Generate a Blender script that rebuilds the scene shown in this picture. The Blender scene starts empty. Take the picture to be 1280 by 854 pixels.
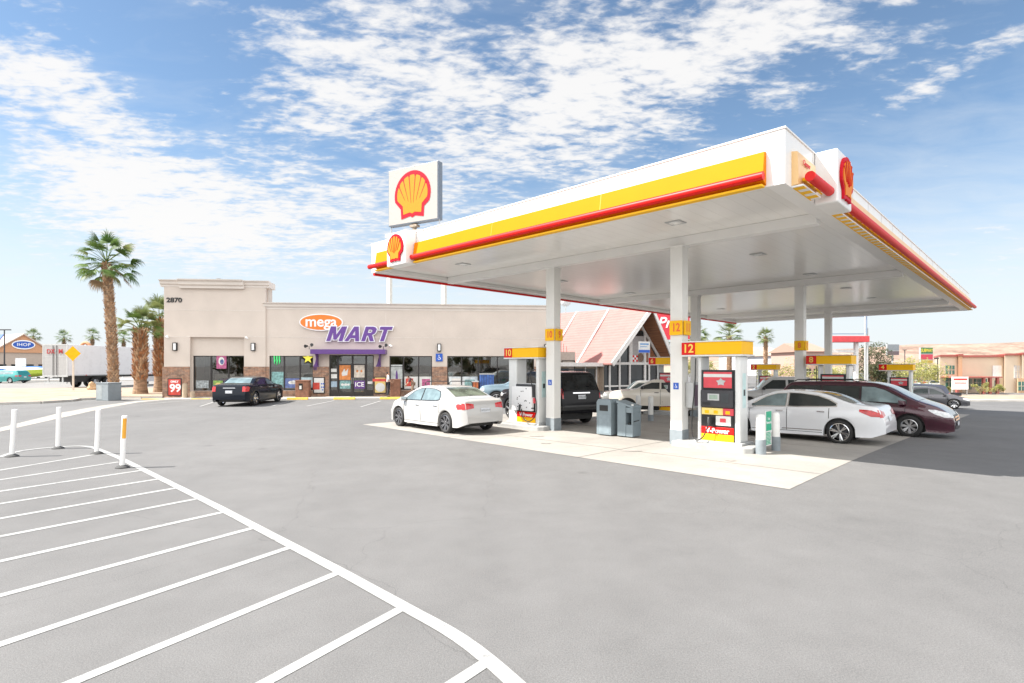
import bpy, bmesh, math, random
from mathutils import Vector, Matrix
from mathutils.bvhtree import BVHTree
R = math.radians
scene = bpy.context.scene
COL = scene.collection
random.seed(7)

# ------------------------------------------------------------------ camera
FPX, HZ, CAMH = 690.0, 457.5, 2.05
cam_d = bpy.data.cameras.new('camera'); cam = bpy.data.objects.new('camera', cam_d)
COL.objects.link(cam); scene.camera = cam
cam.location = (0, 0, CAMH); cam.rotation_euler = (R(90), 0, 0)
cam_d.sensor_width = 36; cam_d.lens = FPX/1280*36
cam_d.shift_y = (HZ-427)/1280
cam_d.clip_start = .05; cam_d.clip_end = 12000

# ------------------------------------------------------------------ world
SUN_EL, SUN_AZ = 49.0, -97.0      # azimuth of the sun measured from +Y towards +X
sdir = Vector((math.sin(R(SUN_AZ))*math.cos(R(SUN_EL)), math.cos(R(SUN_AZ))*math.cos(R(SUN_EL)), math.sin(R(SUN_EL))))
world = bpy.data.worlds.new('World'); scene.world = world; world.use_nodes = True
wn, wl = world.node_tree.nodes, world.node_tree.links
wn.clear()
def N(t, **k):
    n = wn.new(t)
    for a, b in k.items(): setattr(n, a, b)
    return n
def wmath(op, a, b=None, c=None, clamp=False):
    n = N('ShaderNodeMath', operation=op, use_clamp=clamp)
    for i, v in enumerate((a, b, c)):
        if v is None: continue
        if isinstance(v, (int, float)): n.inputs[i].default_value = v
        else: wl.new(v, n.inputs[i])
    return n.outputs[0]
wout = N('ShaderNodeOutputWorld'); bg = N('ShaderNodeBackground')
sky = N('ShaderNodeTexSky', sky_type='NISHITA', sun_disc=False)
sky.sun_elevation = R(SUN_EL); sky.sun_rotation = R(SUN_AZ)
sky.altitude = 800; sky.air_density = 1.0; sky.dust_density = .4; sky.ozone_density = 1.0
SKY_STR = 0.05
bg.inputs[1].default_value = SKY_STR
tc = N('ShaderNodeTexCoord'); sep = N('ShaderNodeSeparateXYZ'); wl.new(tc.outputs['Generated'], sep.inputs[0])
sx, sy_, sz = sep.outputs
az = wmath('ARCTAN2', sx, sy_); el = wmath('ARCSINE', wmath('MINIMUM', wmath('MAXIMUM', sz, -1.0), 1.0))
zc = wmath('MAXIMUM', sz, 0.02)
comb = N('ShaderNodeCombineXYZ')
zc2 = wmath('ADD', zc, 0.10)
wl.new(wmath('DIVIDE', sx, zc2), comb.inputs[0]); wl.new(wmath('DIVIDE', sy_, zc2), comb.inputs[1])
def wnoise(scale, detail, rough, rot=0, stretch=(1, 1), dist=0):
    mp = N('ShaderNodeMapping'); wl.new(comb.outputs[0], mp.inputs[0])
    mp.inputs['Rotation'].default_value = (0, 0, R(rot)); mp.inputs['Scale'].default_value = (stretch[0], stretch[1], 1)
    n = N('ShaderNodeTexNoise'); n.inputs['Scale'].default_value = scale; n.inputs['Detail'].default_value = detail
    n.inputs['Roughness'].default_value = rough; n.inputs['Distortion'].default_value = dist
    wl.new(mp.outputs[0], n.inputs['Vector']); return n.outputs[0]
puffs = wnoise(17, 5, .58, -25, (1, 1.7), .25)
mids = wnoise(6, 3, .5, 10, (1, 1.4), .3)
veil = wnoise(3.2, 5, .6, 35, (1, 2.0), .5)
big = wnoise(1.4, 4, .55, 30, (1, 1.3), .2)
def blob(px, py, rx, ry, rot, w):
    d = Vector(((px-640)/FPX, 1, (HZ-py)/FPX)).normalized()
    a0, e0 = math.atan2(d.x, d.y), math.asin(d.z)
    k = d.y; rx, ry = rx/FPX*k*k, ry/FPX*k
    da, de = wmath('SUBTRACT', az, a0), wmath('SUBTRACT', el, e0)
    c, s = math.cos(R(rot)), math.sin(R(rot))
    u = wmath('DIVIDE', wmath('ADD', wmath('MULTIPLY', da, c), wmath('MULTIPLY', de, s)), rx)
    v = wmath('DIVIDE', wmath('SUBTRACT', wmath('MULTIPLY', de, c), wmath('MULTIPLY', da, s)), ry)
    q = wmath('ADD', wmath('MULTIPLY', u, u), wmath('MULTIPLY', v, v))
    return wmath('MULTIPLY', wmath('POWER', 2.718, wmath('MULTIPLY', q, -1.0)), w)
BL = [(760, 70, 420, 120, 0, .62), (540, 210, 210, 120, -12, .50), (400, 60, 150, 90, 0, .40), (1000, 30, 260, 70, 8, .35), (720, 160, 110, 60, 20, .25), (900, 80, 120, 60, 0, .15),
      (150, 210, 260, 70, -27, .62), (40, 80, 170, 50, -25, .40), (330, 270, 220, 70, -5, .50), (90, 280, 260, 60, 0, .35), (1180, 95, 130, 17, 18, .62),
      (1150, 284, 40, 7, 12, .50), (1230, 290, 50, 8, 8, .48), (1180, 208, 40, 6, 0, .40), (1250, 340, 120, 30, 0, .2), (70, 5, 90, 18, 0, .5),
      (215, 60, 80, 60, 0, -.55), (640, 20, 60, 18, 10, -.3), (930, 110, 70, 20, 20, -.2), (440, 190, 50, 25, 10, -.25), (300, 90, 40, 40, 0, -.2), (1140, 210, 170, 75, 0, -.5), (60, 150, 90, 15, -25, -.15), (640, 250, 60, 40, 0, -.1), (820, 55, 60, 18, 0, -.25), (600, 25, 40, 14, 20, -.25)]
msk = None
for b in BL:
    o = blob(*b); msk = o if msk is None else wmath('ADD', msk, o)
t = wmath('ADD', wmath('MULTIPLY', puffs, 0.80), wmath('MULTIPLY', veil, 0.75))
t = wmath('ADD', wmath('ADD', t, wmath('MULTIPLY', big, 0.35)), wmath('MULTIPLY', mids, .6))
dens = wmath('ADD', wmath('MULTIPLY', wmath('SUBTRACT', t, 1.43), 2.6), wmath('MULTIPLY', msk, 1.40))
mr = N('ShaderNodeMapRange', interpolation_type='SMOOTHERSTEP'); wl.new(dens, mr.inputs[0])
mr.inputs[1].default_value = -0.22; mr.inputs[2].default_value = .98; mr.inputs[3].default_value = 0; mr.inputs[4].default_value = .93
# pale air close to the horizon
hz = N('ShaderNodeMapRange', interpolation_type='SMOOTHSTEP'); wl.new(sz, hz.inputs[0])
hz.inputs[1].default_value = 0.0; hz.inputs[2].default_value = .42; hz.inputs[3].default_value = .95; hz.inputs[4].default_value = 0
lowf0 = N('ShaderNodeMapRange', interpolation_type='SMOOTHSTEP'); wl.new(sz, lowf0.inputs[0]); lowf0.inputs[1].default_value = .06; lowf0.inputs[2].default_value = .2
hv = wmath('ADD', hz.outputs[0], wmath('MULTIPLY', wmath('SUBTRACT', veil, .5), wmath('MULTIPLY', lowf0.outputs[0], 0.6)), clamp=True)
CLOUD = 5.2; BACK_FILL = 14.5
mixh = N('ShaderNodeMixRGB'); wl.new(hv, mixh.inputs[0]); tint = N('ShaderNodeMixRGB', blend_type='MULTIPLY'); tint.inputs[0].default_value = 1; tint.inputs[2].default_value = (.92, .97, .94, 1); wl.new(sky.outputs[0], tint.inputs[1]); wl.new(tint.outputs[0], mixh.inputs[1]); mixh.inputs[2].default_value = (4.5, 4.75, 4.95, 1)
mixc = N('ShaderNodeMixRGB'); lowf = N('ShaderNodeMapRange', interpolation_type='SMOOTHSTEP'); wl.new(sz, lowf.inputs[0]); lowf.inputs[1].default_value = .05; lowf.inputs[2].default_value = .20; wl.new(wmath('MULTIPLY', mr.outputs[0], lowf.outputs[0]), mixc.inputs[0]); wl.new(mixh.outputs[0], mixc.inputs[1]); mixc.inputs[2].default_value = (CLOUD, CLOUD*.985, CLOUD*.97, 1)
# unseen cloud field behind the camera, added and brightened to fill the shade
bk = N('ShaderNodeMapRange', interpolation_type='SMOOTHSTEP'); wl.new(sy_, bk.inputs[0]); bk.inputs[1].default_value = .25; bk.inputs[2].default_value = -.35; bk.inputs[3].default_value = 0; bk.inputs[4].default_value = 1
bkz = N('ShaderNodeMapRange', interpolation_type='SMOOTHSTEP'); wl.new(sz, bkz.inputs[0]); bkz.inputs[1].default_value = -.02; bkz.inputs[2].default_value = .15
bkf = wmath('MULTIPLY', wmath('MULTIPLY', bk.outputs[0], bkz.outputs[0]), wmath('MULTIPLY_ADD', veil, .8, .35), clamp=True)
mixb = N('ShaderNodeMixRGB'); wl.new(bkf, mixb.inputs[0]); wl.new(mixc.outputs[0], mixb.inputs[1]); mixb.inputs[2].default_value = (BACK_FILL, BACK_FILL*.985, BACK_FILL*.96, 1)
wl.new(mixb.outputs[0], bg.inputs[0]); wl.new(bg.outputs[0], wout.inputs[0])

sun_d = bpy.data.lights.new('sun', 'SUN'); sun = bpy.data.objects.new('sun', sun_d); COL.objects.link(sun)
sun_d.energy = 2.8; sun_d.angle = R(.6); sun_d.color = (1.0, .955, .89)
sun.rotation_euler = sdir.to_track_quat('Z', 'Y').to_euler()
sun.location = (-20, 0, 30)
vs = scene.view_settings
vs.view_transform = 'Standard'; vs.look = 'None'; vs.gamma = 1; vs.use_curve_mapping = False
vs.exposure = 1.95
scene.cycles.max_bounces = 8; scene.cycles.diffuse_bounces = 4; scene.cycles.transparent_max_bounces = 12
scene.cycles.use_denoising = True

# ------------------------------------------------------------------ layout frame
TH = R(45.8)
V2 = Vector((math.cos(TH), math.sin(TH))); U2 = Vector((-V2.y, V2.x))
A2 = Vector((4.85, 9.81)); CW, CL = 13.6, 31.5
def SQ(s, q): return A2 + V2*s + U2*q
def sstep(a, b, x):
    t = min(1, max(0, (x-a)/(b-a))); return t*t*(3-2*t)
def gz(x, y):
    d = Vector((x, y)) - A2
    s, q = d.dot(V2), d.dot(U2)
    k = 2.0
    sp = math.log(1+math.exp(max(-30, min(30, (s-3.5)/k))))*k if s < 50 else 46.5
    z = -0.0245*min(sp, 46.5)
    return z*(1-sstep(12.5, 20.5, q))*(1-sstep(60, 160, s))
def G(px, py):
    Y = 10.0
    z = 0
    for _ in range(12):
        Y = (CAMH-z)*FPX/(py-HZ); z = gz((px-640)*Y/FPX, Y)
    return Vector(((px-640)*Y/FPX, Y, z))
def PX(px, Y, py=None, z=None):
    return Vector(((px-640)*Y/FPX, Y, CAMH+(HZ-py)*Y/FPX if py is not None else (z or 0)))

# ------------------------------------------------------------------ materials
MATS = {}
def mat(name, color, rough=.6, metal=0, var=.08, scale=6, bump=0, bscale=60, spec=.5, coat=0, detail=4, trans=0, speck=0, emit=0, color2=None, stretch=None):
    if name in MATS: return MATS[name]
    m = bpy.data.materials.new(name); m.use_nodes = True; MATS[name] = m
    n, l = m.node_tree.nodes, m.node_tree.links; p = n['Principled BSDF']
    c = tuple(color) + (1,)
    tcn = n.new('ShaderNodeTexCoord'); src = tcn.outputs['Object']
    if stretch:
        mp = n.new('ShaderNodeMapping'); l.new(src, mp.inputs[0]); mp.inputs['Scale'].default_value = stretch; src = mp.outputs[0]
    nz = n.new('ShaderNodeTexNoise'); nz.inputs['Scale'].default_value = scale; nz.inputs['Detail'].default_value = detail
    l.new(src, nz.inputs['Vector'])
    ramp = n.new('ShaderNodeValToRGB'); l.new(nz.outputs[0], ramp.inputs[0])
    lo = tuple(max(0, x*(1-var)) for x in color)+(1,); hi = (tuple(color2) if color2 else tuple(min(1, x*(1+var)) for x in color))+(1,)
    ramp.color_ramp.elements[0].position = .35; ramp.color_ramp.elements[1].position = .65
    ramp.color_ramp.elements[0].color = lo; ramp.color_ramp.elements[1].color = hi
    out = ramp.outputs[0]
    if speck:
        n2 = n.new('ShaderNodeTexNoise'); n2.inputs['Scale'].default_value = bscale; n2.inputs['Detail'].default_value = 2; l.new(src, n2.inputs['Vector'])
        mx = n.new('ShaderNodeMixRGB'); mx.blend_type = 'OVERLAY'; mx.inputs[0].default_value = speck
        l.new(out, mx.inputs[1]); l.new(n2.outputs[0], mx.inputs[2]); out = mx.outputs[0]
    l.new(out, p.inputs['Base Color'])
    p.inputs['Roughness'].default_value = rough; p.inputs['Metallic'].default_value = metal
    p.inputs['Specular IOR Level'].default_value = spec; p.inputs['Coat Weight'].default_value = coat; p.inputs['Coat Roughness'].default_value = .04
    if trans: p.inputs['Transmission Weight'].default_value = trans
    if emit: p.inputs['Emission Color'].default_value = c; p.inputs['Emission Strength'].default_value = emit
    if bump:
        nb = n.new('ShaderNodeTexNoise'); nb.inputs['Scale'].default_value = bscale; nb.inputs['Detail'].default_value = 3
        l.new(src, nb.inputs['Vector']); b = n.new('ShaderNodeBump'); b.inputs['Strength'].default_value = bump; b.inputs['Distance'].default_value = .01
        l.new(nb.outputs[0], b.inputs['Height']); l.new(b.outputs[0], p.inputs['Normal'])
    return m
def mnode(m):
    return m.node_tree.nodes, m.node_tree.links, m.node_tree.nodes['Principled BSDF']

def asphalt_mat():
    m = mat('asphalt', (.140, .138, .136), .82, var=.05, scale=.25, spec=.35)
    n, l, p = mnode(m)
    tcn = [x for x in n if x.type == 'TEX_COORD'][0]
    geo = tcn.outputs['Object']
    def nz(s, d, r=.5, st=(1, 1, 1)):
        mp = n.new('ShaderNodeMapping'); l.new(geo, mp.inputs[0]); mp.inputs['Scale'].default_value = st
        q = n.new('ShaderNodeTexNoise'); q.inputs['Scale'].default_value = s; q.inputs['Detail'].default_value = d; q.inputs['Roughness'].default_value = r
        l.new(mp.outputs[0], q.inputs['Vector']); return q.outputs[0]
    def mapr(o, a, b, c, d):
        q = n.new('ShaderNodeMapRange'); l.new(o, q.inputs[0])
        for i, v in enumerate((a, b, c, d)): q.inputs[i+1].default_value = v
        return q.outputs[0]
    def mul(a, b):
        q = n.new('ShaderNodeMath'); q.operation = 'MULTIPLY'
        l.new(a, q.inputs[0]); l.new(b, q.inputs[1]); return q.outputs[0]
    large = mapr(nz(.18, 5, .6), .3, .7, .93, 1.07)
    mid = mapr(nz(1.6, 4, .65), .3, .7, .93, 1.07)
    grain = mapr(nz(75, 3, .75), .25, .75, .70, 1.32)
    grit = mapr(nz(210, 1, .5), .3, .7, .8, 1.22)
    trk = mapr(nz(.5, 3, .6, (1, .12, 1)), .35, .65, .95, 1.05)
    # oil drips and tar spots
    vo = n.new('ShaderNodeTexVoronoi'); vo.inputs['Scale'].default_value = .55; l.new(geo, vo.inputs['Vector'])
    sp = mapr(vo.outputs['Distance'], .02, .09, .72, 1.0)
    # hairline cracks
    v2 = n.new('ShaderNodeTexVoronoi'); v2.feature = 'DISTANCE_TO_EDGE'; v2.inputs['Scale'].default_value = .22
    ds = n.new('ShaderNodeMixRGB'); ds.blend_type = 'ADD'; ds.inputs[0].default_value = .6
    n3 = n.new('ShaderNodeTexNoise'); n3.inputs['Scale'].default_value = 1.4; n3.inputs['Detail'].default_value = 5; l.new(geo, n3.inputs['Vector'])
    l.new(geo, ds.inputs[1]); l.new(n3.outputs['Color'], ds.inputs[2]); l.new(ds.outputs[0], v2.inputs['Vector'])
    ck = mapr(v2.outputs['Distance'], 0, .0022, .80, 1.0)
    f = mul(mul(mul(large, mid), mul(grain, grit)), mul(mul(trk, sp), ck))
    old = p.inputs['Base Color'].links[0].from_socket
    vm = n.new('ShaderNodeVectorMath'); vm.operation = 'SCALE'; l.new(old, vm.inputs[0]); l.new(f, vm.inputs['Scale'])
    l.new(vm.outputs[0], p.inputs['Base Color'])
    b = n.new('ShaderNodeBump'); b.inputs['Strength'].default_value = .55; b.inputs['Distance'].default_value = .006
    l.new(grain, b.inputs['Height']); l.new(b.outputs[0], p.inputs['Normal'])
    return m
def worn(m, scale, lo, hi, amt, col):
    """mixes a second colour in irregular worn patches"""
    n, l, p = mnode(m)
    tcn = [x for x in n if x.type == 'TEX_COORD'][0]
    q = n.new('ShaderNodeTexNoise'); q.inputs['Scale'].default_value = scale; q.inputs['Detail'].default_value = 7; q.inputs['Roughness'].default_value = .7
    l.new(tcn.outputs['Object'], q.inputs['Vector'])
    r = n.new('ShaderNodeMapRange'); l.new(q.outputs[0], r.inputs[0]); r.inputs[1].default_value = lo; r.inputs[2].default_value = hi; r.inputs[3].default_value = 0; r.inputs[4].default_value = amt
    mx = n.new('ShaderNodeMixRGB'); l.new(r.outputs[0], mx.inputs[0]); l.new(p.inputs['Base Color'].links[0].from_socket, mx.inputs[1]); mx.inputs[2].default_value = tuple(col)+(1,)
    l.new(mx.outputs[0], p.inputs['Base Color'])
    return m
M_asph = asphalt_mat()
M_conc = worn(mat('pad_concrete', (.31, .29, .262), .8, var=.10, scale=.5, bump=.3, bscale=90, speck=.3), 1.3, .46, .72, .7, (.235, .22, .205))
M_conc2 = worn(mat('kerb_concrete', (.42, .40, .37), .85, var=.12, scale=1.5, bump=.3, bscale=40), 3, .5, .7, .5, (.28, .26, .24))
M_paint = worn(mat('white_road_paint', (.36, .36, .35), .6, var=.07, scale=1.6, bump=.3, bscale=110), 7, .55, .68, .9, (.165, .165, .163))
M_stripe = worn(mat('faded_stripe', (.45, .44, .42), .7, var=.05), 9, .42, .66, .8, (.17, .165, .16))
M_dirt = mat('desert_dirt', (.33, .255, .19), .95, var=.18, scale=.8, bump=.6, bscale=12, speck=.35)
M_white = mat('white_panel', (.78, .77, .75), .38, var=.02, scale=2)
M_colw = worn(mat('column_white', (.74, .73, .70), .45, var=.03, scale=2), 6, .6, .8, .4, (.5, .47, .42))
M_yel_sun = mat('sunlit_yellow_plastic', (.76, .215, .001), .6, var=.02, scale=2, spec=.08)  # yellow deepened in the colour for the sunlit canopy band
M_yel_shade = mat('shade_yellow_plastic', (.90, .49, .01), .45, var=.02, scale=2, spec=.2)  # lighter copy of the canopy yellow for parts standing in shade
M_yellow2 = mat('yellow_translucent', (.80, .52, .24), .35, var=.03)
M_red = mat('red_plastic', (.66, .010, .008), .42, var=.03, spec=.25)
M_black = mat('black_plastic', (.02, .02, .02), .45, var=.2)
M_dark = mat('dark_grey', (.035, .035, .04), .5, var=.12)
M_grey = mat('grey_paint', (.22, .25, .27), .5, var=.08)
M_lgrey = mat('light_grey_metal', (.45, .46, .46), .4, .2, var=.06)
M_steel = mat('steel', (.55, .55, .55), .3, 1, var=.08)
M_logo_red = mat('logo_red', (.55, .006, .02), .5, var=.02, spec=.15)
M_logo_yel = mat('logo_yellow', (.72, .21, .015), .5, var=.02, spec=.15)
M_txt_white = mat('white_lettering', (.85, .85, .85), .4, var=.01)
M_txt_blk = mat('black_lettering', (.02, .02, .02), .4, var=.01)
M_ykerb = worn(mat('yellow_kerb_paint', (.72, .48, .06), .7, var=.1, scale=3), 6, .5, .7, .5, (.45, .40, .33))
M_glass_store = None

# ------------------------------------------------------------------ mesh builder
class MB:
    def __init__(s): s.v = []; s.f = []; s.m = []
    def add(s, vs, fs, mi=0):
        o = len(s.v); s.v += [tuple(v) for v in vs]
        for f in fs: s.f.append(tuple(i+o for i in f)); s.m.append(mi)
        return s
    def box(s, x0, x1, y0, y1, z0, z1, mi=0, M=None):
        vs = [Vector(p) for p in ((x0,y0,z0),(x1,y0,z0),(x1,y1,z0),(x0,y1,z0),(x0,y0,z1),(x1,y0,z1),(x1,y1,z1),(x0,y1,z1))]
        if M: vs = [M @ p for p in vs]
        return s.add(vs, [(0,3,2,1),(4,5,6,7),(0,1,5,4),(1,2,6,5),(2,3,7,6),(3,0,4,7)], mi)
    def cyl(s, a, b, r0, r1=None, n=12, mi=0, caps=True):
        a, b = Vector(a), Vector(b); r1 = r0 if r1 is None else r1
        d = (b-a); q = d.to_track_quat('Z', 'Y') if d.length > 1e-9 else Matrix.Identity(3).to_quaternion()
        vs = []
        for c, r in ((a, r0), (b, r1)):
            for i in range(n):
                t = 2*math.pi*i/n; vs.append(c + q @ Vector((r*math.cos(t), r*math.sin(t), 0)))
        fs = [(i, (i+1) % n, n+(i+1) % n, n+i) for i in range(n)]
        if caps: fs += [tuple(range(n-1, -1, -1)), tuple(range(n, 2*n))]
        return s.add(vs, fs, mi)
    def tube(s, pts, r, n=8, mi=0):
        pts = [Vector(p) for p in pts]; rs = r if isinstance(r, (list, tuple)) else [r]*len(pts)
        vs = []; up = Vector((0, 0, 1))
        for i, p in enumerate(pts):
            d = (pts[min(i+1, len(pts)-1)]-pts[max(i-1, 0)]).normalized()
            a = d.cross(up)
            if a.length < 1e-3: a = d.cross(Vector((0, 1, 0)))
            a.normalize(); b = a.cross(d)
            for k in range(n):
                t = 2*math.pi*k/n; vs.append(p + (a*math.cos(t)+b*math.sin(t))*rs[i])
        fs = []
        for i in range(len(pts)-1):
            for k in range(n): fs.append((i*n+k, i*n+(k+1) % n, (i+1)*n+(k+1) % n, (i+1)*n+k))
        fs += [tuple(range(n-1, -1, -1)), tuple(range((len(pts)-1)*n, len(pts)*n))]
        return s.add(vs, fs, mi)
    def prism(s, poly, o, ax, ay, n, mi=0):
        """2-D polygon -> origin o, axes ax, ay, extruded along vector n"""
        o, ax, ay, n = Vector(o), Vector(ax), Vector(ay), Vector(n)
        k = len(poly); vs = [o+ax*p[0]+ay*p[1] for p in poly]+[o+ax*p[0]+ay*p[1]+n for p in poly]
        fs = [tuple(range(k-1, -1, -1)), tuple(range(k, 2*k))]+[(i, (i+1) % k, k+(i+1) % k, k+i) for i in range(k)]
        return s.add(vs, fs, mi)
    def lathe(s, prof, c=(0, 0, 0), axis='z', n=24, mi=0):
        c = Vector(c); vs = []
        for r, h in prof:
            for i in range(n):
                t = 2*math.pi*i/n; a, b = r*math.cos(t), r*math.sin(t)
                vs.append(c + (Vector((a, b, h)) if axis == 'z' else Vector((a, h, b)) if axis == 'y' else Vector((h, a, b))))
        fs = []
        for j in range(len(prof)-1):
            for i in range(n): fs.append((j*n+i, j*n+(i+1) % n, (j+1)*n+(i+1) % n, (j+1)*n+i))
        return s.add(vs, fs, mi)
    def build(s, name, mats, parent=None, smooth=False, bevel=0, loc=None, solid=0):
        me = bpy.data.meshes.new(name); me.from_pydata(s.v, [], s.f)
        mats = mats if isinstance(mats, (list, tuple)) else [mats]
        for m in mats: me.materials.append(m)
        me.polygons.foreach_set('material_index', s.m)
        bm = bmesh.new(); bm.from_mesh(me); bmesh.ops.recalc_face_normals(bm, faces=bm.faces)
        bm.to_mesh(me); bm.free()
        if smooth:
            me.polygons.foreach_set('use_smooth', [True]*len(me.polygons))
            me.set_sharp_from_angle(angle=R(38 if smooth is True else smooth))
        me.update()
        o = bpy.data.objects.new(name, me); COL.objects.link(o)
        if parent is not None: o.parent = parent
        if loc is not None: o.location = loc
        if bevel:
            b = o.modifiers.new('bevel', 'BEVEL'); b.width = bevel; b.segments = 2; b.limit_method = 'ANGLE'; b.angle_limit = R(40)
        return o
def empty(name, label, cat, loc=(0, 0, 0), rz=0, group=None):
    o = bpy.data.objects.new(name, None); COL.objects.link(o); o.empty_display_size = .2
    o.location = loc; o.rotation_euler = (0, 0, rz); o['label'] = label; o['category'] = cat
    if group: o['group'] = group
    return o
def tag(o, label, cat, group=None):
    o['label'] = label; o['category'] = cat
    if group: o['group'] = group
    return o
def struct(o): o['kind'] = 'structure'; return o
def copy_tree(o, parent=None):
    c = o.copy(); COL.objects.link(c)
    if parent: c.parent = parent
    for ch in list(o.children): copy_tree(ch, c)
    return c
def text(name, s, size, m, parent, loc, rot, extrude=.01, offset=0, shear=0, align='CENTER', sx=1, spacing=1):
    cu = bpy.data.curves.new(name, 'FONT'); cu.body = s; cu.size = size; cu.extrude = extrude; cu.offset = offset
    cu.shear = shear; cu.align_x = align; cu.align_y = 'CENTER'; cu.space_character = spacing; cu.resolution_u = 4
    t = bpy.data.objects.new(name, cu); COL.objects.link(t)
    dg = bpy.context.evaluated_depsgraph_get()
    me = bpy.data.meshes.new_from_object(t.evaluated_get(dg)); me.name = name
    bpy.data.objects.remove(t)
    me.materials.clear(); me.materials.append(m)
    o = bpy.data.objects.new(name, me); COL.objects.link(o)
    if parent is not None: o.parent = parent
    o.location = loc; o.rotation_euler = rot; o.scale = (sx, 1, 1)
    return o
def glyph_word(name, letters, size, m, parent, loc, extrude, offset, shear, gap):
    """block capitals from outlines (with counters), as one mesh"""
    GL = {'M': (1.08, [[(0, 0), (0, 1), (.34, 1), (.54, .42), (.74, 1), (1.08, 1), (1.08, 0), (.82, 0), (.82, .62), (.64, .10), (.44, .10), (.26, .62), (.26, 0)]]),
          'A': (1.0, [[(0, 0), (.35, 1), (.65, 1), (1.0, 0), (.73, 0), (.67, .20), (.33, .20), (.27, 0)], [(.40, .40), (.60, .40), (.50, .72)]]),
          'R': (.86, [[(0, 0), (0, 1), (.50, 1), (.68, .95), (.79, .83), (.80, .66), (.74, .52), (.60, .43), (.86, 0), (.58, 0), (.36, .38), (.26, .38), (.26, 0)], [(.26, .57), (.45, .57), (.53, .63), (.54, .72), (.46, .80), (.26, .80)]]),
          'T': (.84, [[(.29, 0), (.29, .79), (0, .79), (0, 1), (.84, 1), (.84, .79), (.55, .79), (.55, 0)]])}
    cu = bpy.data.curves.new(name, 'CURVE'); cu.dimensions = '2D'; cu.fill_mode = 'BOTH'; cu.extrude = extrude; cu.offset = offset
    tot = sum(GL[c][0] for c in letters)+gap*(len(letters)-1); x = -tot/2
    for c in letters:
        w, loops = GL[c]
        for lp_ in loops:
            sp = cu.splines.new('POLY'); sp.points.add(len(lp_)-1); sp.use_cyclic_u = True
            for i, (a, b) in enumerate(lp_): sp.points[i].co = ((x+a+shear*(b-.5))*size, (b-.5)*size, 0, 1)
        x += w+gap
    t = bpy.data.objects.new(name, cu); COL.objects.link(t)
    me = bpy.data.meshes.new_from_object(t.evaluated_get(bpy.context.evaluated_depsgraph_get())); me.name = name
    bpy.data.objects.remove(t); me.materials.clear(); me.materials.append(m)
    o = bpy.data.objects.new(name, me); COL.objects.link(o); o.parent = parent; o.location = loc; o.rotation_euler = (R(90), 0, 0); return o
def drape(name, poly, off, m, extra=None, step=1.0, lim=70, parent=None):
    """a flat sheet cut on the same 1 m lines as the ground and laid over it"""
    bm = bmesh.new(); vs = [bm.verts.new((p[0], p[1], 0)) for p in poly]; bm.faces.new(vs)
    xs = [p[0] for p in poly]; ys = [p[1] for p in poly]
    for a, (lo, hi) in enumerate(((min(xs), max(xs)), (min(ys), max(ys)))):
        k = math.floor(lo/step)+1
        while k*step < hi:
            if abs(k*step) < lim:
                co = (k*step, 0, 0) if a == 0 else (0, k*step, 0); no = (1, 0, 0) if a == 0 else (0, 1, 0)
                bmesh.ops.bisect_plane(bm, geom=bm.verts[:]+bm.edges[:]+bm.faces[:], plane_co=co, plane_no=no)
            k += 1
    for v in bm.verts: v.co.z = gz(v.co.x, v.co.y)+off
    for f in bm.faces:
        f.normal_update()
        if f.normal.z < 0: f.normal_flip()
    me = bpy.data.meshes.new(name); bm.to_mesh(me); bm.free(); me.materials.append(m)
    o = bpy.data.objects.new(name, me); COL.objects.link(o)
    return o

# ================================================================== GROUND
def ground():
    def lines(lo, hi):
        a = [float(i) for i in range(lo, hi+1)]
        st = 2.0; x = hi
        while x < 5000: x += st; st *= 1.35; a.append(x)
        st = 2.0; x = lo; b = []
        while x > -5000: x -= st; st *= 1.35; b.append(x)
        return b[::-1]+a
    xs, ys = lines(-30, 50), lines(-6, 66)
    vs = [(x, y, gz(x, y)) for y in ys for x in xs]; n = len(xs)
    fs = [(j*n+i, j*n+i+1, (j+1)*n+i+1, (j+1)*n+i) for j in range(len(ys)-1) for i in range(n-1)]
    mb = MB(); mb.add(vs, fs); return struct(mb.build('ground', M_asph, smooth=80))
ground()
# desert beyond the lot and beyond the streets
def sheet(name, pts, off, m): return struct(drape(name, pts, off, m))
# concrete forecourt slab, with saw-cut joints as thin dark sheets
P0, P1 = SQ(-2.3, -.85), SQ(-2.3, 12.9)
sheet('forecourt_slab', [SQ(-.62, -.27), SQ(28.8, -.27), SQ(28.8, 13.9), SQ(-.2, 13.9), SQ(-.22, 12.3)], .006, M_conc)
M_joint = mat('slab_joint', (.16, .15, .14), .9)
jm = []
for s in (1.2, 5.4, 8.5, 11.3, 15.4, 18.6, 21.8, 25): jm.append([SQ(s, -.25), SQ(s+.02, -.25), SQ(s+.02, 13.9), SQ(s, 13.9)])
for q in (4.2, 9): jm.append([SQ(-.5, q), SQ(28.8, q), SQ(28.8, q+.02), SQ(-.5, q+.02)])
for j in jm: sheet('slab_joint', j, .011, M_joint)
M_stain = worn(mat('old_spill', (.27, .25, .23), .6, var=.1), 2, .4, .6, .8, (.44, .41, .38))

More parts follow.
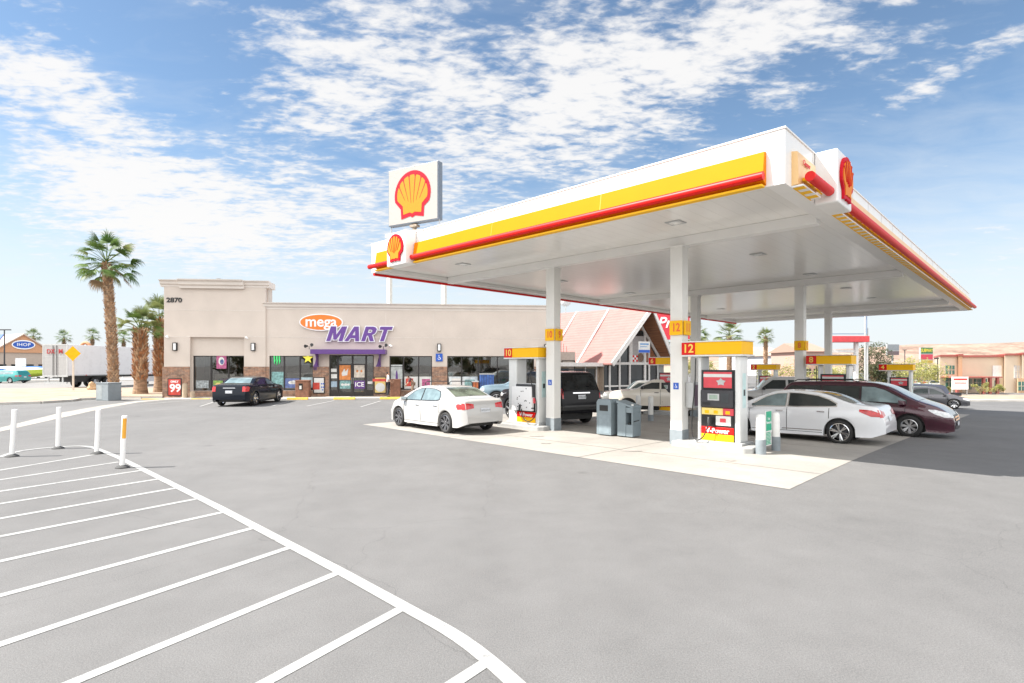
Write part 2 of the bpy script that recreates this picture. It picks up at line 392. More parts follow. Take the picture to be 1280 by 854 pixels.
rb_ = random.Random(11)
def blot(x, y, r, m=M_stain):
    n = 18; ph = [rb_.uniform(0, 6) for _ in range(3)]
    pts = [Vector((x+math.cos(2*math.pi*i/n)*r*(1+.22*math.sin(2*2*math.pi*i/n+ph[0])+.14*math.sin(5*2*math.pi*i/n+ph[1])), y+math.sin(2*math.pi*i/n)*r*.7*(1+.2*math.sin(3*2*math.pi*i/n+ph[2])))) for i in range(n)]
    sheet('old_spill', pts, .015, m)
for s_, q_, r_ in ((1.2, 3.9, .22), (.7, 6.2, .12), (1.7, 7.4, .18), (5.6, 8.6, .35), (6.2, 5.0, .28), (7.6, 3.0, .3), (1.5, 1.6, .12), (9.3, 6.5, .4), (.3, 9.6, .14), (2.0, 11.0, .2)):
    p_ = SQ(s_, q_); blot(p_.x, p_.y, r_)
# hatched island: edge line and slanting stripes, traced on the ground
def g2(px, py): p = G(px, py); return Vector((p.x, p.y))
def ribbon(pts, w, off, m, name):
    for i in range(len(pts)-1):
        a, b = pts[i], pts[i+1]
        d = (b-a).normalized(); n = Vector((-d.y, d.x))*w/2
        da = (pts[i]-pts[i-1]).normalized() if i else d
        db = (pts[i+2]-pts[i+1]).normalized() if i+2 < len(pts) else d
        na = Vector((-(da+d).y, (da+d).x)).normalized()*w/2/max(.5, (da+d).normalized().dot(d))
        nb = Vector((-(db+d).y, (db+d).x)).normalized()*w/2/max(.5, (db+d).normalized().dot(d))
        sheet(name, [a-na, b-nb, b+nb, a+na], off, m)
edge = [g2(-120, 592), g2(0, 571.5), g2(24, 564.5), g2(60, 560), g2(95, 558), g2(112, 559), g2(124, 562.5), g2(150, 573), g2(270, 633), g2(420, 712), g2(505, 759), g2(575, 799), g2(640, 852), g2(700, 915), g2(760, 1010)]
def bez(pts, k=4):
    out = []
    for i in range(len(pts)-1):
        p0 = pts[max(i-1, 0)]; p1 = pts[i]; p2 = pts[i+1]; p3 = pts[min(i+2, len(pts)-1)]
        for j in range(k):
            t = j/k
            out.append(.5*((2*p1)+(p2-p0)*t+(2*p0-5*p1+4*p2-p3)*t*t+(3*p1-p0-3*p2+p3)*t*t*t))
    return out+[pts[-1]]
ribbon(edge[:1]+bez(edge[1:7], 4)[:-1]+edge[6:9]+bez(edge[9:], 4), .125, .008, M_paint, 'edge_line')
STR = [((0, 588), (112, 569.5)), ((0, 600), (140, 579)), ((0, 614.5), (172, 589)), ((0, 630), (192, 600)), ((0, 648.5), (216, 611)), ((0, 671), (240, 625)), ((0, 702), (272, 642)),
       ((0, 745), (310, 662)), ((0, 806), (358, 686)), ((92, 853), (421, 717)), ((333, 853), (502, 761)), ((570, 853), (610, 827))]
for k_, (a, b) in enumerate(STR):
    a, b = g2(*a), g2(*b)
    far = a+(a-b).normalized()*3.0; b = b+(b-a).normalized()*(.13 if k_ < 8 else .06 if k_ < 9 else 0)
    sheet('hatch_stripe', [far+(a-b).orthogonal().normalized()*.05, b+(a-b).orthogonal().normalized()*.05, b-(a-b).orthogonal().normalized()*.05, far-(a-b).orthogonal().normalized()*.05][::-1], .004, M_paint)
# ================================================================== CANOPY
def pecten(mb, o, ax, ay, nrm, S, thick, ired=0, iyel=1):
    """scallop: red plate, raised yellow shell, red wedge lines fanning out from the hinge"""
    ax, ay, o, nrm = Vector(ax)*S, Vector(ay)*S, Vector(o), Vector(nrm)
    out = [(math.cos(R(a))*.50, math.sin(R(a))*.52) for a in range(-22, 203, 9)]
    out += [(-.325, -.30), (-.31, -.52), (-.07, -.475), (0, -.51), (.07, -.475), (.31, -.52), (.325, -.30)]
    mb.prism(out, o, ax, ay, nrm*thick, ired)
    yel = [(math.cos(R(a))*.425, math.sin(R(a))*.43) for a in range(-14, 195, 8)]
    yel += [(-.265, -.235), (-.25, -.425), (-.07, -.395), (0, -.425), (.07, -.395), (.25, -.425), (.265, -.235)]
    mb.prism(yel, o+nrm*thick, ax, ay, nrm*thick*.3, iyel)
    f = Vector((0, -.52))
    for k in range(6):
        tx = R(90+(k-2.5)*23.5); tip = Vector((math.cos(tx)*.445, math.sin(tx)*.445)); d = (tip-f).normalized(); n_ = Vector((-d.y, d.x))
        b = f+d*(.30+.06*abs(k-2.5)); e = tip
        mb.prism([tuple(b-n_*.003), tuple(e-d*.06-n_*.010), tuple(e-n_*.032), tuple(e+n_*.032), tuple(e-d*.06+n_*.010), tuple(b+n_*.003)][::-1], o+nrm*thick*1.301, ax, ay, nrm*thick*.25, ired)

HF, HT, HB = 5.30, 6.28, 5.22
can = empty('station_canopy', 'large flat forecourt canopy with white yellow and red edge on five white columns', 'canopy', (A2.x, A2.y, 0), TH)
# local: x = s, y = q
mb = MB()
mb.box(0, CL, 0, .06, HF, HT); mb.box(0, .06, .06, CW, HF, HT); mb.box(.06, CL, CW-.06, CW, HF, HT); mb.box(CL-.06, CL, .06, CW-.06, HF, HT)
for k in range(1, 9):
    mb.box(-.004, 0, k*CW/9-.006, k*CW/9+.006, HF+.02, HT-.02, 1)
for k in range(1, 20):
    mb.box(k*CL/20-.006, k*CL/20+.006, -.004, 0, HF+.02, HT-.02, 1)
mb.box(-.02, .1, -.02, CW+.02, HT, HT+.03); mb.box(.1, CL+.02, -.02, .08, HT, HT+.03); mb.box(.1, CL+.02, CW-.08, CW+.02, HT, HT+.03); mb.box(CL-.1, CL+.02, .08, CW-.08, HT, HT+.03)
mb.build('fascia', [M_white, M_lgrey], can)
# soffit deck: long panels running the length, with shallow seams
def deck_mat():
    m = mat('deck_panel', (.87, .85, .81), .30, var=.02, scale=.7, spec=.8, coat=.8)
    n, l, p = mnode(m); tcn = [x for x in n if x.type == 'TEX_COORD'][0]
    w = n.new('ShaderNodeTexWave'); w.wave_type = 'BANDS'; w.bands_direction = 'Y'; w.wave_profile = 'SAW'; w.inputs['Scale'].default_value = 1/.3/ (2*math.pi)*2*math.pi*.159*2*math.pi/ (2*math.pi)*6.283
    w.inputs['Scale'].default_value = .95
    l.new(tcn.outputs['Object'], w.inputs['Vector'])
    r = n.new('ShaderNodeMapRange'); l.new(w.outputs[1], r.inputs[0]); r.inputs[1].default_value = .9; r.inputs[2].default_value = .96; r.inputs[3].default_value = 1; r.inputs[4].default_value = .0
    b = n.new('ShaderNodeBump'); b.inputs['Strength'].default_value = .35; b.inputs['Distance'].default_value = .01; l.new(r.outputs[0], b.inputs['Height']); l.new(b.outputs[0], p.inputs['Normal'])
    mx = n.new('ShaderNodeMixRGB'); mx.blend_type = 'MULTIPLY'; mx.inputs[0].default_value = .10
    l.new(p.inputs['Base Color'].links[0].from_socket, mx.inputs[1]); l.new(r.outputs[0], mx.inputs[2]); l.new(mx.outputs[0], p.inputs['Base Color'])
    return m
M_deck = deck_mat()
mb = MB(); mb.box(.06, CL-.06, .06, CW-.06, HF+.16, HF+.22); mb.build('soffit', M_deck, can); M_deck.node_tree.nodes['Principled BSDF'].inputs['Coat Roughness'].default_value = .18
mb = MB(); mb.box(0.07, CL-.07, 0.07, CW-.07, HT-.25, HT-.2); mb.build('roof_deck', M_lgrey, can)
# edge gutters
mb = MB()
mb.box(.06, CL-.06, .06, .34, HF+.03, HF+.155); mb.box(.06, CL-.06, CW-.34, CW-.06, HF+.03, HF+.155)
mb.box(CL-1.15, CL-.45, .345, CW-.345, HF-.03, HF+.155)
mb.build('edge_gutter', M_white, can)
COLS = [(3.2, 3.68), (3.35, 8.15), (13.25, 3.7), (13.3, 8.1), (25.7, 5.9)]
for s in (3.25, 13.27, 25.7):
    mb = MB(); mb.box(s-.14, s+.14, .345, CW-.345, HB, HF+.158); mb.build('beam', M_white, can, bevel=.01)
for (s, q) in COLS:
    p = SQ(s, q); z = gz(p.x, p.y)
    mb = MB(); h = .17
    mb.box(s-h, s+h, q-h, q+h, z+.75 if False else z+.38, HB-.002, 0)
    c = mb.build('column', M_colw, can, bevel=.012)
    mb = MB(); mb.box(s-h-.012, s+h+.012, q-h-.012, q+h+.012, z-.02, z+.40, 0); mb.build('column_base', M_grey, c, bevel=.01)
    mb = MB(); mb.box(s-h-.03, s+h+.03, q-h-.03, q+h+.03, HB-.03, HB-.001, 0); mb.build('head_plate', M_white, c)
# front (short, x=0) fascia: yellow bands, red tubes, emblem box. y runs 0 (near corner) -> CW (left corner)
YB0, YB1 = HF+.22, HF+.62
def band_front(q0, q1, tube=(0, 0), k=1):
    mb = MB()
    # slanted yellow face: deeper at the bottom
    pr = [(0, HF+.03), (-.17, HF+.10), (-.17, HF+.16), (-.10, YB1), (0, YB1+.02)]
    mb.prism([(a, b) for a, b in pr], (0, q0, 0), (1, 0, 0), (0, 0, 1), (0, q1-q0, 0))
    o = mb.build('yellow_band', M_yel_sun, can)
    for j in range(1, k):
        mm = MB()
        y = q0+(q1-q0)*j/k; mm.prism([(a-.003, b) for a, b in pr], (0, y-.008, 0), (1, 0, 0), (0, 0, 1), (0, .016, 0))
        mm.build('band_joint', mat('band_joint', (.6, .33, .01), .5), o)
    mm = MB(); mm.cyl((-.19, q0+tube[0], HF+.16), (-.19, q1-tube[1], HF+.16), .078, n=20); mm.build('red_tube', M_red, can, smooth=True)
    mm = MB(); mm.box(-.165, -.02, q0+.02, q1-.02, HF-.012, HF+.028); mm.build('band_lip', M_yel_shade, o)
band_front(.32, 10.95, (-.02, -.16), 3)
band_front(12.05, 13.15, (.0, -.3), 1)
def emblem_box(y0, y1, xdir):
    mb = MB()
    if xdir == 0:
        mb.box(-.42, -.002, y0, y1, HF-.05, HT+.02)
        o = mb.build('emblem_box', M_white, can, bevel=.03)
        mm = MB(); pecten(mm, (-.423, (y0+y1)/2, (HF+HT)/2), (0, -1, 0), (0, 0, 1), (-1, 0, 0), .84, .05); mm.build('shell_emblem', [M_logo_red, M_logo_yel], o)
    else:
        mb.box(y0, y1, -.42, -.002, HF-.05, HT+.02)
        o = mb.build('emblem_box', M_white, can, bevel=.03)
        mm = MB(); pecten(mm, ((y0+y1)/2, -.423, (HF+HT)/2), (1, 0, 0), (0, 0, 1), (0, -1, 0), .84, .05); mm.build('shell_emblem', [M_logo_red, M_logo_yel], o)
emblem_box(10.98, 12.02, 0)
# long side (y=0), facing the right of the picture
def band_side(s0, s1, t0, t1, name='orange_band'):
    mb = MB(); pr = [(0, HF+.03), (-.11, HF+.045), (-.12, YB0), (-.10, YB1+.02), (0, YB1+.04)]
    mb.prism([(a, b) for a, b in pr], (s0, 0, 0), (0, 1, 0), (0, 0, 1), (s1-s0, 0, 0)); o = mb.build(name, M_yellow2, can)
    mm = MB(); mm.cyl((t0, -.28, HF+.17), (t1, -.28, HF+.17), .09, n=20); mm.build('red_tube', M_red, can, smooth=True)
    mm = MB(); k = t0+.12
    while k < t1-.1:
        mm.box(k, k+.09, -.27, -.121, HF+.14, HF+.20); k += .42
    mm.box(t0+.1, k, -.15, -.122, HF+.145, HF+.165)
    mm.build('tube_bracket', M_yel_shade, o)
    # ribbed underside strip
    mm = MB(); mm.box(s0, s1, -.20, -.003, HF-.002, HF+.026); mm.build('light_strip', M_white, o)
    mm = MB(); k = s0+.05; mm.box(s0+.05, s1, -.03, -.012, HF-.012, HF-.0025)
    while k < s1-.2:
        mm.box(k, k+.15, -.198, -.012, HF-.014, HF-.0025); k += .36
    mm.build('strip_rib', M_yel_shade, o)
    return o
ob = band_side(.35, 1.42, .45, 1.68)
text('lettering', 'Cleaner', .13, M_red, ob, (.80, -.128, HF+.50), (R(90), 0, 0), .002, .003)
emblem_box(1.7, 2.75, 1)
band_side(2.85, CL-.15, 2.9, CL-.2)
# far long edge red tube is on the other long side (y=CW)
mm = MB(); mm.cyl((.1, CW+.03, HF-.035), (CL-.1, CW+.03, HF-.035), .05, n=12); mm.cyl((CL+.08, .1, HF+.05), (CL+.08, CW-.1, HF+.05), .03, n=8)
mm.build('red_tube', M_red, can, smooth=True)
# recessed ceiling lights
M_lens = mat('light_lens', (.8, .8, .78), .15, var=.02, coat=.5)
for s, row in ((1.7, 'at the front edge'), (6.9, 'in the first bay'), (12.0, 'just before the second beam'), (17.1, 'behind the second beam'), (22.0, 'before the last beam'), (28.6, 'at the back edge')):
    for q, side in ((3.0, 'right-hand'), (10.7, 'left-hand')):
        p = SQ(s, q)
        l_ = empty('canopy_light', '%s recessed light %s of the canopy ceiling' % (side, row), 'ceiling light', (p.x, p.y, HF+.16), TH, 'recessed lights in the canopy ceiling')
        m_ = MB(); m_.box(-.19, .19, -.19, .19, -.02, -.001); m_.build('frame', M_lgrey, l_, bevel=.008)
        m_ = MB(); m_.lathe([(0, -.045), (.09, -.04), (.15, -.02)], n=16); m_.build('lens', M_lens, l_, smooth=True)

# ================================================================== CARS
def lerp_tab(tab, x):
    if x <= tab[0][0]: return tab[0][1]
    for (a, b), (c, d) in zip(tab, tab[1:]):
        if x <= c: return b+(d-b)*(x-a)/max(1e-9, c-a)
    return tab[-1][1]
def smooth_tab(tab, x):
    """monotone-ish cubic through the table (Catmull-Rom slopes, clamped)"""
    n = len(tab)
    if x <= tab[0][0]: return tab[0][1]
    if x >= tab[-1][0]: return tab[-1][1]
    for i in range(n-1):
        if x <= tab[i+1][0]: break
    x0, y0 = tab[i]; x1, y1 = tab[i+1]; h = x1-x0; d = (y1-y0)/h
    def slope(j):
        if j <= 0 or j >= n-1:
            return (tab[min(j+1, n-1)][1]-tab[max(j-1, 0)][1])/(tab[min(j+1, n-1)][0]-tab[max(j-1, 0)][0])
        a = (tab[j][1]-tab[j-1][1])/(tab[j][0]-tab[j-1][0]); b = (tab[j+1][1]-tab[j][1])/(tab[j+1][0]-tab[j][0])
        return 0 if a*b <= 0 else 2*a*b/(a+b)
    m0, m1 = slope(i), slope(i+1); t = (x-x0)/h
    return (2*t**3-3*t*t+1)*y0+(t**3-2*t*t+t)*h*m0+(-2*t**3+3*t*t)*y1+(t**3-t*t)*h*m1
M_tyre = mat('tyre_rubber', (.018, .018, .018), .8, var=.2)
M_rim = mat('alloy_rim', (.55, .55, .56), .28, .8, var=.05)
M_rimd = mat('dark_alloy_rim', (.22, .22, .23), .3, .8, var=.05)
M_glass = mat('car_glass', (.022, .028, .028), .04, 0, var=.3, scale=1.2, spec=.6, coat=.2)
M_glassl = mat('pale_car_glass', (.17, .23, .24), .05, 0, var=.35, scale=2.0, spec=.8, coat=.3)
M_lamp = mat('clear_lamp', (.55, .56, .57), .12, .2, var=.2, scale=14, coat=.6)
M_tail = mat('tail_lamp_red', (.50, .01, .012), .15, var=.25, scale=12, coat=.7)
M_chrome = mat('chrome', (.75, .75, .76), .1, 1, var=.02)
M_trim = mat('black_trim', (.012, .012, .012), .35, var=.1)
M_plate = mat('number_plate', (.62, .64, .68), .4, var=.05)
M_gap = mat('door_gap', (.03, .03, .03), .7)
def paint(name, c, metal=.0, rough=.28):
    dark = max(c) < .03
    return mat(name, c, rough, metal, var=.02, scale=1, coat=.22 if dark else 1.0, spec=.1 if dark else .5)
class Car:
    def __init__(s, **k): s.__dict__.update(k)
def car_body(P, root, M_body):
    L, W = P.L, P.W; h = L/2
    xs = set()
    n = 84
    for i in range(n+1): xs.add(round(-h+L*i/n, 4))
    for x, z in P.prof: xs.add(round(x, 4))
    for wx in (P.xr, P.xf):
        for i in range(-12, 13): xs.add(round(wx+P.Ra*math.sin(R(7.5*i)), 4))
    xs = sorted(x for x in xs if -h <= x <= h)
    ys = [xs[0]]
    for x in xs[1:]:
        if x-ys[-1] > .008: ys.append(x)
    xs = ys
    def low(x):
        z = lerp_tab(P.low, x)
        for wx in (P.xr, P.xf):
            d = abs(x-wx)
            if d < P.Ra: z = max(z, P.Rw+math.sqrt(max(0, P.Ra**2-d*d)))
        return z
    def wid(x):
        w = W/2
        ef = max(0, (x-(h-P.ef))/P.ef); er = max(0, (-x-(h-P.er))/P.er)
        return w*(1-P.kf*ef**2.6-P.kr*er**2.8)
    prof = lambda x: smooth_tab(P.prof, x)
    belt = lambda x: lerp_tab(P.belt, x)
    rows = []
    for x in xs:
        zt = prof(x); zl = min(low(x), zt-.10); w = wid(x)
        zb = min(belt(x), zt-.035)
        pts = [(w-.16, zl+.01), (w-.02, zl)]
        for t in (.12, .3, .5, .7, .88, 1.0):
            z = zl+(zb-zl)*t
            # shoulder crease and tuck-in at the sill
            zz = (z-.25)/max(.2, (belt(x)-.25))
            bul = 1-.035*(1-zz)**2 - .045*max(0, zz-.62)/.38*max(0, zz-.62)/.38
            pts.append((w*bul, z))
        wb = pts[-1][0]; g = zt-zb
        rr = min(.09, g*.55)
        tum = P.tum
        for t in (.25, .5, .75, 1.0):
            z = zb+(g-rr)*t; pts.append((wb-(z-zb)*tum-.012*(1 if g > .1 else 0), z))
        ye, ze = pts[-1]
        for t in (30, 60, 90): pts.append((ye-rr*.9*(1-math.cos(R(t))), ze+rr*math.sin(R(t))*(.86)))
        yr, zr = pts[-1]
        for t in (.75, .5, .25, 0): pts.append((yr*t, zr+(zt-zr+.0)*(1-t*t)))
        rows.append([(x, y, z) for y, z in pts])
    nr = len(rows[0])
    vs = []; fs = []
    full = []
    for r in rows:
        full.append([Vector(p) for p in r]+[Vector((p[0], -p[1], p[2])) for p in reversed(r[:-1])])
    m = len(full[0])
    for r in full: vs += r
    for i in range(len(full)-1):
        for k in range(m-1): fs.append((i*m+k, i*m+k+1, (i+1)*m+k+1, (i+1)*m+k))
    fs.append(tuple(range(m))); fs.append(tuple(range((len(full)-1)*m, len(full)*m))[::-1])
    mb = MB(); mb.add(vs, fs); o = mb.build('body', M_body, root, smooth=32)
    me = o.data; bvh = BVHTree.FromPolygons([v.co.copy() for v in me.vertices], [tuple(p.vertices) for p in me.polygons])
    P.prof_f = prof; P.wid_f = wid
    return o, bvh
def patch(bvh, cols, mode, name, m, parent, off=.006, sign=1, n=4, step=.05, holes=None):
    """strip of surface given as columns (a, b0, b1), pushed onto the body: mode 'side' a=x b=z, 'top' a=x b=y, 'end' a=y b=z"""
    cc = []
    for (a0, p0, q0), (a1, p1, q1) in zip(cols, cols[1:]):
        k = max(1, int(abs(a1-a0)/step))
        for i in range(k): t = i/k; cc.append((a0+(a1-a0)*t, p0+(p1-p0)*t, q0+(q1-q0)*t))
    cc.append(cols[-1]); vs = []; ok = True
    for a, p, q in cc:
        for j in range(n+1):
            b = p+(q-p)*j/n
            if mode == 'side': o, d = Vector((a, sign*3, b)), Vector((0, -sign, 0))
            elif mode == 'top': o, d = Vector((a, b, 4)), Vector((0, 0, -1))
            else: o, d = Vector((sign*6, a, b)), Vector((-sign, 0, 0))
            hit, nm, _, _ = bvh.ray_cast(o, d)
            if hit is None:
                hit = Vector(vs[-1]) if vs else Vector((a, 0, b)); nm = Vector((0, 0, 0))
                vs.append(hit); continue
            if nm.dot(d) > 0: nm = -nm
            vs.append(hit+nm*off)
    k = n+1
    fs = [(i*k+j, i*k+j+1, (i+1)*k+j+1, (i+1)*k+j) for i in range(len(cc)-1) for j in range(n)]
    me = bpy.data.meshes.new(name); me.from_pydata([tuple(v) for v in vs], [], fs); me.materials.append(m)
    bm = bmesh.new(); bm.from_mesh(me); bmesh.ops.remove_doubles(bm, verts=bm.verts, dist=1e-4)
    out = Vector((0, sign, 0)) if mode == 'side' else Vector((0, 0, 1)) if mode == 'top' else Vector((sign, 0, 0))
    for f in bm.faces:
        f.smooth = True; f.normal_update()
        if f.normal.dot(out) < 0: f.normal_flip()
    bm.to_mesh(me); bm.free()
    o = bpy.data.objects.new(name, me); COL.objects.link(o); o.parent = parent; return o
def wheel_mesh(Rw, wd, spokes, rimr, rim, root, x, y, side, style=0):
    yo = side
    mb = MB()
    prof = [(rimr, -wd/2+.01), (rimr+.02, -wd/2), (Rw-.035, -wd/2+.004), (Rw-.008, -wd/2+.03), (Rw, -wd/2+.06), (Rw, wd/2-.06), (Rw-.008, wd/2-.03), (Rw-.035, wd/2-.004), (rimr+.02, wd/2), (rimr, wd/2-.01), (rimr, -wd/2+.01)]
    mb.lathe(prof, (x, y, Rw), 'y', 36)
    w = mb.build('wheel', M_tyre, root, smooth=50)
    face = y+side*(wd/2-.035)
    mb = MB()
    mb.lathe([(rimr, wd/2-.012), (rimr-.018, wd/2-.004), (rimr-.022, wd/2-.05), (rimr-.03, 0), (rimr-.03, -wd/2+.02)] if side > 0 else [(rimr, -wd/2+.012), (rimr-.018, -wd/2+.004), (rimr-.022, -wd/2+.05), (rimr-.03, 0), (rimr-.03, wd/2-.02)], (x, y, Rw), 'y', 36)
    for k in range(spokes):
        a = 2*math.pi*k/spokes+.3
        subs = (0,) if style == 0 else (-.13, .13)
        for sb in subs:
            dr = Vector((math.cos(a+sb), 0, math.sin(a+sb))); tn = Vector((-dr.z, 0, dr.x))
            c = Vector((x, face, Rw)); w0, w1 = (.045, .028) if style == 0 else (.018, .016)
            d0 = Vector((math.cos(a), 0, math.sin(a)))*.04
            p = [c+d0+tn*w0-Vector((0, side*.0, 0)), c+dr*(rimr-.02)+tn*w1+Vector((0, side*.02, 0)), c+dr*(rimr-.02)-tn*w1+Vector((0, side*.02, 0)), c+d0-tn*w0]
            q = [v-Vector((0, side*.03, 0)) for v in p]
            mb.add(p+q, [(0, 1, 2, 3), (7, 6, 5, 4), (0, 4, 5, 1), (1, 5, 6, 2), (2, 6, 7, 3), (3, 7, 4, 0)])
    mb.cyl((x, face-side*.03, Rw), (x, face+side*.012, Rw), .055, .045, 16)
    mb.build('rim', rim, w, smooth=35)
    mb = MB(); mb.cyl((x, face-side*.10, Rw), (x, face-side*.06, Rw), rimr*.72, n=24); mb.build('brake_disc', M_dark, w)
    return w
def make_car(P, label, cat, pos, heading, name='parked_car', group=None, M_body=None, z=None):
    root = empty(name, label, cat, pos, heading, group)
    body, bvh = car_body(P, root, M_body)
    L, W = P.L, P.W; h = L/2
    # dark underbody and wheel wells
    mb = MB(); mb.box(P.xr-.5 if False else -h+.35, h-.35, -W/2+.30, W/2-.30, .22, .62)
    mb.box(P.xr-P.Ra-.02, P.xr+P.Ra+.02, -W/2+.15, W/2-.15, P.Rw+.05, P.Rw+P.Ra+.02); mb.box(P.xf-P.Ra-.02, P.xf+P.Ra+.02, -W/2+.15, W/2-.15, P.Rw+.05, P.Rw+P.Ra+.02)
    mb.build('underbody', M_trim, root)
    ty = W/2-.115
    for x in (P.xf, P.xr):
        for sd in (1, -1): wheel_mesh(P.Rw, .21, P.spokes, P.rimr, P.rim, root, x, ty*sd, sd, P.rstyle)
    for sd in (1, -1):
        for k, (mm, cols) in enumerate(P.side_glass):
            if P.chrome:
                cx = sum(c[0] for c in cols)/len(cols)
                ex = [(cx+(a-cx)*1.02+(.02 if a > cx else -.02), p-.028, q+.022) for a, p, q in cols]
                patch(bvh, ex, 'side', 'window_frame', P.frame_mat, root, .004, sd, 3)
            patch(bvh, cols, 'side', 'side_window', mm, root, .009, sd, 4)
        for x0, z0, x1, z1 in P.gaps:
            patch(bvh, [(x0-.008, z0, z1), (x0+.008, z0, z1)] if x0 == x1 else [(x0, z0-.006, z0+.006), (x1, z1-.006, z1+.006)], 'side', 'door_gap', M_gap, body, .004, sd, 10)
        # handles and mirror
        for hx, hz_ in P.handles:
            hit, nm, _, _ = bvh.ray_cast(Vector((hx, sd*3, hz_)), Vector((0, -sd, 0)))
            mb = MB(); mb.box(hx-.10, hx+.10, hit.y-sd*.005 if sd < 0 else hit.y-.005, hit.y+.028 if sd > 0 else hit.y+.005, hz_-.016, hz_+.016) if sd > 0 else mb.box(hx-.10, hx+.10, hit.y-.028, hit.y+.005, hz_-.016, hz_+.016)
            mb.build('door_handle', P.handle_mat, root, bevel=.008)
        mx, mz = P.mirror
        hit, nm, _, _ = bvh.ray_cast(Vector((mx, sd*3, mz)), Vector((0, -sd, 0)))
        y0 = hit.y
        mb = MB()
        a = 0
        vs_ = [(mx-.05, y0+sd*.03, mz-.05), (mx+.13, y0+sd*.03, mz-.04), (mx+.10, y0+sd*.20, mz-.05), (mx-.05, y0+sd*.23, mz-.06),
               (mx-.05, y0+sd*.03, mz+.09), (mx+.10, y0+sd*.03, mz+.06), (mx+.07, y0+sd*.20, mz+.07), (mx-.05, y0+sd*.23, mz+.09)]
        mb.add(vs_, [(0, 3, 2, 1), (4, 5, 6, 7), (0, 1, 5, 4), (1, 2, 6, 5), (2, 3, 7, 6), (3, 0, 4, 7)])
        mb.cyl((mx+.02, y0-sd*.03, mz-.04), (mx+.02, y0+sd*.06, mz-.0), .025, n=8)
        mr_ = mb.build('mirror', P.mirror_mat or M_body, root, bevel=.018)
        patchless = MB(); patchless.box(mx-.056, mx-.051, min(y0+sd*.05, y0+sd*.21), max(y0+sd*.05, y0+sd*.21), mz-.035, mz+.07); patchless.build('mirror_glass', M_chrome, mr_)
        if P.tail_side: patch(bvh, P.tail_side, 'side', 'tail_light', M_tail, root, .007, sd, 4, .04)
        if P.head_side: patch(bvh, P.head_side, 'side', 'headlight', M_lamp, root, .007, sd, 4, .04)
        for cols in P.tail_end: patch(bvh, [(sd*a, p, q) for a, p, q in cols], 'end', 'tail_light', M_tail, root, .008, -1, 4, .04)
        for cols in P.head_end: patch(bvh, [(sd*a, p, q) for a, p, q in cols], 'end', 'headlight', M_lamp, root, .008, 1, 4, .04)
    for nm_, mm, cols in P.top_glass:
        if nm_ == 'windshield' or nm_ == 'rear_window':
            o_ = patch(bvh, cols, 'top', nm_, mm, root, .008, 1, 10, .04)
    for nm_, mm, cols, sg, of in P.ends: patch(bvh, cols, 'end', nm_, mm, root, of, sg, 4, .06)
    return root, bvh, body
def sedan(L=4.5, W=1.76, H=1.43, xr=-1.33, xf=1.37, Rw=.32, sz=1.0, **k):
    h = L/2
    P = Car(L=L, W=W, xr=xr, xf=xf, Rw=Rw, Ra=Rw+.055, rimr=Rw-.085, tum=.46, ef=.75, er=.65, kf=.30, kr=.20, spokes=7, rim=M_rim, rstyle=0,
            chrome=True, frame_mat=M_trim, handle_mat=M_chrome, mirror_mat=None)
    P.prof = [(-h, .58), (-h+.03, .72), (-h+.10, .95), (-h+.18, 1.035), (-h+.55, 1.07), (-h+.80, 1.11), (-h+1.32, H-.07), (-.55, H-.005), (-.15, H), (.35, H-.03), (.75, H-.13), (h-1.22, 1.02), (h-1.0, .96), (h-.5, .84), (h-.15, .70), (h-.05, .60), (h, .52)]
    P.low = [(-h, .34), (-h+.3, .22), (xr, .2), (0, .18), (xf, .2), (h-.2, .2), (h, .26)]
    P.belt = [(-h, .98), (-1.2, .95), (0, .92), (h-1.2, .86), (h-.5, .74), (h, .6)]
    P.gaps = [(.02, .30, .02, .90), (1.02, .32, 1.02, .84), (-1.0, .62, -1.0, .94), (-1.3, .30, 1.05, .30)][:3]+[(-.93, .285, .98, .275)]
    P.handles = [(.20, .80), (-.82, .82)]
    P.mirror = (.86, .93)
    P.side_glass = [(M_glassl, [(.08, .965, 1.32), (.30, .96, 1.31), (.55, .95, 1.235), (.95, .94, .97)]),
                    (M_glass, [(-.93, 1.0, 1.25), (-.75, .99, 1.30), (-.4, .98, 1.335), (.0, .97, 1.335)])]
    P.top_glass = [('windshield', M_glass, [(.55, -.50, .50), (.8, -.60, .60), (h-1.27, -.68, .68)]),
                   ('rear_window', M_glass, [(-h+.84, -.62, .62), (-h+1.05, -.60, .60), (-h+1.32, -.55, .55)])]
    P.tail_side = [(-h+.10, .78, .90), (-h+.30, .76, .93), (-h+.36, .84, .90)]
    P.tail_end = [[(.42, .80, .92), (.66, .77, .95), (.78, .76, .95)]]
    P.head_side = [(h-.42, .66, .72), (h-.30, .60, .74), (h-.16, .56, .70)]
    P.head_end = [[(.48, .54, .64), (.75, .56, .72)]]
    P.ends = [('number_plate', M_plate, [(-.17, .66, .79), (.17, .66, .79)], -1, .012), ('number_plate', M_plate, [(-.17, .38, .48), (.17, .38, .48)], 1, .015),
              ('grille', M_trim, [(-.42, .48, .58), (.42, .48, .58)], 1, .008)]
    for a, b in k.items(): setattr(P, a, b)
    return P
UH = math.atan2(U2.y, U2.x)
def place_by_wheels(P, pr, pf, side):
    """world position and heading from the ground points under the near rear and near front wheel; side=+1 if the near side is the car's left"""
    d = (Vector((pf.x, pf.y))-Vector((pr.x, pr.y))); a = math.atan2(d.y, d.x); d.normalize()
    left = Vector((-d.y, d.x)); mid = (Vector((pf.x, pf.y))+Vector((pr.x, pr.y)))/2-left*side*(P.W/2-.1)-d*(P.xr+P.xf)/2
    return Vector((mid.x, mid.y, gz(mid.x, mid.y))), a
white = paint('white_car_paint', (.44, .435, .425)); silverw = paint('pearl_white_paint', (.72, .73, .75))
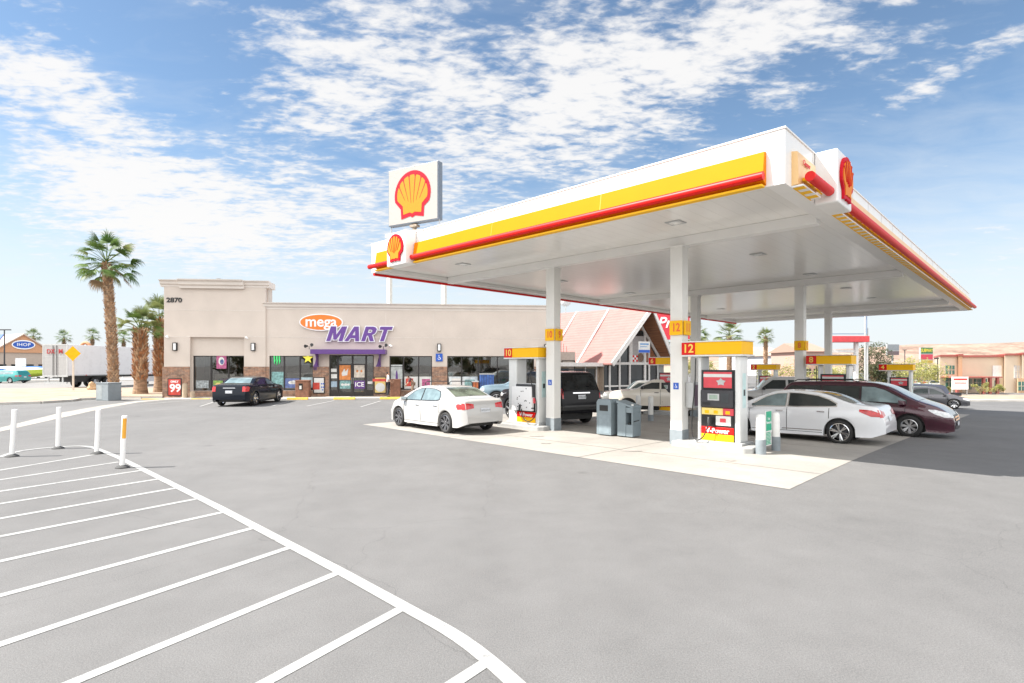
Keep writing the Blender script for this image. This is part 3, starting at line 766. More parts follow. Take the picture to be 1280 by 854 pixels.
# --- white compact sedan, nose towards the shop, rear to the right
P = sedan(L=4.49, W=1.75, H=1.435, spokes=7, rim=M_rimd, rstyle=1, frame_mat=M_trim, rimr=.245)
P.Rw = .325; P.Ra = .385
P.side_glass = [(M_glassl, [(.07, .965, 1.325), (.30, .96, 1.31), (.60, .95, 1.215), (1.02, .93, .96)]), (M_glassl, [(-.95, 1.02, 1.13), (-.85, 1.0, 1.25), (-.55, .98, 1.32), (.0, .97, 1.34)])]
hw = P.L/2
P.prof = [(-hw, .60), (-hw+.03, .76), (-hw+.09, .99), (-hw+.16, 1.045), (-hw+.45, 1.075), (-hw+.62, 1.12), (-hw+1.32, 1.385), (-.35, 1.43), (.0, 1.435), (.35, 1.405), (.8, 1.25), (1.38, 1.0), (1.55, .95), (1.95, .82), (hw-.12, .68), (hw-.04, .60), (hw, .52)]
P.top_glass[0] = ('windshield', M_glassl, [(.5, -.50, .50), (.8, -.58, .58), (1.33, -.66, .66)])
P.top_glass[1] = ('rear_window', mat('tinted_rear_glass', (.10, .12, .09), .05, var=.5, scale=3, spec=.8), [(-hw+.66, -.64, .64), (-hw+.95, -.60, .60), (-hw+1.30, -.55, .55)])
P.mirror = (.98, .95)
pr, pf = G(560.7, 542), G(499, 532.6)
pos, a = place_by_wheels(P, pr, pf, 1)
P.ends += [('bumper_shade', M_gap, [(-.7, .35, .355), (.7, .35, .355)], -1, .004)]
civ, bv, bd = make_car(P, 'white four-door sedan with dark alloy wheels parked beside pump 10', 'car', pos, a, M_body=white)
text('lettering', '6FDZ519', .09, M_grey, civ, (-hw-.022, 0, .725), (R(90), 0, R(-90)), .001)
# --- pearl white saloon by pump 12, nose to the left
P = sedan(L=4.86, W=1.82, H=1.45, xr=-1.38, xf=1.40, Rw=.335, spokes=6, rim=M_chrome, rstyle=1, frame_mat=M_chrome, rimr=.25)
hw = P.L/2
P.prof = [(-hw, .58), (-hw+.04, .74), (-hw+.12, .96), (-hw+.20, 1.06), (-hw+.55, 1.10), (-hw+.72, 1.125), (-hw+1.60, 1.40), (-.45, 1.44), (-.05, 1.45), (.3, 1.425), (.72, 1.29), (1.32, 1.02), (1.5, .97), (1.95, .86), (hw-.15, .72), (hw-.05, .62), (hw, .54)]
P.low = [(-hw, .36), (-hw+.3, .24), (P.xr, .22), (0, .19), (P.xf, .2), (hw-.2, .2), (hw, .26)]
P.side_glass = [(M_glassl, [(.03, .99, 1.345), (.30, .98, 1.33), (.6, .97, 1.23), (1.02, .95, .97)]), (M_glass, [(-1.28, 1.05, 1.10), (-1.1, 1.035, 1.20), (-.8, 1.02, 1.30), (-.35, 1.0, 1.355), (-.05, .995, 1.355)])]
P.top_glass[1] = ('rear_window', mat('tinted_glass', (.12, .13, .12), .05, var=.4, scale=3, spec=.8), [(-hw+.76, -.66, .66), (-hw+1.1, -.62, .62), (-hw+1.58, -.56, .56)])
P.tail_side = [(-hw+.12, .80, .90), (-hw+.30, .80, .97), (-hw+.58, .92, .98)]
P.tail_end = [[(.45, .82, .92), (.80, .78, .98)]]
P.gaps = [(-.02, .30, -.02, .95), (1.05, .32, 1.05, .86), (-1.12, .70, -1.12, .98), (-1.0, .29, 1.02, .285)]
P.handles = [(.18, .85), (-.92, .88)]; P.mirror = (.98, .96)
pr = G(1050, 554.5); d = U2
pos, a = place_by_wheels(P, pr, Vector((pr.x, pr.y, 0))+Vector((d.x, d.y, 0))*2.78, 1)
lex, bv, bd = make_car(P, 'pearl white luxury saloon with red tail light parked beside pump 12', 'car', pos, a, M_body=silverw)
for sd in (1, -1): patch(bv, [(-.95, .345, .37), (.1, .335, .36)], 'side', 'side_trim', M_chrome, lex, .012, sd, 2)
# --- dark red minivan behind it, nose to the right
maroon = paint('maroon_paint', (.05, .006, .018), .3, .25)
P = sedan(L=5.1, W=1.96, H=1.72, xr=-1.55, xf=1.45, Rw=.35, spokes=7, rim=M_rim, rstyle=1, rimr=.225, tum=.30, frame_mat=M_trim, kf=.26, kr=.12)
hw = P.L/2
P.prof = [(-hw, .60), (-hw+.05, 1.05), (-hw+.16, 1.30), (-hw+.36, 1.60), (-hw+.50, 1.68), (-1.4, 1.715), (-.4, 1.73), (.35, 1.71), (.72, 1.63), (1.62, 1.18), (1.78, 1.12), (2.15, .99), (hw-.14, .80), (hw-.04, .68), (hw, .55)]
P.belt = [(-hw, 1.04), (0, 1.02), (1.3, .98), (2.1, .86), (hw, .7)]
P.low = [(-hw, .34), (-hw+.3, .26), (P.xr, .24), (0, .22), (P.xf, .22), (hw-.2, .2), (hw, .26)]
P.side_glass = [(M_glassl, [(.14, 1.09, 1.56), (.5, 1.085, 1.55), (.78, 1.08, 1.46), (1.34, 1.06, 1.15)]), (M_glass, [(-1.03, 1.10, 1.56), (.06, 1.09, 1.56)]), (M_glass, [(-2.22, 1.13, 1.36), (-2.05, 1.12, 1.53), (-1.11, 1.10, 1.56)])]
P.top_glass = [('windshield', mat('windshield_glass', (.14, .17, .18), .05, var=.3, scale=2, spec=.9, coat=.4), [(.66, -.58, .58), (1.1, -.68, .68), (1.66, -.76, .76)])]
P.gaps = [(.10, .32, .10, 1.05), (1.34, .35, 1.34, .98), (-1.07, .42, -1.07, 1.06), (-1.1, .31, 1.1, .30), (-2.3, 1.06, -1.07, 1.06)]
P.handles = [(.26, .95), (-.90, .96)]; P.mirror = (1.24, 1.08); P.handle_mat = maroon
P.head_side = [(hw-.62, .87, .90), (hw-.45, .76, .90), (hw-.22, .68, .84)]
P.head_end = [[(.50, .64, .74), (.88, .68, .86)]]
P.tail_side = [(-hw+.06, .80, 1.15), (-hw+.2, .80, 1.2)]; P.tail_end = [[(.70, .80, 1.2), (.9, .80, 1.2)]]
P.ends = [('grille', M_chrome, [(-.42, .56, .60), (.42, .56, .60)], 1, .016), ('grille', M_chrome, [(-.42, .64, .68), (.42, .64, .68)], 1, .016), ('grille', M_trim, [(-.44, .52, .73), (.44, .52, .73)], 1, .008), ('bumper_intake', M_trim, [(-.5, .30, .42), (.5, .30, .42)], 1, .008), ('number_plate', M_plate, [(-.17, .40, .52), (.17, .40, .52)], 1, .03)]
pf = G(1137, 546); d = -U2
pos, a = place_by_wheels(P, Vector((pf.x-d.x*3.0, pf.y-d.y*3.0, 0)), pf, -1)
van, bv, bd = make_car(P, 'dark red minivan with roof rails parked behind the pearl white saloon', 'minivan', pos, a, name='minivan', M_body=maroon)
for sd in (1, -1):
    mb = MB(); mb.tube([(-2.0, sd*.62, 1.70), (-1.9, sd*.62, 1.76), (-.2, sd*.62, 1.775), (.05, sd*.62, 1.70)], .018, 6); mb.build('roof_rail', M_trim, van, smooth=True)
    mb = MB(); mb.box(-.05, .05, sd*.60, sd*.64, 1.7, 1.75); 
    patch(bv, [(-2.15, .415, .43), (-1.2, .415, .43)], 'side', 'side_trim', M_trim, van, .01, sd, 2)
# --- black large sport-utility vehicle behind pump 10, rear to the camera
blackp = paint('black_car_paint', (.008, .008, .010), .0, .2)
P = sedan(L=4.8, W=1.86, H=1.88, xr=-1.4, xf=1.4, Rw=.39, spokes=5, rim=M_chrome, rstyle=0, rimr=.27, tum=.26, frame_mat=M_trim, kf=.12, kr=.10)
hw = P.L/2
P.prof = [(-hw, .70), (-hw+.03, 1.0), (-hw+.08, 1.24), (-hw+.30, 1.82), (-hw+.42, 1.90), (-1.2, 1.93), (0, 1.93), (.45, 1.86), (1.05, 1.32), (1.3, 1.24), (2.1, 1.16), (hw-.1, 1.02), (hw, .7)]
P.belt = [(-hw, 1.16), (0, 1.14), (1.3, 1.10), (hw, 1.0)]
P.low = [(-hw, .46), (-hw+.3, .42), (0, .38), (hw-.2, .38), (hw, .42)]
P.side_glass = [(M_glass, [(.12, 1.22, 1.72), (.4, 1.21, 1.72), (.95, 1.19, 1.32)]), (M_glass, [(-.95, 1.23, 1.74), (.05, 1.22, 1.74)]), (M_glass, [(-2.12, 1.26, 1.68), (-1.05, 1.24, 1.74)])]
P.top_glass = [('windshield', M_glass, [(.48, -.66, .66), (1.02, -.78, .78)])]
P.gaps = [(.08, .50, .08, 1.18), (-1.0, .9, -1.0, 1.18), (1.12, .5, 1.12, 1.12)]
P.handles = [(.25, 1.06), (-.82, 1.07)]; P.mirror = (.88, 1.25); P.handle_mat = blackp
P.tail_side = [(-hw+.07, .98, 1.30), (-hw+.17, .98, 1.34)]; P.tail_end = [[(.76, .98, 1.32), (.96, .98, 1.34)]]
P.head_side = [(hw-.3, .9, 1.05), (hw-.1, .9, 1.0)]; P.head_end = [[(.6, .88, 1.02), (.9, .88, 1.02)]]
P.ends = [('rear_window', mat('dark_tailgate_glass', (.015, .017, .018), .05, var=.6, scale=3, spec=.4), [(-.80, 1.27, 1.66), (-.70, 1.27, 1.80), (.70, 1.27, 1.80), (.80, 1.27, 1.66)], -1, .012),
          ('tailgate_trim', M_chrome, [(-.36, 1.15, 1.19), (.36, 1.15, 1.19)], -1, .02), ('number_plate', M_plate, [(-.16, .96, 1.10), (.16, .96, 1.10)], -1, .02),
          ('bumper', mat('bumper_chrome_black', (.05, .05, .05), .2, .6), [(-.93, .58, .74), (.93, .58, .74)], -1, .06)]
P0_ = Vector((1.27, 19.9, 0)); d = Vector((-.47, .883)).normalized()
pos, a = place_by_wheels(P, P0_, P0_+Vector((d.x, d.y, 0))*2.8, 1)
tah, bv, bd = make_car(P, 'large black sport utility vehicle parked behind the column numbered 10 and 9', 'suv', pos, a, name='sport_utility_vehicle', M_body=blackp)
text('lettering', '7TRC042', .09, M_grey, tah, (-hw-.03, 0, 1.03), (R(90), 0, R(-90)), .001)
for sd in (1, -1):
    mb = MB(); mb.tube([(-1.9, sd*.66, 1.90), (-1.8, sd*.66, 1.97), (-.1, sd*.66, 1.98), (.1, sd*.66, 1.90)], .02, 6); mb.build('roof_rail', M_trim, tah, smooth=True)
# --- black full-size saloon in front of the shop
P = sedan(L=5.0, W=1.88, H=1.48, xr=-1.5, xf=1.55, Rw=.36, spokes=5, rim=M_chrome, rstyle=1, rimr=.25, tum=.42, kf=.16, kr=.14)
hw = P.L/2
P.prof = [(-hw, .60), (-hw+.03, .80), (-hw+.08, 1.03), (-hw+.15, 1.09), (-hw+.6, 1.11), (-hw+.85, 1.15), (-hw+1.50, 1.43), (-.5, 1.48), (-.1, 1.48), (.3, 1.44), (1.1, 1.10), (1.3, 1.05), (2.1, .95), (hw-.08, .85), (hw, .6)]
P.belt = [(-hw, 1.03), (0, 1.0), (1.2, .98), (hw, .85)]
P.side_glass = [(M_glassl, [(.06, 1.06, 1.36), (.35, 1.05, 1.34), (.9, 1.03, 1.10)]), (M_glass, [(-1.15, 1.09, 1.25), (-.9, 1.08, 1.34), (-.02, 1.06, 1.37)])]
P.tail_side = [(-hw+.05, .78, 1.0), (-hw+.16, .78, 1.02)]; P.tail_end = [[(.66, .76, 1.01), (.90, .76, 1.02)]]
P.top_glass[1] = ('rear_window', M_glassl, [(-hw+.88, -.66, .66), (-hw+1.48, -.56, .56)])
P.ends = [('number_plate', M_plate, [(-.17, .68, .81), (.17, .68, .81)], -1, .012), ('trunk_trim', M_chrome, [(-.3, .93, .95), (.3, .93, .95)], -1, .012), ('grille', M_chrome, [(-.4, .5, .8), (.4, .5, .8)], 1, .01)]
P.handles = [(.2, .92), (-.85, .94)]
pr = G(316, 508.5); pf = G(345.5, 503)
dd = Vector((pf.x-pr.x, pf.y-pr.y)).normalized()
d3 = Vector((-.03, 1)).normalized()
pr3 = G(318, 507)
pos, a = place_by_wheels(P, pr3, pr3+Vector((d3.x*3.05, d3.y*3.05, 0)), -1)
blk, bv, bd = make_car(P, 'black sedan with chrome wheels parked in front of the shop windows', 'car', pos, a, M_body=paint('blue_black_paint', (.012, .015, .022), .1, .2))
text('lettering', '6VKD318', .09, M_grey, blk, (-hw-.022, 0, .745), (R(90), 0, R(-90)), .001)

def pickup_profile(L, hood, roof, bed, cab0, cab1):
    h = L/2
    return [(-h, .70), (-h+.03, bed-.12), (-h+.10, bed), (cab0-.12, bed), (cab0, bed+.04), (cab0+.12, roof-.06), (cab0+.35, roof), (cab1-.75, roof), (cab1-.45, roof-.07), (cab1+.12, hood+.08), (cab1+.3, hood), (h-.35, hood-.07), (h-.08, hood-.2), (h, .6)]
def pickup(L, H, cab0, cab1, **k):
    P = sedan(L=L, W=1.98, H=H, xr=-L/2+1.25, xf=L/2-.95, Rw=.39, spokes=5, rim=M_rim, rstyle=0, rimr=.25, tum=.28, kf=.12, kr=.05, chrome=False)
    h = L/2
    P.prof = pickup_profile(L, 1.18, H, 1.28, cab0, cab1); P.belt = [(-h, 1.2), (0, 1.14), (h, 1.05)]
    P.low = [(-h, .55), (0, .42), (h, .45)]
    m = (cab0+cab1)/2
    P.side_glass = [(M_glass, [(m+.02, 1.22, H-.16), (cab1-.55, 1.22, H-.17), (cab1-.05, 1.2, 1.32)]), (M_glass, [(cab0+.14, 1.24, H-.18), (m-.06, 1.22, H-.16)])]
    P.top_glass = [('windshield', M_glassl, [(cab1-.42, -.66, .66), (cab1+.08, -.76, .76)])]
    P.gaps = [(m-.02, .5, m-.02, 1.2), (cab1-.05, .5, cab1-.05, 1.15), (cab0+.05, .5, cab0+.05, 1.25)]
    P.handles = [(m+.15, 1.05), (cab0+.2, 1.05)]; P.mirror = (cab1-.15, 1.27)
    P.handle_mat = M_trim; P.mirror_mat = M_trim
    P.tail_side = [(-h+.05, .9, 1.2), (-h+.15, .9, 1.2)]; P.tail_end = [[(.82, .85, 1.2), (.96, .85, 1.2)]]
    P.head_side = [(h-.3, .82, 1.0), (h-.1, .82, .94)]; P.head_end = [[(.55, .78, .96), (.9, .78, .96)]]
    P.ends = [('grille', M_chrome, [(-.5, .76, .96), (.5, .76, .96)], 1, .01), ('bumper', M_chrome, [(-.9, .5, .66), (.9, .5, .66)], 1, .05), ('number_plate', M_plate, [(-.16, .6, .72), (.16, .6, .72)], -1, .02)]
    for a, b in k.items(): setattr(P, a, b)
    return P
# white small pickup in front of pump 6: front wheel seen at 785,512, nose to the left
cream = paint('cream_white_paint', (.68, .63, .55))
P = pickup(4.9, 1.68, -.9, .95); P.Rw = .36; P.Ra = .43; P.kf = .2
pf = G(785, 517); d = Vector((-.80, -.30)).normalized(); d = Vector((-.86, .30)).normalized()
pos, a = place_by_wheels(P, Vector((pf.x-d.x*2.7, pf.y-d.y*2.7, 0)), pf, 1)
make_car(P, 'white pickup truck with chrome wheel facing left behind pump 6', 'pickup', pos, a, name='pickup_truck', M_body=cream)
# pale pickup behind it, near the steep-roofed restaurant
P = pickup(5.4, 1.82, -1.0, 1.0)
p = PX(806, 35); pos = Vector((p.x, p.y, gz(p.x, p.y)-.35))
make_car(P, 'silver pickup truck standing right in front of the steep-roofed restaurant', 'pickup', pos, R(172), name='pickup_truck', M_body=paint('silver_paint', (.38, .38, .36), .4))
# white crew cab pickup at the far island
P = pickup(5.9, 1.92, -1.2, 1.35)
P.side_glass = [(M_glass, [(.12, 1.26, 1.74), (.75, 1.26, 1.74), (1.25, 1.24, 1.36)]), (M_glass, [(-1.02, 1.28, 1.73), (.0, 1.26, 1.75)])]
p = PX(982, 30.5); d = Vector((-.94, .30)); pos = Vector((p.x, p.y, gz(p.x, p.y)))
make_car(P, 'white crew cab pickup truck seen between pump 12 and the column numbered 8', 'pickup', pos, math.atan2(d.y, d.x), name='pickup_truck', M_body=paint('silver_white_paint', (.52, .52, .52), .1))
# silver small sport-utility behind the columns, rear left corner visible
P = sedan(L=4.4, W=1.8, H=1.72, xr=-1.3, xf=1.3, Rw=.35, tum=.26, kf=.15, kr=.1, chrome=False)
hw = P.L/2
P.prof = [(-hw, .65), (-hw+.04, 1.0), (-hw+.22, 1.6), (-hw+.4, 1.70), (-.4, 1.72), (.3, 1.67), (1.0, 1.12), (1.9, 1.0), (hw-.06, .85), (hw, .6)]
P.side_glass = [(M_glass, [(.1, 1.1, 1.55), (.35, 1.1, 1.53), (.85, 1.08, 1.2)]), (M_glass, [(-1.9, 1.14, 1.5), (.0, 1.1, 1.57)])]
P.top_glass = [('windshield', M_glass, [(.32, -.6, .6), (.98, -.7, .7)])]
P.tail_side = [(-hw+.05, .85, 1.15), (-hw+.16, .85, 1.15)]; P.tail_end = [[(.66, .85, 1.12), (.86, .85, 1.12)]]
P.ends = [('rear_window', M_glass, [(-.68, 1.14, 1.5), (.68, 1.14, 1.5)], -1, .012), ('bumper', M_dark, [(-.85, .5, .7), (.85, .5, .7)], -1, .04), ('number_plate', M_plate, [(-.16, .84, .96), (.16, .84, .96)], -1, .02)]
P.belt = [(-hw, 1.06), (hw, 1.0)]; P.gaps = [(.05, .4, .05, 1.08)]
p = PX(893, 26.5); pos = Vector((p.x, p.y, gz(p.x, p.y)))
make_car(P, 'beige sport utility vehicle with red tail light seen just left of pump 12', 'suv', pos, R(62), name='sport_utility_vehicle', M_body=paint('beige_metal_paint', (.40, .37, .33), .4))
# light blue pickup between the white sedan and pump 10
P = pickup(5.2, 1.72, -.9, 1.0)
p = PX(660, 30); pos = Vector((p.x, p.y, gz(p.x, p.y)))
P.side_glass = [(M_glassl, c) for _, c in P.side_glass]
make_car(P, 'light blue pickup truck parked along the shop windows behind pump 10', 'pickup', pos, R(178), name='pickup_truck', M_body=paint('light_blue_paint', (.20, .29, .35), .3))
# grey sedan at the right
P = sedan(L=4.5, W=1.78, H=1.45, chrome=False, rim=M_chrome, rstyle=1)
p = PX(1158, 38); pos = Vector((p.x, p.y, gz(p.x, p.y)))
P.side_glass = [(M_glass, [(.08, .965, 1.31), (.35, .96, 1.28), (.95, .94, .97)]), (M_glass, [(-1.05, 1.02, 1.10), (-.6, .98, 1.29), (.0, .97, 1.335)])]
make_car(P, 'dark grey sedan beyond the minivan hood', 'car', pos, R(-30), M_body=paint('grey_metal_paint', (.085, .085, .095), .5))
P = sedan(L=4.7, W=1.85, H=1.62, chrome=False, kf=.2)
hw = P.L/2
P.prof = [(-hw, .65), (-hw+.04, 1.0), (-hw+.3, 1.5), (-hw+.5, 1.58), (-.3, 1.62), (.3, 1.58), (1.1, 1.08), (2.0, .95), (hw-.06, .8), (hw, .6)]
P.side_glass = [(M_glass, [(.08, 1.05, 1.46), (.35, 1.04, 1.44), (.95, 1.02, 1.08)]), (M_glass, [(-1.7, 1.1, 1.4), (.0, 1.05, 1.50)])]
P.top_glass = [('windshield', M_glass, [(.4, -.6, .6), (1.05, -.7, .7)])]
p = PX(1138, 43); pos = Vector((p.x, p.y, gz(p.x, p.y)))
make_car(P, 'dark blue estate car directly behind the grey sedan', 'car', pos, R(150), M_body=paint('dark_blue_paint', (.02, .025, .05), .3))
# far parked cars, right and left
far = [(1094, 62, 'dark car parked by the yellow shrubs left of pump 4', (.05, .05, .06), 0), (1178, 66, 'white car parked left of the tan drive-through building', (.6, .6, .6), 20), (1168, 74, 'silver car parked farthest back before the yellow shrubs', (.35, .36, .38), 5)]
for px, Y, lab, c, rz in far:
    P = sedan(chrome=False); p = PX(px, Y)
    make_car(P, lab, 'car', Vector((p.x, p.y, gz(p.x, p.y))), R(rz), M_body=paint('far_paint_%d' % px, c, .2), group='cars parked beyond the station on the right')

# ================================================================== DISPENSERS AND FORECOURT FURNITURE
M_face = mat('pump_face_dark', (.035, .04, .045), .4, var=.15)
M_pumpw = mat('pump_white', (.70, .71, .70), .35, var=.04, scale=3, coat=.2)
M_isl = worn(mat('island_concrete', (.34, .34, .33), .8, var=.1, scale=4, bump=.3, bscale=60), 8, .5, .7, .5, (.2, .2, .2))
M_adred = mat('advert_red', (.62, .06, .08), .4, var=.08, scale=5)
M_adpale = mat('advert_cream', (.80, .62, .20), .4, var=.05)
M_screen = mat('display', (.28, .36, .30), .15, var=.1, coat=.5)
M_blue = mat('sign_blue', (.02, .10, .48), .4, var=.03)
M_paper = mat('printed_paper', (.66, .66, .64), .5, var=.05)
M_hose = mat('black_hose', (.012, .012, .012), .5, var=.1)
M_green = mat('green_print', (.01, .36, .20), .4, var=.05)
FRONT = (R(90), 0, 0)     # text facing local -Y
def make_pump(num, label, pos, rz, style, other=None):
    t = empty('fuel_dispenser', label, 'fuel pump', pos, rz, 'fuel dispensers under the canopy')
    # local x along the island (towards the camera-right end), local -y is the face towards the camera-left
    mb = MB(); mb.prism([(-1.02, -.56), (.85, -.56), (1.0, -.42), (1.0, .42), (.85, .56), (-1.02, .56)], (0, 0, -.05), (1, 0, 0), (0, 1, 0), (0, 0, .20)); mb.build('island', M_isl, t, bevel=.03)
    mb = MB(); mb.box(-.50 if style == 0 else -.78, .72, -.36, .36, .15, .21); mb.build('plinth', M_lgrey, t, bevel=.01)
    mb = MB(); mb.box(.50, .63, -.25, .25, .205, 2.32)
    mb.build('end_pillar', M_pumpw, t, bevel=.03)
    mb = MB(); mb.box(-.45 if style == 0 else -.74, -.36, -.25, .25, .205, 2.32); mb.build('end_pillar', M_pumpw, t, bevel=.03)
    mb = MB(); mb.box(-.358, .498, -.22, .22, .21, 1.98 if style == 0 else 1.49); cab = mb.build('cabinet', M_face if style == 0 else M_pumpw, t, bevel=.01)
    # number canopy with white rim
    mb = MB(); mb.box(-.84, .74, -.40, .40, 2.32, 2.36); mb.box(-.84, .74, -.40, .40, 2.68, 2.71); sg = mb.build('sign_rim', M_pumpw, t, bevel=.008)
    sg2 = MB(); sg2.box(-.81, .71, -.37, .37, 2.362, 2.678); sp_ = sg2.build('sign_box', M_yel_shade, t, bevel=.01)
    for sd in (-1, 1):
        x0 = -.82 if sd < 0 else .34
        x0 = -.82 if sd < 0 else -.82
        mb = MB(); mb.box(x0, x0+.36, sd*.372 if sd > 0 else -.385, .385 if sd > 0 else -.372, 2.364, 2.676); np_ = mb.build('number_plate', M_red, t)
        if num: text('number', num, .30, mat('number_yellow', (.85, .62, .10), .4, var=.02), np_, (x0+.18, sd*.386, 2.515), (R(90), 0, 0 if sd < 0 else R(180)), .003, .006)
        y = lambda a: sd*a
        def pan(name, x0, x1, z0, z1, d, m, par=cab, bev=.006):
            x0, x1 = (x0+.19)*1.36-.345, (x1+.19)*1.36-.345; mb = MB(); a, b = sorted((sd*.22, sd*(.22+d))); a += .001*(sd > 0); b -= .001*(sd < 0)
            mb.box(x0, x1, a, b, z0, z1); return mb.build(name, m, par, bevel=bev)
        if style == 0:
            pan('top_advert_frame', -.17, .40, 1.50, 1.96, .03, M_trim)
            ad = pan('top_advert', -.15, .38, 1.53, 1.93, .034, M_adred)
            pan('advert_band', -.15, .38, 1.80, 1.88, .037, M_paper, ad, 0)
        if style == 0:
            star = [(math.cos(R(90+36*i))*(.10 if i % 2 == 0 else .06), math.sin(R(90+36*i))*(.10 if i % 2 == 0 else .06)) for i in range(10)]
            mb = MB(); mb.prism(star, (.16, sd*.258, 1.68), (1.3, 0, 0), (0, 0, 1), (0, sd*.004, 0)); mb.build('advert_star', M_lgrey, ad)
        pan('console', -.19, .41, 1.05, 1.48, .10, M_dark, cab, .03)
        pan('display', -.02, .14, 1.25, 1.36, .105, M_screen); pan('display_frame', -.05, .17, 1.22, 1.39, .102, M_lgrey)
        pan('keypad', .20, .34, 1.18, 1.40, .104, M_face); pan('card_slot', -.15, .0, 1.10, 1.18, .107, M_trim)
        pan('grade_strip', -.18, .22, .86, 1.03, .05, M_adpale if style == 0 else M_paper)
        pan('grade_strip', .221, .41, .86, 1.03, .05, M_adred)
        for gx in (-.08, .09, .31): pan('grade_button', gx-.04, gx+.04, .89, .97, .056, M_yel_shade, cab, .004)
        pan('nozzle_bay', -.19, .41, .56, .855, .02, M_trim)
        pan('price_card', .08, .36, .60, .84, .024, M_paper)
        pan('price_card', .16, .27, .68, .78, .028, M_adred)
        pan('lower_door', -.19, .41, .38, .555, .035, M_red)
        pan('lower_door', -.19, .41, .215, .377, .035, M_yel_shade)
        text('lettering', 'V-Power', .165, M_txt_white, cab, (.07, sd*.258, .46), (R(90), 0, 0 if sd < 0 else R(180)), .002, .004)
        if style == 1:      # the pump serviced from the side: pale printed cover over the displays
            pan('printed_cover', -.30, .36, .60, 1.40, .13, M_txt_white)
            for i in range(16):
                xx, zz = random.uniform(-.15, .36), random.uniform(.65, 1.35)
                pan('print_mark', xx, xx+.03, zz, zz+.03, .133, M_face, cab, 0)
        # nozzle and hose
        mb = MB(); mb.tube([(-.10, sd*.30, .60), (-.10, sd*.36, .74), (-.10, sd*.37, .80)], .022, 8); mb.tube([(-.10, sd*.37, .80), (-.09, sd*.40, .72), (-.08, sd*.42, .60)], [.03, .035, .03], 8)
        nzl = mb.build('nozzle', M_black, t, smooth=True)
        mb = MB()
        pts = []
        P_ = [(-.46, sd*.33, 2.28), (-.47, sd*.36, 1.6), (-.52, sd*.40, .9), (-.50, sd*.44, .35), (-.36, sd*.47, .22), (-.2, sd*.46, .32), (-.10, sd*.41, .60)]
        if style == 1: P_ = [(.30, sd*.33, 2.05), (.42, sd*.36, 1.5), (.66, sd*.40, .9), (.66, sd*.44, .5), (.42, sd*.47, .28), (.15, sd*.46, .36), (.0, sd*.41, .66)]
        n_ = len(P_)
        for i in range(n_-1):
            p0, p1, p2, p3 = (Vector(P_[max(i-1, 0)]), Vector(P_[i]), Vector(P_[i+1]), Vector(P_[min(i+2, n_-1)]))
            for j in range(6):
                u = j/6; pts.append(.5*((2*p1)+(p2-p0)*u+(2*p0-5*p1+4*p2-p3)*u*u+(3*p1-p0-3*p2+p3)*u**3))
        pts.append(Vector(P_[-1])); mb.tube(pts, .015, 8); mb.build('hose', M_hose, t, smooth=True)
    mb = MB(); mb.box(.631, .636, -.10, .10, 1.05, 1.9); mb.build('notice', mat('pale_blue_notice', (.50, .66, .66), .4), t)
    mb = MB(); mb.box(.637, .640, -.05, .05, 1.35, 1.5); mb.build('notice_picture', M_face, t)
    return t
PUMPS = [('12', 3.25, 2.62, 0, 'dispenser numbered 12 with red advert and V-Power panel, nearest on the right'),
         ('10', 3.3, 9.15, 1, 'dispenser with printed white cover and looping hose beside the white compact sedan'),
         ('8', 13.2, 2.55, 0, 'dispenser numbered 8, seen above the roof of the maroon minivan'),
         ('6', 13.3, 9.45, 0, 'dispenser numbered 6 in front of the steep-roofed restaurant'),
         ('4', 25.7, 2.50, 0, 'dispenser numbered 4, farthest on the right beside the dark grey sedan'),
         ('2', 25.7, 9.4, 0, 'dispenser with partly worn number, seen right of pump 12 over the white crew cab')]
for num, s, q, st, lab in PUMPS:
    p = SQ(s, q); d = -U2
    make_pump(num, lab, (p.x, p.y, gz(p.x, p.y)), math.atan2(d.y, d.x), st)
# column number signs: paired plates facing -v and -u sides
M_numo = mat('number_orange_red', (.75, .10, .02), .4, var=.02)
def col_sign(s, q, a, b, z, lab):
    p = SQ(s, q); t = empty('number_sign', lab, 'number sign', (p.x, p.y, z), TH)
    # plate on the -x face (left number) and on the -y face (right number), both projecting from the column corner
    mb = MB(); mb.box(-.235, -.185, -.20, .16, -.19, .19); o = mb.build('plate', M_yel_shade, t, bevel=.01)
    text('number', a, .30, M_numo, o, (-.237, -.03, 0), (R(90), 0, R(-90)), .003, .006, sx=.8)
    mb = MB(); mb.box(-.14, .2, -.235, -.185, -.19, .19); o = mb.build('plate', M_yel_shade, t, bevel=.01)
    text('number', b, .30, M_numo, o, (.03, -.237, 0), (R(90), 0, 0), .003, .006, sx=.8)
col_sign(3.2, 3.68, '12', '11', 3.05, 'orange plates reading 12 and 11 on the nearest column')
col_sign(3.35, 8.15, '10', '9', 3.05, 'orange plates reading 10 and 9 on the column by the black utility vehicle')
col_sign(13.25, 3.7, '8', '7', 2.85, 'orange plates on the column behind the pearl white saloon')
col_sign(13.3, 8.1, '6', '5', 2.85, 'orange plates on the column just behind the nearest column')
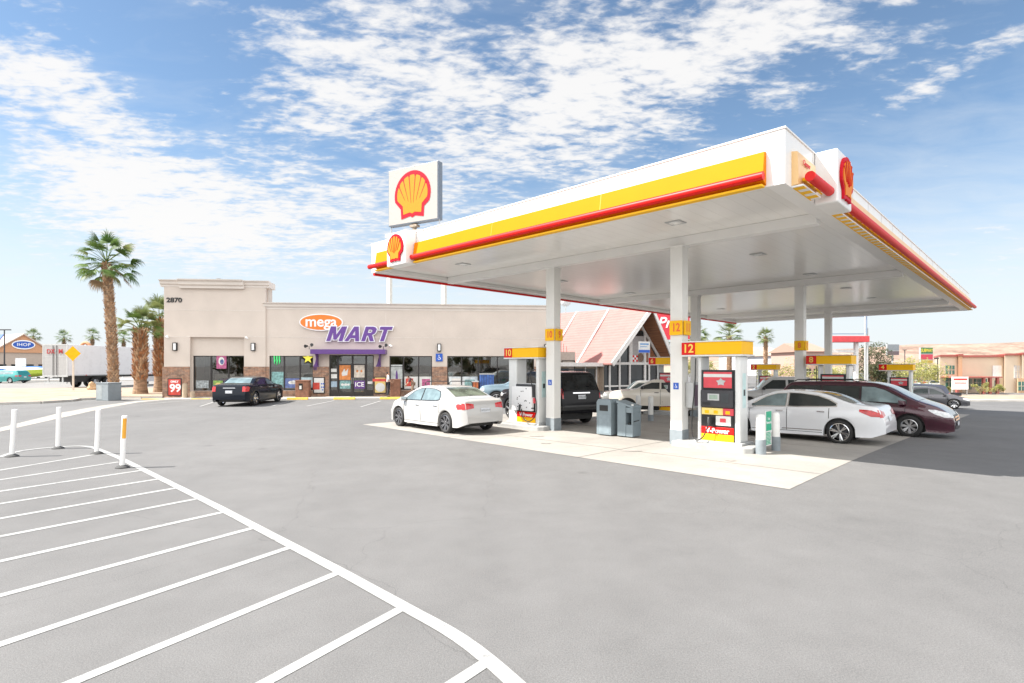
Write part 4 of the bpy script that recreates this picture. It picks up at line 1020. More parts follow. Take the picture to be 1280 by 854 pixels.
def disabled_sign(name, parent, o, ax, n, S, own=None):
    """blue square with white wheelchair figure; o centre, ax right, n outward"""
    o, ax, n = Vector(o), Vector(ax), Vector(n); up = Vector((0, 0, 1))
    mb = MB(); mb.prism([(-S/2, -S/2*1.15), (S/2, -S/2*1.15), (S/2, S/2*1.15), (-S/2, S/2*1.15)], o, ax, up, n*.006)
    b = mb.build(name, M_blue, parent)
    q = o+n*.0065; k = S*.9
    mb = MB()
    ring = [(math.cos(R(a))*.22-.02, math.sin(R(a))*.22-.16) for a in range(150, 361, 15)]+[(math.cos(R(a))*.16-.02, math.sin(R(a))*.16-.16) for a in range(360, 149, -15)]
    mb.prism([(x*k, y*k) for x, y in ring], q, ax, up, n*.002)
    mb.prism([(x*k, y*k) for x, y in ((-.08, .24), (.0, .24), (.02, .02), (.18, .02), (.28, -.28), (.22, -.30), (.12, -.06), (-.06, -.06))], q, ax, up, n*.003)
    mb.prism([(math.cos(R(a))*.07*k-.04*k, math.sin(R(a))*.07*k+.34*k) for a in range(0, 360, 30)], q, ax, up, n*.002)
    mb.build('wheelchair_symbol', M_txt_white, b)
    return b
for s, q, lab in ((3.2, 3.68, 'small blue wheelchair notice on the nearest column'), (3.35, 8.15, 'small blue wheelchair notice on the column numbered 10'), (13.25, 3.7, 'small blue wheelchair notice on the column behind the pearl white saloon')):
    p = SQ(s, q); t = empty('wheelchair_notice', lab, 'sign', (p.x, p.y, 1.55+(gz(p.x, p.y))), TH)
    disabled_sign('plate', t, (-.172, 0, 0), (0, -1, 0), (-1, 0, 0), .15)
# grey cabinet strapped to the right face of the column 6/5
p = SQ(3.2, 3.68); t = empty('column_cabinet', 'grey service cabinet fixed on the right side of the nearest column', 'cabinet', (p.x, p.y, 0), TH)
mb = MB(); mb.box(.0, .34, -.40, -.184, .95, 1.62); mb.build('box', M_lgrey, t, bevel=.01)
mb = MB(); mb.box(.06, .28, -.406, -.401, 1.0, 1.55); mb.build('door', mat('maroon_panel', (.12, .06, .10), .4), t)
# waste bin and squeegee unit
p = G(766, 546)
t = empty('litter_bin', 'blue-grey waste bin with dark slot beside the second column', 'litter bin', (p.x-.05, p.y+.35, 0), TH-R(90))
M_bing = mat('bin_blue_grey', (.19, .235, .26), .5, var=.05, scale=3)
mb = MB(); mb.box(-.37, .30, -.30, .30, 0, 1.02); mb.build('body', M_bing, t, bevel=.02)
mb = MB(); mb.prism([(-.34, 0), (.34, 0), (.26, .10), (-.26, .10)], (-.035, -.30, 1.0), (1, 0, 0), (0, 0, 1), (0, .6, 0)); mb.build('lid', M_bing, t, bevel=.015)
mb = MB(); mb.box(-.22, .16, -.306, -.301, .74, .92); mb.build('slot', M_trim, t)
mb = MB(); mb.box(-.24, .24, -.3045, -.3005, .05, .62); mb.build('door', mat('bin_door', (.21, .26, .29), .5), t)
t2 = empty('squeegee_station', 'blue-grey windscreen washing unit with open shelf right of the waste bin', 'washing unit', (p.x+.55, p.y-.02, 0), TH-R(90))
mb = MB(); mb.box(-.32, .05, -.30, .30, 0, .98); mb.build('body', M_bing, t2, bevel=.02)
mb = MB(); mb.box(.051, .34, -.28, .28, 0, .36); mb.box(.051, .34, .20, .28, .36, .72); mb.box(.28, .34, -.28, .2, .36, .72); mb.box(.051, .34, -.28, .28, .72, .88); mb.build('shelf_unit', M_bing, t2, bevel=.012)
mb = MB(); mb.prism([(-.36, 0), (.36, -.14), (.36, -.08), (-.36, .08)], (0, -.31, 1.0), (1, 0, 0), (0, 0, 1), (0, .62, 0)); mb.build('hood', M_bing, t2, bevel=.012)
mb = MB(); mb.cyl((.15, -.1, .42), (.62, -.30, .52), .014, n=8); mb.box(.10, .2, -.22, .1, .375, .41); mb.build('squeegee', M_trim, t2)
mb = MB(); mb.lathe([(0, 0), (.05, 0), (.045, .10), (0, .10)], (.28, -.2, .885), n=12); mb.build('paper_roll', M_paper, t2)
for o_ in (t, t2): o_.scale = (.78, .80, .96)
t2.location.x = t.location.x+.52
# guard bollards
M_bolw = worn(mat('bollard_white', (.72, .72, .70), .45, var=.03), 5, .55, .75, .4, (.5, .47, .42))
def bollard(p, h, r, lab, grey=.35, group='guard posts around the pump islands'):
    t = empty('bollard', lab, 'bollard', (p.x, p.y, gz(p.x, p.y)), 0, group)
    mb = MB(); mb.lathe([(0, h+.05), (r*.5, h+.045), (r*.85, h+.02), (r, h-.02), (r, grey)], n=20); mb.build('post', M_bolw, t, smooth=True)
    mb = MB(); mb.lathe([(r+.012, grey), (r+.012, -.02)], n=20); mb.lathe([(r, grey+.001), (r+.012, grey)], n=20); mb.build('sleeve', M_grey, t, smooth=True)
    return t
b1, b2 = G(951, 568), G(970, 563.5)
bollard(b1, .90, .105, 'white post nearest the camera at the end of pump 12, left of the green poster')
bollard(b2, .90, .09, 'white post right of the green poster, beside the pearl white saloon')
mid = (b1+b2)/2; dv = (b2-b1).normalized()
t = empty('poster_board', 'green and white poster board between the two white posts by pump 12', 'sign', (mid.x, mid.y, 0), TH)
mb = MB(); mb.box(-.24, .14, -.02, .0, .14, .98); o = mb.build('board', M_paper, t)
mb = MB(); mb.box(-.22, .12, -.024, -.021, .50, .96); mb.build('green_panel', M_green, t)
text('lettering', 'Fuel\nRewards', .09, M_txt_white, t, (-.05, -.026, .74), FRONT, .001, .001)
mb = MB(); 
for i in range(9): mb.box(-.20, .10-.02*(i % 3), -.024, -.021, .17+i*.034, .19+i*.034)
mb.box(-.21, -.2, -.0235, -.021, .17, .47)
mb.build('small_print', M_green, t)
for px, py, lab in ((798, 541, 'left white post in front of pump 6'), (813.5, 536, 'right white post in front of pump 6')):
    p = G(px, py-5); p = PX(px, 22.6 if px < 800 else 22.0); p.z = 0
    bollard(p, .95, .10, lab, .25)
# delineator posts at the hatched island
for i, (px, py, top, lab) in enumerate(((15, 571, 512, 'white flexible post at the far left of the hatched island'), (72.5, 561, 509, 'second white flexible post from the left on the hatched curve'),
                           (121, 567.5, 512, 'white flexible post at the corner of the hatched island, plain white'), (153, 585, 520, 'white flexible post with orange reflective strip, nearest to the camera'))):
    p = G(px, py); h = (py-top)*p.y/FPX
    t = empty('delineator_post', lab, 'marker post', (p.x, p.y, .0), R(20), 'flexible marker posts round the hatched island')
    lean = (.05, .02, .035, .04)[i]
    mb = MB(); mb.lathe([(.13, .0), (.125, .02), (.09, .045), (.05, .06), (0, .06)], n=16); mb.build('base', mat('rubber_base', (.06, .06, .06), .8), t, smooth=True)
    mb = MB(); mb.cyl((0, 0, .05), (lean, .0, h), .045, .050, 16); o = mb.build('post', mat('post_white', (.80, .80, .79), .4, var=.02), t, smooth=True)
    if i == 3:
        mb = MB(); n = 7; vs = []
        for k in range(n):
            a = R(-95+ k*14-20)
            for z, r in ((h-.45, .0505), (h-.05, .0525)): vs.append((lean*z/h+math.cos(a)*r, math.sin(a)*r, z))
        mb.add(vs, [(2*k, 2*k+2, 2*k+3, 2*k+1) for k in range(n-1)]); mb.build('reflective_strip', mat('orange_reflector', (.75, .36, .04), .3), t)

# ================================================================== SHOP
FA = R(5.4); FO = Vector((-22.6, 35.8)); FD = Vector((math.cos(FA), math.sin(FA)))
def ft(px, py=None, off=0):
    """picture column (and row) -> distance along the shop front (and height); off = distance the plane stands in front"""
    k = (px-640)/FPX; o = FO+Vector((FD.y, -FD.x))*off
    t = (k*o.y-o.x)/(FD.x-k*FD.y); Y = o.y+FD.y*t
    return t if py is None else (t, CAMH+(HZ-py)*Y/FPX)
shop = empty('convenience_store', 'low beige stucco shop building with corner tower, stone piers and purple door canopy', 'shop', (FO.x, FO.y, 0), FA)
M_stuc = mat('stucco', (.60, .525, .465), .9, var=.05, scale=.6, bump=.4, bscale=45, speck=.15)
M_stuc2 = mat('cornice_stucco', (.66, .60, .55), .85, var=.04, scale=.8, bump=.2, bscale=40)
def stone_mat():
    m = mat('ledge_stone', (.26, .16, .11), .9, var=.3, scale=2.5)
    n, l, p = mnode(m)
    tcn = [x for x in n if x.type == 'TEX_COORD'][0]
    mp = n.new('ShaderNodeMapping'); mp.inputs['Rotation'].default_value = (R(90), 0, 0); l.new(tcn.outputs['Object'], mp.inputs[0])
    b = n.new('ShaderNodeTexBrick'); b.inputs['Scale'].default_value = 2.2; b.inputs['Mortar Size'].default_value = .012; b.inputs['Brick Width'].default_value = .75; b.inputs['Row Height'].default_value = .2
    b.inputs['Color1'].default_value = (.36, .20, .13, 1); b.inputs['Color2'].default_value = (.20, .14, .11, 1); b.inputs['Mortar'].default_value = (.42, .36, .30, 1); b.inputs['Bias'].default_value = -.2
    l.new(mp.outputs[0], b.inputs['Vector'])
    nn = n.new('ShaderNodeTexNoise'); nn.inputs['Scale'].default_value = 5; nn.inputs['Detail'].default_value = 4; l.new(tcn.outputs['Object'], nn.inputs['Vector'])
    mx = n.new('ShaderNodeMixRGB'); mx.blend_type = 'OVERLAY'; mx.inputs[0].default_value = .8; l.new(b.outputs[0], mx.inputs[1]); l.new(nn.outputs[0], mx.inputs[2]); l.new(mx.outputs[0], p.inputs['Base Color'])
    bu = n.new('ShaderNodeBump'); bu.inputs['Strength'].default_value = .8; bu.inputs['Distance'].default_value = .03; l.new(b.outputs['Fac'], bu.inputs['Height']); bu.invert = True; l.new(bu.outputs[0], p.inputs['Normal'])
    return m
M_stone = stone_mat()
def glass_mat(name, tint, mix):
    m = bpy.data.materials.new(name); m.use_nodes = True; n, l = m.node_tree.nodes, m.node_tree.links; n.clear()
    o = n.new('ShaderNodeOutputMaterial'); t = n.new('ShaderNodeBsdfTransparent'); t.inputs[0].default_value = tint
    g = n.new('ShaderNodeBsdfGlossy'); g.inputs['Roughness'].default_value = .01; g.inputs[0].default_value = (.9, .9, .9, 1)
    f = n.new('ShaderNodeLayerWeight'); f.inputs[0].default_value = .25
    a = n.new('ShaderNodeMath'); a.operation = 'MULTIPLY_ADD'; l.new(f.outputs[0], a.inputs[0]); a.inputs[1].default_value = .8; a.inputs[2].default_value = mix; a.use_clamp = True
    # slow waviness of the panes
    nz = n.new('ShaderNodeTexNoise'); nz.inputs['Scale'].default_value = .9; bu = n.new('ShaderNodeBump'); bu.inputs['Strength'].default_value = .06; bu.inputs['Distance'].default_value = .1
    l.new(nz.outputs[0], bu.inputs['Height']); l.new(bu.outputs[0], g.inputs['Normal'])
    s = n.new('ShaderNodeMixShader'); l.new(a.outputs[0], s.inputs[0]); l.new(t.outputs[0], s.inputs[1]); l.new(g.outputs[0], s.inputs[2]); l.new(s.outputs[0], o.inputs[0])
    return m
M_sglass = glass_mat('shop_glass', (.80, .78, .74, 1), .13)
M_frame = mat('window_frame_dark', (.025, .02, .02), .4, var=.1)
M_mull = M_frame
def fx(px): return ft(px)
HT_T, HT_M = 7.55, 6.15
x_end = ft(697)
# bays: (x0 px, x1 px, mullion px list)
TW0, TW1 = ft(205), ft(332)
bays = [(239, 304, (261, 283)), (336, 391, (354, 374)), (486.5, 540, (504, 523)), (559, 668, (577, 598, 622, 645))]
WT = 2.72; WB = .42      # window top and sill
DT = 2.78
def wall_with_holes(mb, x0, x1, z0, z1, holes, y0, y1):
    xs = sorted({x0, x1}|{h[0] for h in holes}|{h[1] for h in holes})
    for a, b in zip(xs, xs[1:]):
        m = (a+b)/2; hh = [h for h in holes if h[0] < m < h[1]]
        if not hh: mb.box(a, b, y0, y1, z0, z1)
        else:
            h = hh[0]
            if h[2] > z0: mb.box(a, b, y0, y1, z0, h[2])
            if h[3] < z1: mb.box(a, b, y0, y1, h[3], z1)
holes = []
for i, (a, b, ml) in enumerate(bays): holes.append((ft(a), ft(b), WB, WT))
D0, D1 = ft(411), ft(467)
holes.append((D0, D1, 0, DT))
BD = 14.0
mb = MB()
# tower front set 0.25 forward of nothing; recess above window
r0, r1 = ft(237.5), ft(305)
wall_with_holes(mb, TW0, TW1, 0, HT_T, [(r0, r1, 0, 3.93)], 0, .25)
wall_with_holes(mb, r0, r1, 0, 3.93, [holes[0]], .35 if False else .251, .5)
mb.box(TW0, TW0+.25, .25, 1.3, 0, HT_T); mb.box(TW1-.25, TW1, .5, 1.3, HT_M-.3, HT_T); mb.box(TW0+.25, TW1-.25, 1.3-.25, 1.3, HT_M-.3, HT_T)
mb.box(TW0+.25, TW1-.25, .5, 1.3-.25, HT_M-.5, HT_M-.3)
o_t = mb.build('tower_wall', M_stuc, shop)
mb = MB(); wall_with_holes(mb, TW1, x_end, 0, HT_M, [h for h in holes[1:]], .10, .40)
mb.box(x_end-.25, x_end, .40, BD, 0, HT_M); mb.box(TW0, x_end-.25, BD-.25, BD, 0, HT_M); mb.box(TW0, TW0+.25, 1.3, BD-.25, 0, HT_M)
mb.build('wall', M_stuc, shop)
mb = MB(); mb.box(TW0+.26, x_end-.26, .41, BD-.26, HT_M-.45, HT_M-.35); mb.build('roof', M_lgrey, shop)
# control joints (thin raised bands)
M_joint2 = mat('stucco_joint', (.64, .58, .53), .9)
def jt(x0, x1, z, y): 
    mb = MB(); mb.box(x0, x1, y-.012, y-.001, z-.02, z+.02); mb.build('joint', M_joint2, shop)
jt(TW0, TW1, ft(260, 388)[1], 0); jt(TW0, r0, ft(260, 421)[1], 0); jt(r1, TW1, ft(320, 421)[1], 0); jt(TW1, x_end, ft(450, 421)[1]-.05, .10)
for px in (482, 541.5, 660):
    mb = MB(); mb.box(ft(px)-.015, ft(px)+.015, .088, .099, 2.8, HT_M-.55); mb.build('joint', M_joint2, shop)
# cornices
def cornice(x0, x1, z, y, name='cornice', k=1.0, back=.6, ends=True):
    pr = [(y+.2, z-.50*k), (y-.02, z-.50*k), (y-.02, z-.36*k), (y-.14*k, z-.30*k), (y-.16*k, z-.12*k), (y-.30*k, z-.06*k), (y-.32*k, z), (y+.2, z)]
    mb = MB(); mb.prism(pr, (x0, 0, 0), (0, 1, 0), (0, 0, 1), (x1-x0, 0, 0)); return mb.build(name, M_stuc2, shop)
cornice(TW0-.22, TW1+.25, HT_T+.08, .0, k=.85)
cornice(ft(226), ft(306), HT_T+.1, -.18, k=1.1)
cornice(TW1-.15, x_end+.15, HT_M+.08, .10, k=.85)
mb = MB(); mb.box(TW0-.2, TW0-.001, .21, 1.3, HT_T-.34, HT_T+.07); mb.build('side_cornice', M_stuc2, shop)
mb = MB(); mb.box(TW1+.001, TW1+.2, .21, 1.3, HT_T-.34, HT_T+.07); mb.build('side_cornice', M_stuc2, shop)
mb = MB(); mb.prism([(0, 0), (2.4, 0), (2.4, .5), (0, .5)], (ft(330), 5, HT_M), (1, 0, 0), (0, 0, 1), (0, 1.5, 0)); mb.build('roof_unit', mat('roof_unit_beige', (.50, .44, .32), .7), shop, bevel=.02)
mb = MB(); mb.box(ft(262), ft(266), 1, 1.3, HT_T+.1, HT_T+.4); mb.build('roof_vent', M_lgrey, shop)
# stone facing on piers and under windows
def stone(x0, x1, z0, z1, y, th=.07):
    mb = MB(); mb.box(x0, x1, y-th, y-.001, z0, z1); return mb.build('stone_facing', M_stone, shop)
ST = 2.0
stone(TW0-.07, r0, 0, ST, 0); stone(r1, TW1, 0, ST, 0); stone(r0+.001, r1-.001, 0, WB-.02, .25)
mb = MB(); mb.box(TW0-.07, TW0-.001, 0, 6.9, 0, ST); mb.build('stone_facing', M_stone, shop)
stone(TW1+.001, ft(336), 0, ST, .10); stone(ft(336), ft(391), 0, WB-.02, .10, .05); stone(ft(391), D0, 0, ST, .10)
stone(D1, ft(486.5), 0, ST, .10); stone(ft(486.5), ft(540), 0, WB-.02, .10, .05); stone(ft(540), ft(559), 0, ST, .10); stone(ft(559), ft(668), 0, WB-.02, .10, .05); stone(ft(668), x_end, 0, ST, .10)
# windows
for i, (a, b, ml) in enumerate(bays):
    x0, x1 = ft(a), ft(b); y = .38 if i == 0 else .24
    mb = MB(); t_ = .06
    mb.box(x0, x1, y-.05, y+.05, WB, WB+t_); mb.box(x0, x1, y-.05, y+.05, WT-t_, WT); mb.box(x0, x0+t_, y-.05, y+.05, WB+t_, WT-t_); mb.box(x1-t_, x1, y-.05, y+.05, WB+t_, WT-t_)
    for m in ml: mb.box(ft(m)-.04, ft(m)+.04, y-.05, y+.05, WB+t_, WT-t_)
    if i == 2: mb.box(x0+t_, ft(504)-.04, y-.03, y+.03, 1.98, 2.02)
    f = mb.build('window', M_frame, shop)
    mb = MB(); mb.box(x0+.02, x1-.02, y-.008, y+.008, WB+.02, WT-.02); mb.build('pane', M_sglass, f)
# door bay: sidelights, transom and a pair of doors
y = .24
mb = MB()
ds = [ft(p) for p in (411.5, 421.5, 440, 457, 466.5)]
mb.box(D0, D1, y-.06, y+.06, DT-.07, DT); mb.box(D0, D1, y-.06, y+.06, 2.12, 2.2) if False else None
for p in ds: mb.box(p-.05, p+.05, y-.06, y+.06, 0, DT-.07)
mb.box(ds[1], ds[3], y-.059, y+.059, 2.10, 2.18)
for a, b in ((ds[0], ds[1]), (ds[3], ds[4])): mb.box(a, b, y-.04, y+.04, .0, .42)
f = mb.build('door_frame', M_frame, shop)
mb = MB(); mb.box(D0+.02, D1-.02, y-.008, y+.008, 2.14, DT-.03); mb.build('transom_pane', M_sglass, f)
mb = MB(); mb.box(ds[0], ds[1], y-.008, y+.008, .4, 2.14); mb.build('pane', M_sglass, f)
mb = MB(); mb.box(ds[3], ds[4], y-.008, y+.008, .4, 2.14); mb.build('pane', M_sglass, f)
for a, b, hs in ((ds[1]+.06, ds[2]-.01, 1), (ds[2]+.01, ds[3]-.06, -1)):
    mb = MB(); w = .08; yy = y
    mb.box(a, b, yy-.03, yy+.03, .02, .30); mb.box(a, b, yy-.03, yy+.03, 2.02, 2.09); mb.box(a, a+w, yy-.03, yy+.03, .30, 2.02); mb.box(b-w, b, yy-.03, yy+.03, .30, 2.02); mb.box(a+w, b-w, yy-.03, yy+.03, 1.0, 1.06)
    d_ = mb.build('door', M_frame, shop)
    mb = MB(); mb.box(a+.05, b-.05, yy-.006, yy+.006, .28, 2.05); mb.build('pane', M_sglass, d_)
    hx = b-w/2 if hs > 0 else a+w/2
    mb = MB(); mb.cyl((hx, yy-.08, .85), (hx, yy-.08, 1.25), .015, n=8); mb.cyl((hx, yy-.08, .87), (hx, yy-.03, .87), .012, n=6); mb.cyl((hx, yy-.08, 1.23), (hx, yy-.03, 1.23), .012, n=6); mb.build('handle', M_steel, d_)
# interior seen through the glass
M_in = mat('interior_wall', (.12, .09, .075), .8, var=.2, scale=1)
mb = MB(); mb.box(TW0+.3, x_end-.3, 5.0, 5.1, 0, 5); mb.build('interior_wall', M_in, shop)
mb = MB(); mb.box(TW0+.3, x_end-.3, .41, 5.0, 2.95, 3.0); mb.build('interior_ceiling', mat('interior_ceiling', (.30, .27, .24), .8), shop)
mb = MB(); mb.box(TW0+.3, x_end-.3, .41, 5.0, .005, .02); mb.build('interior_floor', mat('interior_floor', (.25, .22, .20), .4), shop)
def goods_mat():
    m = mat('shelf_goods', (.3, .3, .3), .5)
    n, l, p = mnode(m); tcn = [x for x in n if x.type == 'TEX_COORD'][0]
    mp = n.new('ShaderNodeMapping'); mp.inputs['Scale'].default_value = (5.5, 1, 3.2); l.new(tcn.outputs['Object'], mp.inputs[0])
    v = n.new('ShaderNodeTexVoronoi'); v.distance = 'CHEBYCHEV'; v.inputs['Scale'].default_value = 1.0; v.inputs['Randomness'].default_value = .35; l.new(mp.outputs[0], v.inputs['Vector'])
    h = n.new('ShaderNodeHueSaturation'); h.inputs['Saturation'].default_value = .85; h.inputs['Value'].default_value = .62; l.new(v.outputs['Color'], h.inputs['Color']); l.new(h.outputs[0], p.inputs['Base Color'])
    return m
M_goods = goods_mat()
for i, (x, w, yy, h) in enumerate(((ft(246), 2.2, 2.4, 1.5), (ft(262)+1.3, 1.2, 2.0, 1.25), (ft(345), 2.3, 2.2, 1.55), (ft(492), 2.2, 2.3, 1.5), (ft(565), 2.4, 2.2, 1.5), (ft(605), 2.6, 2.6, 1.6), (ft(425), 1.8, 3.6, 1.6), (ft(640), 1.4, 2.0, 1.4))):
    mb = MB(); mb.box(x, x+w, yy, yy+.5, .02, .12); mb.box(x, x+w, yy+.22, yy+.28, .12, h)
    for z in (.12, .50, .88, 1.2): 
        if z < h: mb.box(x, x+w, yy, yy+.5, z, z+.03)
    g_ = mb.build('display_shelf', M_lgrey, shop)
    mb = MB(); 
    for z in (.15, .53, .91):
        k = x+.02
        while k < x+w-.1:
            ww = random.uniform(.08, .2); hh = random.uniform(.16, .3)
            mb.box(k, min(k+ww, x+w-.01), yy+.04, yy+.21, z+.001, z+hh); k += ww+random.uniform(.01, .04)
    mb.build('goods', M_goods, g_)
# house number on the tower
t_, z_ = ft(218, 375.5)
text('house_number', '2870', .42, M_txt_blk, shop, (t_, -.02, z_), FRONT, .015, .012, sx=1.15)
# purple door canopy with two brackets
M_purp = mat('purple_metal', (.115, .045, .22), .4, var=.06)
a0, a1 = ft(388.5, None, .8), ft(481.5, None, .8)
mb = MB(); mb.box(a0, a1, -.95, .098, 2.83, 2.90); mb.box(a0, a1, -.95, -.90, 2.90, 3.13); mb.box(a0, a0+.05, -.90, .098, 2.90, 3.13); mb.box(a1-.05, a1, -.90, .098, 2.90, 3.13); cp = mb.build('door_canopy', M_purp, shop)
for x in (ft(396), ft(474)):
    mb = MB(); mb.prism([(0, 0), (.1, 0), (.1, -.15), (-.25, -.85), (-.25, -1.05), (0, -1.05), (0, -.9)], (x, .03, 2.83), (0, -1, 0) if False else (1, 0, 0), (0, 0, 1), (0, .066, 0)); mb.build('canopy_bracket', M_purp, cp)
    mb = MB(); mb.prism([(0, 0), (-.75, 0), (0, -.95)], (x+.05, .095, 2.828), (0, 1, 0), (0, 0, 1), (.05, 0, 0)); mb.build('canopy_bracket', M_purp, cp)
# spot lights on the canopy corners, wall lamps, cameras
def wl_(p): return shop.matrix_basis @ Vector(p)
SM = Matrix.Translation((FO.x, FO.y, 0)) @ Matrix.Rotation(FA, 4, 'Z')
def on_shop(name, label, cat, x, y, z, group=None): return empty(name, label, cat, SM @ Vector((x, y, z)), FA, group)
for px, lab in ((388, 'black twin floodlight at the left end of the purple door canopy'), (480, 'black twin floodlight at the right end of the purple door canopy')):
    t = on_shop('floodlight', lab, 'floodlight', ft(px), -.3, 3.14)
    mb = MB(); mb.cyl((0, 0, 0), (0, 0, .22), .02, n=8); mb.build('stem', M_trim, t)
    for sx_ in (-.13, .13):
        mb = MB(); mb.cyl((sx_, .05, .22), (sx_*1.6, -.16, .30 if sx_ > 0 else .2), .06, .11, 12); mb.build('lamp_head', M_trim, t, smooth=True)
for px, lab in ((219.5, 'box wall lamp on the tower left of the first window'), (317, 'box wall lamp on the pier between first and second windows'), (549, 'box wall lamp above the blue parking sign'), (683, 'box wall lamp at the right end of the shop front')):
    y0 = 0 if px < 332 else .10
    t = on_shop('wall_lamp', lab, 'wall lamp', ft(px), y0, 3.3, 'box lamps along the shop front')
    mb = MB(); mb.box(-.13, .13, -.03, -.001, -.26, .26); mb.box(-.13, .13, -.16, -.03, .22, .26); mb.box(-.13, .13, -.16, -.03, -.26, -.22); mb.box(-.13, -.1, -.16, -.03, -.22, .22); mb.box(.1, .13, -.16, -.03, -.22, .22); mb.build('housing', M_trim, t)
    mb = MB(); mb.box(-.08, .08, -.15, -.035, -.21, .21); mb.build('diffuser', M_txt_white, t)
for px, py, lab in ((308, 422, 'white dome camera above the first pier'), (209, 421, 'white camera on the left edge of the tower'), (487, 432, 'white camera right of the purple door canopy')):
    x, z = ft(px, py); t = on_shop('security_camera', lab, 'camera', x, (0 if px < 332 else .1), z)
    mb = MB(); mb.box(-.05, .05, -.1, -.001, -.03, .07); mb.build('mount', M_txt_white, t)
    mb = MB(); mb.cyl((0, -.1, 0), (.16, -.26, -.05), .055, .06, 12); mb.build('camera_body', M_txt_white, t, smooth=True)
# shop sign
x0, z0 = ft(401.5, 403); M_orng = mat('sign_orange', (.80, .20, .02), .4, var=.03); M_purp2 = mat('sign_purple', (.13, .05, .27), .4, var=.03)
sg = on_shop('shop_sign', 'orange oval and purple letters reading mega MART above the door', 'sign', 0, .10, 0)
def ell(a, b, n=48): return [(a*math.cos(2*math.pi*i/n), b*math.sin(2*math.pi*i/n)) for i in range(n)]
mb = MB(); mb.prism(ell(1.42, .57), (x0, -.001, z0), (1, 0, 0), (0, 0, 1), (0, -.12, 0)); rim_ = mb.build('oval_rim', M_txt_white, sg)
mb = MB(); mb.prism(ell(1.34, .50), (x0, -.122, z0), (1, 0, 0), (0, 0, 1), (0, -.02, 0)); ov = mb.build('oval', M_orng, sg)
text('lettering', 'mega', .98, M_txt_white, ov, (x0, -.155, z0+.02), FRONT, .012, .018, sx=1.0)
x1, z1 = ft(450, 417.5)
glyph_word('letter_outline', 'MART', .97, M_txt_white, sg, (x1, -.13, z1), .06, .06, .32, .13)
glyph_word('lettering', 'MART', .97, M_purp2, sg, (x1, -.205, z1), .02, .0, .32, .13)
# accessible parking sign
x, z = ft(549, 447); t = on_shop('parking_sign', 'blue wheelchair parking sign on the pier below the wall lamp', 'sign', x, .03, z)
disabled_sign('plate', t, (0, -.001, 0), (1, 0, 0), (0, -1, 0), .46)
# pavement
sw0, sw1 = ft(205)-1.0, x_end+.3
def fw(x, y): v = SM @ Vector((x, y, 0)); return (v.x, v.y)
mb = MB()
M_walk = M_conc2
t = MB(); t.box(-1.2, x_end+1.5, -1.75, .0, -.3, .0)
# raised walk: the shop stands on its level; the lot is 0.14 m lower
o = MB(); o.box(-2.2, x_end+3.5, -1.9, .7, -.2, .02); ow = o.build('pavement', mat('walk_concrete', (.42, .39, .35), .85, var=.08, scale=.8), None); ow.matrix_world = SM; struct(ow)
o = MB(); o.box(-2.2, x_end+3.5, -2.05, -1.902, -.2, .025); ow = o.build('kerb', M_conc2, None, bevel=.02); ow.matrix_world = SM; struct(ow)
for a, b in ((176, 205), (238, 262)):
    xa, xb = ft(a, None, 2.1), ft(b, None, 2.1)
    o = MB(); o.box(xa, xb, -2.075, -1.88, -.19, .032); ow = o.build('painted_kerb', M_ykerb, None, bevel=.02); ow.matrix_world = SM; struct(ow)
# wheel stops
for a, b, lab in ((359, 385, 'yellow wheel stop right of the black sedan'), (417, 444, 'yellow wheel stop in front of the shop doors'), (475, 501, 'yellow wheel stop left of the white compact sedan')):
    xa, xb = ft(a, None, 3.4), ft(b, None, 3.4)
    t = on_shop('wheel_stop', lab, 'wheel stop', (xa+xb)/2, -3.4, -.0, 'yellow wheel stops in front of the shop')
    t.location.z = gz(t.location.x, t.location.y)
    w = (xb-xa)/2
    mb = MB(); mb.prism([(-.09, 0), (.09, 0), (.06, .14), (-.06, .14)], (-w, 0, .004), (0, 1, 0), (0, 0, 1), (2*w, 0, 0)); mb.build('block', M_ykerb, t, bevel=.015)
    mb = MB(); mb.cyl((-w*.7, 0, .14), (-w*.7, 0, .155), .03, n=8); mb.build('bolt', M_steel, t)
    mb = MB(); mb.cyl((w*.7, 0, .14), (w*.7, 0, .155), .03, n=8); mb.build('bolt', M_steel, t)
# parking bay lines
for a, b in (((176, 506), (238, 500.5)), ((250, 508.5), (270, 502)), ((384, 508), (418, 501)), ((451, 509), (476, 501.5)), ((90, 491.5) , (104, 497)) , ((340, 508), (362, 502))):
    a, b = g2(*a), g2(*b); d = (b-a).normalized(); n_ = Vector((-d.y, d.x))*.055
    sheet('bay_line', [a-n_, b-n_, b+n_, a+n_], .012, M_paint)
# things on the pavement
def bx(mb, x0, x1, y0, y1, z0, z1): return mb.box(x0, x1, y0, y1, z0, z1)
M_brown = mat('brown_bin', (.22, .10, .06), .7, var=.2, scale=6, bump=.3)
for px, w, h, y, lab, slot in ((379, .85, 1.05, -.75, 'brown box-shaped litter bin left of the white poster', 1), (494.5, .62, 1.1, -.7, 'tall brown litter bin beside the person in white', 0)):
    t = on_shop('litter_bin', lab, 'litter bin', ft(px, None, .75), y, .02)
    mb = MB(); mb.box(-w/2, w/2, -.3, .3, 0, h); mb.build('body', M_brown, t, bevel=.03)
    mb = MB(); mb.box(-w/2-.03, w/2+.03, -.33, .33, h+.001, h+.06); mb.build('lid', M_brown, t, bevel=.02)
    if slot: mb = MB(); mb.box(-.2, .05, -.306, -.301, h*.45, h*.85); mb.build('opening', M_trim, t); mb = MB(); mb.box(-.16, -.02, -.31, -.3065, h*.5, h*.72); mb.build('notice', M_paper, t)
